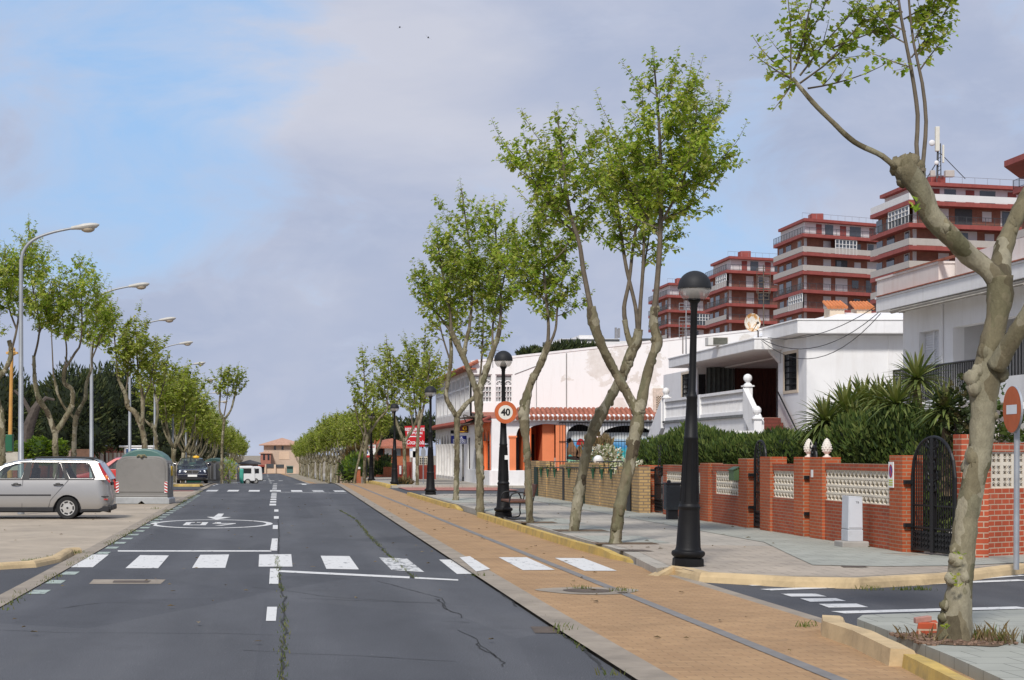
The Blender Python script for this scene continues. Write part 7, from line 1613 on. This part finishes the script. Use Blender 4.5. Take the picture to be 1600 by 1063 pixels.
# ================================================================ right side further up the street
def spray_fast(label, name, cat, px, py, Y, rx, rz, n, size, mat, group=None, base=None):
    c = W(px, py, Y); s_ = F/Y; r = (rx/s_, rx/s_*.9, rz/s_); o = spray_shrub(name, label, cat, [((c.x,c.y,c.z), r)], n, size, mat, group, .35, base=zg(Y)-.2 if base is None else base)
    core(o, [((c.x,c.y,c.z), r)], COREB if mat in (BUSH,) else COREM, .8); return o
R.seed(31)
t = thing('restaurant_sign', 'red restaurant board with white lettering and arrow beyond the white arcade', 'sign', (8.7, 97, 0)); Ys = 97; s_ = F/Ys
def rx_(px): return (px-CX)/s_
def rz_(py): return H-(py-CY)/s_
mb = MB(); mb.prism([(rx_(x), Ys, rz_(y)) for x, y in ((632,666),(663.5,665),(663.5,698.5),(637,698),(635,690))][::-1], (0,.06,0)); mb.build('board', Mt('sign_red', (.50,.012,.02), .4, .06, 2), t)
xm = rx_(648); 
for txt, sz, y, sx_, sh in (('RESTAURANTE', .235, 671.3, .72, 0), ('EL TIBURON', .20, 677, .80, 0)): text_mesh(txt, sz, lambda u, v, d, y=y: (xm+u, Ys+d, rz_(y)+v), WL, 'lettering', t, .006, bold=.008, sx=sx_)
text_mesh('Coca-Cola', .36, lambda u, v, d: (xm+.02+u, Ys+d, rz_(691.5)+v), WL, 'lettering', t, .006, shear=.35, bold=.004, sx=.66)
mb = MB(); mb.flat([(rx_(x), Ys-.006, rz_(y)) for x, y in ((637,682.2),(640,680),(640,681.4),(658,681.4),(658,683),(640,683),(640,684.4))][::-1]); mb.build('arrow', WL, t)
mb = MB(); mb.box(rx_(645),rx_(650),Ys+.07,Ys+.2,0,rz_(690)); mb.box(rx_(641),rx_(654),Ys+.07,Ys+.2,rz_(715),rz_(705)); mb.build('post', WHITE2, t)
t = thing('parking_sign', 'white parking board with blue P on a black post', 'sign', (6.2, 108, 0)); Ys = 108; s_ = F/Ys
mb = MB(); mb.box(rx_(570.5),rx_(587),Ys,Ys+.05,rz_(715),rz_(695)); mb.build('board', WPLAIN, t)
mb = MB(); mb.box(rx_(571),rx_(575),Ys-.006,Ys-.002,rz_(709.5),rz_(702.5)); bp = mb.build('blue_square', Mt('parking_blue', (.02,.06,.30), .4), t); text_mesh('P', .24, lambda u, v, d: (rx_(573)+u, Ys-.007+d, rz_(706)+v), WPLAIN, 'lettering', bp, .002, bold=.01)
mb = MB(); mb.box(rx_(571),rx_(587),Ys-.006,Ys-.002,rz_(714.8),rz_(711.5)); mb.build('red_band', REDS, t)
text_mesh('PARKING', .15, lambda u, v, d: (rx_(580)+u, Ys+d, rz_(699)+v), REDS, 'lettering', t, .004, bold=.006, sx=.7); text_mesh('LIBRE', .12, lambda u, v, d: (rx_(580.5)+u, Ys+d, rz_(706)+v), REDS, 'lettering', t, .004, bold=.006, sx=.7)
mb = MB(); mb.bar((rx_(573),Ys+.06,zg(108)),(rx_(573),Ys+.06,rz_(696)),.05,8); mb.build('post', BLACKG, t)
t = thing('stop_sign', 'grey back of an octagonal road sign before the orange lattice wall', 'sign', (8.4, 88, 0)); p = W(661.5, 707.5, 88)
mb = MB(); mb.prism([(p.x+.22*math.cos(PI/8+k*PI/4)*.6, 88, p.z+.26*math.sin(PI/8+k*PI/4)) for k in range(8)], (0,.02,0)); mb.build('sign_plate', GALV, t); mb = MB(); mb.bar((p.x,88.05,zg(88)),(p.x,88.05,p.z+.1),.03,8); mb.build('post', GALV, t)
# red boundary wall and gate behind the red board
t = thing('garden_wall', 'deep red boundary wall with gate and cream blocks by the restaurant board', 'wall', (9.5, 104, 0)); DRED = Mt('deep_red_wall', (.30,.055,.035), .8, .12, 2, dirt=(.15,.04,.03))
mb = MB(); pbox(mb, 620, 640, 727, 753, 104, .3); pbox(mb, 655, 681, 727, 753, 103, .3); pbox(mb, 644, 650, 714, 753, 103.5, .4); pbox(mb, 634, 643, 722, 753, 104.2, .1); mb.build('brickwork', DRED, t)
mb = MB(); pbox(mb, 655, 671, 714, 726.8, 103.1, .15); mb.build('lattice', LATT, t)
for k in range(5):
    for r in range(3): pbox(MB(), 656+k*3, 657.6+k*3, 715.5+r*3.8, 717.5+r*3.8, 103.05, .04).build('opening', DARK, t)
mb = MB(); pbox(mb, 624, 627, 728, 741, 103.9, .1); mb.build('white_grille', WHITE2, t)
t = thing('garden_wall', 'low orange brick wall with stepped piers behind the parking board', 'wall', (8, 110, 0))
mb = MB(); pbox(mb, 557.5, 563, 733, 756, 112, .6); pbox(mb, 563, 588, 745, 757, 112, .3); pbox(mb, 588, 600, 742, 757, 112, .3); pbox(mb, 600, 612, 730, 757, 111.5, .6); mb.build('brickwork', REDBP, t); mb = MB(); pbox(mb, 558, 563, 730, 733, 111.9, .8); mb.build('coping', WHITE2, t)
# villas with orange tiled roofs
def hip_house(label, x0, x1, ye, yr, yb_, Y, dep, wall, over=.5, wins=(), chim=None, name='tiled_roof_house', roofm=TERRA):
    t = thing(name, label, 'house', W((x0+x1)/2, yb_, Y)); s_ = F/Y; a_, e = W(x0, yb_, Y), W(x1, ye, Y); zr = W(x0, yr, Y).z
    MB().box(a_.x,e.x,Y,Y+dep,a_.z-1,e.z).build('wall', wall, t)
    xa, xb_, y0_, y1_ = a_.x-over, e.x+over, Y-over, Y+dep+over; h = min(xb_-xa, y1_-y0_)/2; mb = MB(); z = e.z+.003
    if (xb_-xa) >= (y1_-y0_): r0, r1 = (xa+h,(y0_+y1_)/2,zr), (xb_-h,(y0_+y1_)/2,zr); mb.add([(xa,y0_,z),(xb_,y0_,z),(xb_,y1_,z),(xa,y1_,z),r0,r1], [(0,1,5,4),(1,2,5),(2,3,4,5),(3,0,4)])
    else: r0, r1 = ((xa+xb_)/2,y0_+h,zr), ((xa+xb_)/2,y1_-h,zr); mb.add([(xa,y0_,z),(xb_,y0_,z),(xb_,y1_,z),(xa,y1_,z),r0,r1], [(0,1,4),(1,2,5,4),(2,3,5),(3,0,4,5)])
    mb.box(xa,xb_,y0_,y1_,e.z-.14,e.z)
    rf = mb.build('roof', roofm, t)
    for (wx0, wx1, wy0, wy1, m_) in wins: q, r_ = W(wx0, wy1, Y), W(wx1, wy0, Y); MB().box(q.x,r_.x,Y-.06,Y+.02,q.z,r_.z).build('window', m_, t)
    if chim: q = W(chim[0], chim[1], Y+2); MB().box(q.x-.3,q.x+.3,Y+2,Y+2.6,q.z-2.5,q.z).build('chimney', REDBP, rf)
    return t
YEL = Mt('ochre_eaves', (.55,.32,.06), .7, .1, 3); PEACH = Mt('hazy_peach_wall', (.52,.40,.31), .85, .08, .6); PEACHL = Mt('pale_peach_wall', (.64,.47,.34), .85, .08, .6); PTILE = Mt('hazy_peach_roof_tile', (.46,.28,.20), .85, .15, 2)  # PEACH and PTILE are paled, with the haze of distance painted in
hip_house('brick villa with orange tiled roof and ochre eaves behind the red garden wall', 589, 640, 698, 685, 757, 128, 10, REDBP, .6, [(601,612,700,711,WHITE2),(616,626,700,712,WINL),(590,599,701,712,DARK)], (591,684))
hip_house('long peach roofed house far back above the parking board', 560, 634, 683, 668, 740, 190, 14, PEACHL, .8, [], None, roofm=PTILE)
hip_house('small dark roofed villa left of the parking board', 536, 556, 706, 700, 757, 150, 8, PEACHL, .5, [(541,544,709,715,WIN)], None, roofm=Mt('grey_slate_roof', (.10,.085,.085), .85, .2, 2))
hip_house('peach coloured house with hipped roof closing the end of the street', 412, 470, 695, 684, 742, 350, 12, PEACH, 1.0, [(428,431,697,703,WIN),(409+8,409+11,706,716,WIN),(440,443,697,703,WIN),(436,452,706,718,PEACHL)], None, roofm=PTILE)
hip_house('red brick wing at the left of the street end house', 407, 423, 708, 705, 742, 345, 6, Mt('brick_red_wing', (.36,.15,.11), .85, .1, 1), .3, [(411,414,710,719,WIN),(418,421,710,719,WIN)], None, roofm=PTILE)
t = thing('garden_wall', 'cream boundary wall with dark fence panels at the end of the street', 'wall', W(440, 740, 338)); mb = MB(); pbox(mb, 413, 462, 731, 740, 338, .5); pbox(mb, 414, 416, 726, 740, 337.5, .8); pbox(mb, 428, 431, 726, 740, 337.5, .8); pbox(mb, 444, 446, 726, 740, 337.5, .8); mb.build('masonry', PEACHL, t); mb = MB(); pbox(mb, 416.1, 427.9, 725, 730.9, 337.8, .1); pbox(mb, 431.1, 443.9, 726, 730.9, 337.8, .1); mb.build('fence_panel', RAILD, t)
for k, (x0, x1, y0_, y1_, m_, lab) in enumerate(((448,458,729.5,737,TEAL,'green skip standing at the far end of the street'),(403,413,728,734,DRED,'red awning stall at the far left end of the street'))):
    t = thing('skip' if k == 0 else 'kiosk', lab, 'skip' if k == 0 else 'kiosk', W((x0+x1)/2, 739, 330)); mb = MB(); pbox(mb, x0, x1, y0_, 739.5, 330, 2); mb.build('body', TEAL if k == 0 else CABIN, t, bevel=.1)
    mb = MB(); pbox(mb, x0-.5, x1+.5, y0_-1.2, y0_+1.6 if k else y0_-.2, 329.5, 3); mb.build('lid' if k == 0 else 'awning', m_, t)
for k, (x, y, Y, rx2, rz2, n, m_, lab) in enumerate(((560,730,116,24,22,700,BUSH,'bright garden bush left of the parking board post'),(545,735,118,16,20,500,CYPRESS,'dark garden hedge under the leaning plane trunk'),(596,735,116,16,14,600,CYPRESS,'dark hedge between the parking board and the brick villa'),(603,722,122,10,10,300,PINE,'small dark conifer before the brick villa'),
        (575,690,175,45,14,700,PINE,'broad dark tree mass below the long peach roof'),(610,672,150,38,20,900,PINE,'dark pine rising behind the brick villa roof'),(660,672,140,30,26,900,PINE,'dark pine behind the red restaurant board'),(555,715,124,16,16,500,Leaf('reddish_bush', [(.05,.04,.015),(.11,.07,.025),(.16,.11,.04)], .2),'reddish brown bush beside the small dark roofed villa'))):
    spray_fast(lab, 'garden_bush' if rz2 < 24 and k < 4 or k == 7 else 'pine_tree', 'bush' if k < 4 or k == 7 else 'tree', x, y, Y, rx2, rz2, n, .35 if k > 3 else .25, m_)
spray_fast('straggly flowering bush at the foot of the lamp beside the restaurant board', 'garden_bush', 'bush', 632, 757, 86, 12, 7, 300, .22, DRY, base=.1)
# ================================================================ left side behind the plaza
for k, (x, y, Y, rx2, rz2, n) in enumerate(((10,640,92,52,62,1500),(58,655,100,48,48,1200),(112,640,98,62,66,2200),(165,632,104,58,62,2000),(205,655,112,34,45,1000),(285,680,150,40,38,1100),(258,690,165,30,30,700),(240,668,128,24,30,500),(325,705,190,30,20,500))):
    o = spray_fast(('dark pine mass at the left picture edge','dark pine filling the gap behind the first grey lamp','large dark pine behind the V shaped plane tree','large dark pine behind the second grey lamp pole','dark pine above the brick wall with cream panels','dark pine behind the taxi','low dark pine left of the taxi','dark pine behind the bare twisted plane','small dark pine far behind the grey containers')[k], 'pine_tree', 'pine tree', x, y, Y, rx2, rz2, int(n*1.7), .30, PINE, 'dark pines behind the plaza')
    c = W(x, y, Y); s_ = F/Y; rx3 = rx2/s_
    o2 = [((c.x-rx3*.4, c.y-.6, c.z-rz2/s_*.55), (rx3*.7, rx3*.6, rz2/s_*.55)), ((c.x+rx3*.45, c.y-.4, c.z-rz2/s_*.6), (rx3*.6, rx3*.6, rz2/s_*.5))]
    mb = MB()
    for c3, r3 in o2:
        for _ in range(int(n*.55)):
            v = Vector((R.gauss(0,1),R.gauss(0,1),R.gauss(0,1))).normalized()*R.random()**.25; p = Vector((c3[0]+v.x*r3[0], c3[1]+v.y*r3[1], c3[2]+v.z*r3[2]))
            if p.z < 0: continue
            d = (v+Vector((0,0,.35))).normalized(); s3 = .30*R.uniform(.5,1.3); o_ = d.cross(Vector((R.uniform(-1,1),R.uniform(-1,1),.3))).normalized()*s3*.17
            mb.add([p-o_, p+o_, p+d*s3*.6+o_*.7, p+d*s3, p+d*s3*.6-o_*.7], [(0,1,2,3,4)])
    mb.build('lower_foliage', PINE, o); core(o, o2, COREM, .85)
mb = MB(); tr_ = thing('pine_tree', 'leaning pine trunk and boughs behind the V shaped plane tree', 'pine tree', (W(42,700,80).x, 80, 0)); mb.tube([W(38,716,80),W(44,668,80),W(55,640,80),W(62,628,80)], [.32,.28,.22,.16], 8, jit=.1); mb.tube([W(55,640,80),W(72,622,80),W(85,625,80)], [.12,.1,.06], 6); mb.tube([W(50,650,80),W(35,622,80),W(22,610,80)], [.12,.1,.06], 6); mb.build('trunk', DARKBARK, tr_, True)
bl = [((W(x,y,72).x,72+k*.2,W(x,y,72).z),(rx2*72/F,.8,rz2*72/F)) for k,(x,y,rx2,rz2) in enumerate(((30,705,16,14),(60,702,22,18),(88,703,18,16),(72,712,30,14)))]
o = spray_shrub('hedge', 'bright green rounded hedge behind the silver car roof', 'hedge', bl, 3600, .12, BUSH, None, .3, shapefn=leaf_small, base=0); core(o, bl, COREB, .85)
t = thing('garden_wall', 'red brick wall with cream panels behind the red hatchback', 'wall', (-11, 105, 0)); RW = Brick('far_red_brick', (.40,.10,.06), (.35,.085,.05), (.3,.17,.12), .3, .1, .012)
ya, yb = 98.0, 124.0; zt0, zt1 = 2.15, 2.2
mb = MB(); mb.box(-11.25,-11.0,ya,yb,-1,2.1); mb.box(-18,-11,97.75,98,-.1,2.12); mb.build('brickwork', RW, t); mb = MB(); k = 0; y = ya+.6
while y < yb-2: mb.box(-11.0,-10.985,y,y+2.1,.3,1.75); y += 2.9
mb.build('panel', Mt('cream_panel', (.62,.55,.46), .85, .1, 3), t); mb = MB(); mb.box(-11.33,-10.94,ya-.05,yb,2.1,2.2); mb.build('coping', RW, t)
t = thing('garden_wall', 'brown timber and pink wall left of the brick wall', 'wall', (-13, 96, 0)); mb = MB(); pbox(mb, 110, 142, 702, 720, 96, .2); mb.build('boards', Mt('brown_boards', (.16,.09,.06), .9, .2, 3), t)
mb = MB(); pbox(mb, 104, 110, 703, 720, 95.8, .3); mb.build('post', Mt('pinkish_post', (.42,.30,.25), .9), t)
t = thing('ochre_lamp_post', 'ochre painted lamp post standing behind a green metal box', 'lamp post', W(16,715,60)); a_, e = W(15.5,718,60), W(18.5,552,60)
mb = MB(); mb.tube([(a_.x,60,0),(a_.x,60,1.75),(a_.x,60,1.9),(e.x,60,e.z)], [.10,.10,.075,.06], 10); mb.build('post', Mt('ochre_paint', (.52,.27,.07), .6, .12, 3), t, True)
mb = MB(); mb.lathe([(.03,-.1),(.16,-.02),(.18,.06),(.12,.10),(.13,.18),(.05,.26)], (e.x,60,e.z-.02), 12); mb.box(e.x-.2,e.x+.22,59.9,60.1,e.z-.03,e.z+.04); mb.build('finial', Mt('ochre_finial', (.60,.36,.12), .6, .1, 4), t)
t = thing('electrical_box', 'dark green metal electrical box on a pale low wall', 'electrical box', W(12,705,58)); mb = MB(); pbox(mb, 6, 19, 679, 706, 58, .4); mb.build('box', Mt('box_green', (.015,.11,.055), .5, .1, 3), t, bevel=.02)
mb = MB(); pbox(mb, -10, 28, 706.3, 735, 58.05, .5); mb.build('plinth', Mt('pale_stone', (.45,.42,.36), .9, .15, 3), t)
hip_house('red roofed house glimpsed between dark pines above the grey container', 204, 232, 684, 671, 720, 135, 8, Mt('stone_wall', (.45,.33,.25), .9, .2, 3), .4, [(200+10,200+14,690,697,DARK)], None, roofm=TERRA)
t = thing('van', 'pale van roof showing behind the grey container', 'van', W(215,715,100)); mb = MB(); pbox(mb, 193, 240, 698, 725, 100, 3.5); mb.build('body', WV, t, bevel=.15); mb = MB(); pbox(mb, 197, 214, 701.5, 708, 99.98, .05); pbox(mb, 217, 236, 701.5, 708, 99.98, .05); mb.build('window', Mt('blue_window', (.05,.12,.28), .2), t); mb = MB(); mb.bar(W(186,698,100), W(240,698,100), .06); mb.build('roof_rack', WPLAIN, t)
t = thing('gate_post', 'pair of pale concrete gate posts left of the dark green bottle bank', 'gate post', W(342,750,118)); mb = MB(); pbox(mb, 328.5, 332.5, 724, 749, 117, .5); mb.build('post', Mt('pale_post', (.52,.50,.46), .85, .08, 2), t); mb = MB(); pbox(mb, 333.5, 337, 725, 749.5, 116.5, .5); mb.build('post', Mt('grey_post', (.42,.42,.41), .85, .08, 2), t)
t = thing('round_sign', 'pale round road sign seen from behind above the far grey containers', 'sign', W(353,719,122)); p = W(353,719,122); mb = MB(); mb.prism([(p.x+.16*math.cos(2*PI*k/20), 122, p.z+.22*math.sin(2*PI*k/20)) for k in range(20)], (0,.03,0)); mb.build('sign_plate', Mt('sign_back', (.62,.62,.56), .5, .1, 3), t); mb = MB(); mb.bar((p.x,122.05,zg(122)),(p.x,122.05,p.z),.03,6); mb.build('post', GALV, t)
hip_house('low dark building behind the white vans', 376, 402, 724, 719, 740, 205, 8, Mt('brown_wall', (.25,.16,.12), .9, .2, 2), .4, [(380,384,729,735,DARK),(390,395,729,735,WINL)], None, roofm=Mt('dark_roof', (.06,.06,.065), .9))
bl = [((W(357,735,113).x,113,W(357,735,113).z),(.5,.5,.9))]; spray_shrub('leafy_shrub', 'thin leafy shrub growing before the far grey containers', 'shrub', bl, 220, .22, LEAFFAR, None, .4, base=-.4)
# ================================================================ by the big tree, and the birds
p = G(1440, 992, KH); t = thing('broken_brick', 'broken red brick lump lying in the earth beside the big plane trunk', 'brick', p)
mb = MB(); mb.prism([(p.x-.07,p.y-.05,KH),(p.x+.10,p.y-.08,KH),(p.x+.13,p.y+.05,KH+.02),(p.x-.02,p.y+.08,KH)], (.02,0,.11)); mb.build('block', REDBT, t, bevel=.008); mb = MB(); mb.prism([(p.x-.06,p.y-.02,KH+.10),(p.x+.08,p.y-.03,KH+.12),(p.x+.08,p.y+.05,KH+.12),(p.x-.05,p.y+.06,KH+.10)], (0,0,.05)); mb.build('mortar', Mt('pink_mortar', (.42,.22,.18), .9, .2, 8), t, bevel=.006)
R.seed(77)
c = G(1480, 1000, KH); mb = MB(); n = 40
mb.flat([(c.x+.08+(.46+.08*mnoise.noise((math.cos(a)*2,math.sin(a)*2,3)))*math.cos(a)*.9, c.y-.0+(.50+.1*mnoise.noise((math.cos(a)*2,math.sin(a)*2,7)))*math.sin(a), KH+.006) for a in [2*PI*i/n for i in range(n)]]); struct(mb.build('tree_pit_earth', EARTH))
for x, y, a_, b_ in ((960,850,.75,.55),(895,830,.7,.9),(828,817,.6,.8)):
    q = G(x, y, KH); mb = MB(); mb.flat([(q.x-a_*.5,q.y-b_*.45,KH+.010),(q.x+a_,q.y-b_*.45,KH+.010),(q.x+a_,q.y+b_*.6,KH+.010),(q.x-a_*.5,q.y+b_*.6,KH+.010)]); struct(mb.build('tree_pit_earth', EARTH))
pts = [(c.x+R.uniform(-.3,.5), c.y+R.uniform(-.4,.2), KH) for _ in range(7)]+[(c.x+R.uniform(.25,.55), c.y+R.uniform(-.3,.3), KH) for _ in range(20)]
tufts('weeds', pts, .13, 6, 'weeds and dry stalks growing around the foot of the big plane trunk', 'weeds', DRY); tufts('weeds', pts[12:], .10, 5, 'green weeds right of the big plane trunk', 'weeds')
mb = MB()
for _ in range(260):
    x, y = c.x+R.uniform(-.35,.5), c.y+R.uniform(-.45,.4); l = R.uniform(.012,.035); mb.ball((x,y,KH+.01), l, 5, 3, (1,1,.6), .3)
stuff(mb.build('rubble', Mt('rubble_brown', (.20,.13,.09), 1, .5, 30)), 'small stones and crumbs of earth around the big plane trunk', 'rubble')
for nm, x, y, lab, pts_ in (('bird', 624.5, 43.5, 'dark bird with bent wings high in the sky, the upper of two', [(-5,5.5),(-1.2,-.8),(1.5,-.8),(7,.6)]), ('bird', 669, 58.5, 'dark bird gliding with outstretched wings, the lower of two', [(-5,-4),(-1,-.3),(1.2,1),(6,4.2)])):
    Y = 120; s_ = F/Y; c = W(x, y, Y); mb = MB(); P = [Vector((c.x+a/s_, Y+(0 if 0 < i < 3 else -.12), c.z-b/s_)) for i, (a, b) in enumerate(pts_)]
    ch = Vector((0,.09,.02)); mb.add([P[0], P[1]-ch, P[1]+ch, P[2]-ch, P[2]+ch, P[3]], [(0,1,2),(1,3,4,2),(3,5,4)]); o = mb.build('bird', Mt('bird_dark', (.02,.02,.025), .8), None); mb2 = MB(); m_ = (P[1]+P[2])/2; mb2.ball(m_, .055, 10, 8, (1,2.4,1)); mb2.ball(m_+Vector((0,-.14,.01)), .03, 8, 6); ORG[o.name] = Vector(o.location); mb2.build('body', Mt('bird_body', (.025,.025,.03), .8), o, True); tag(o, lab, 'bird')
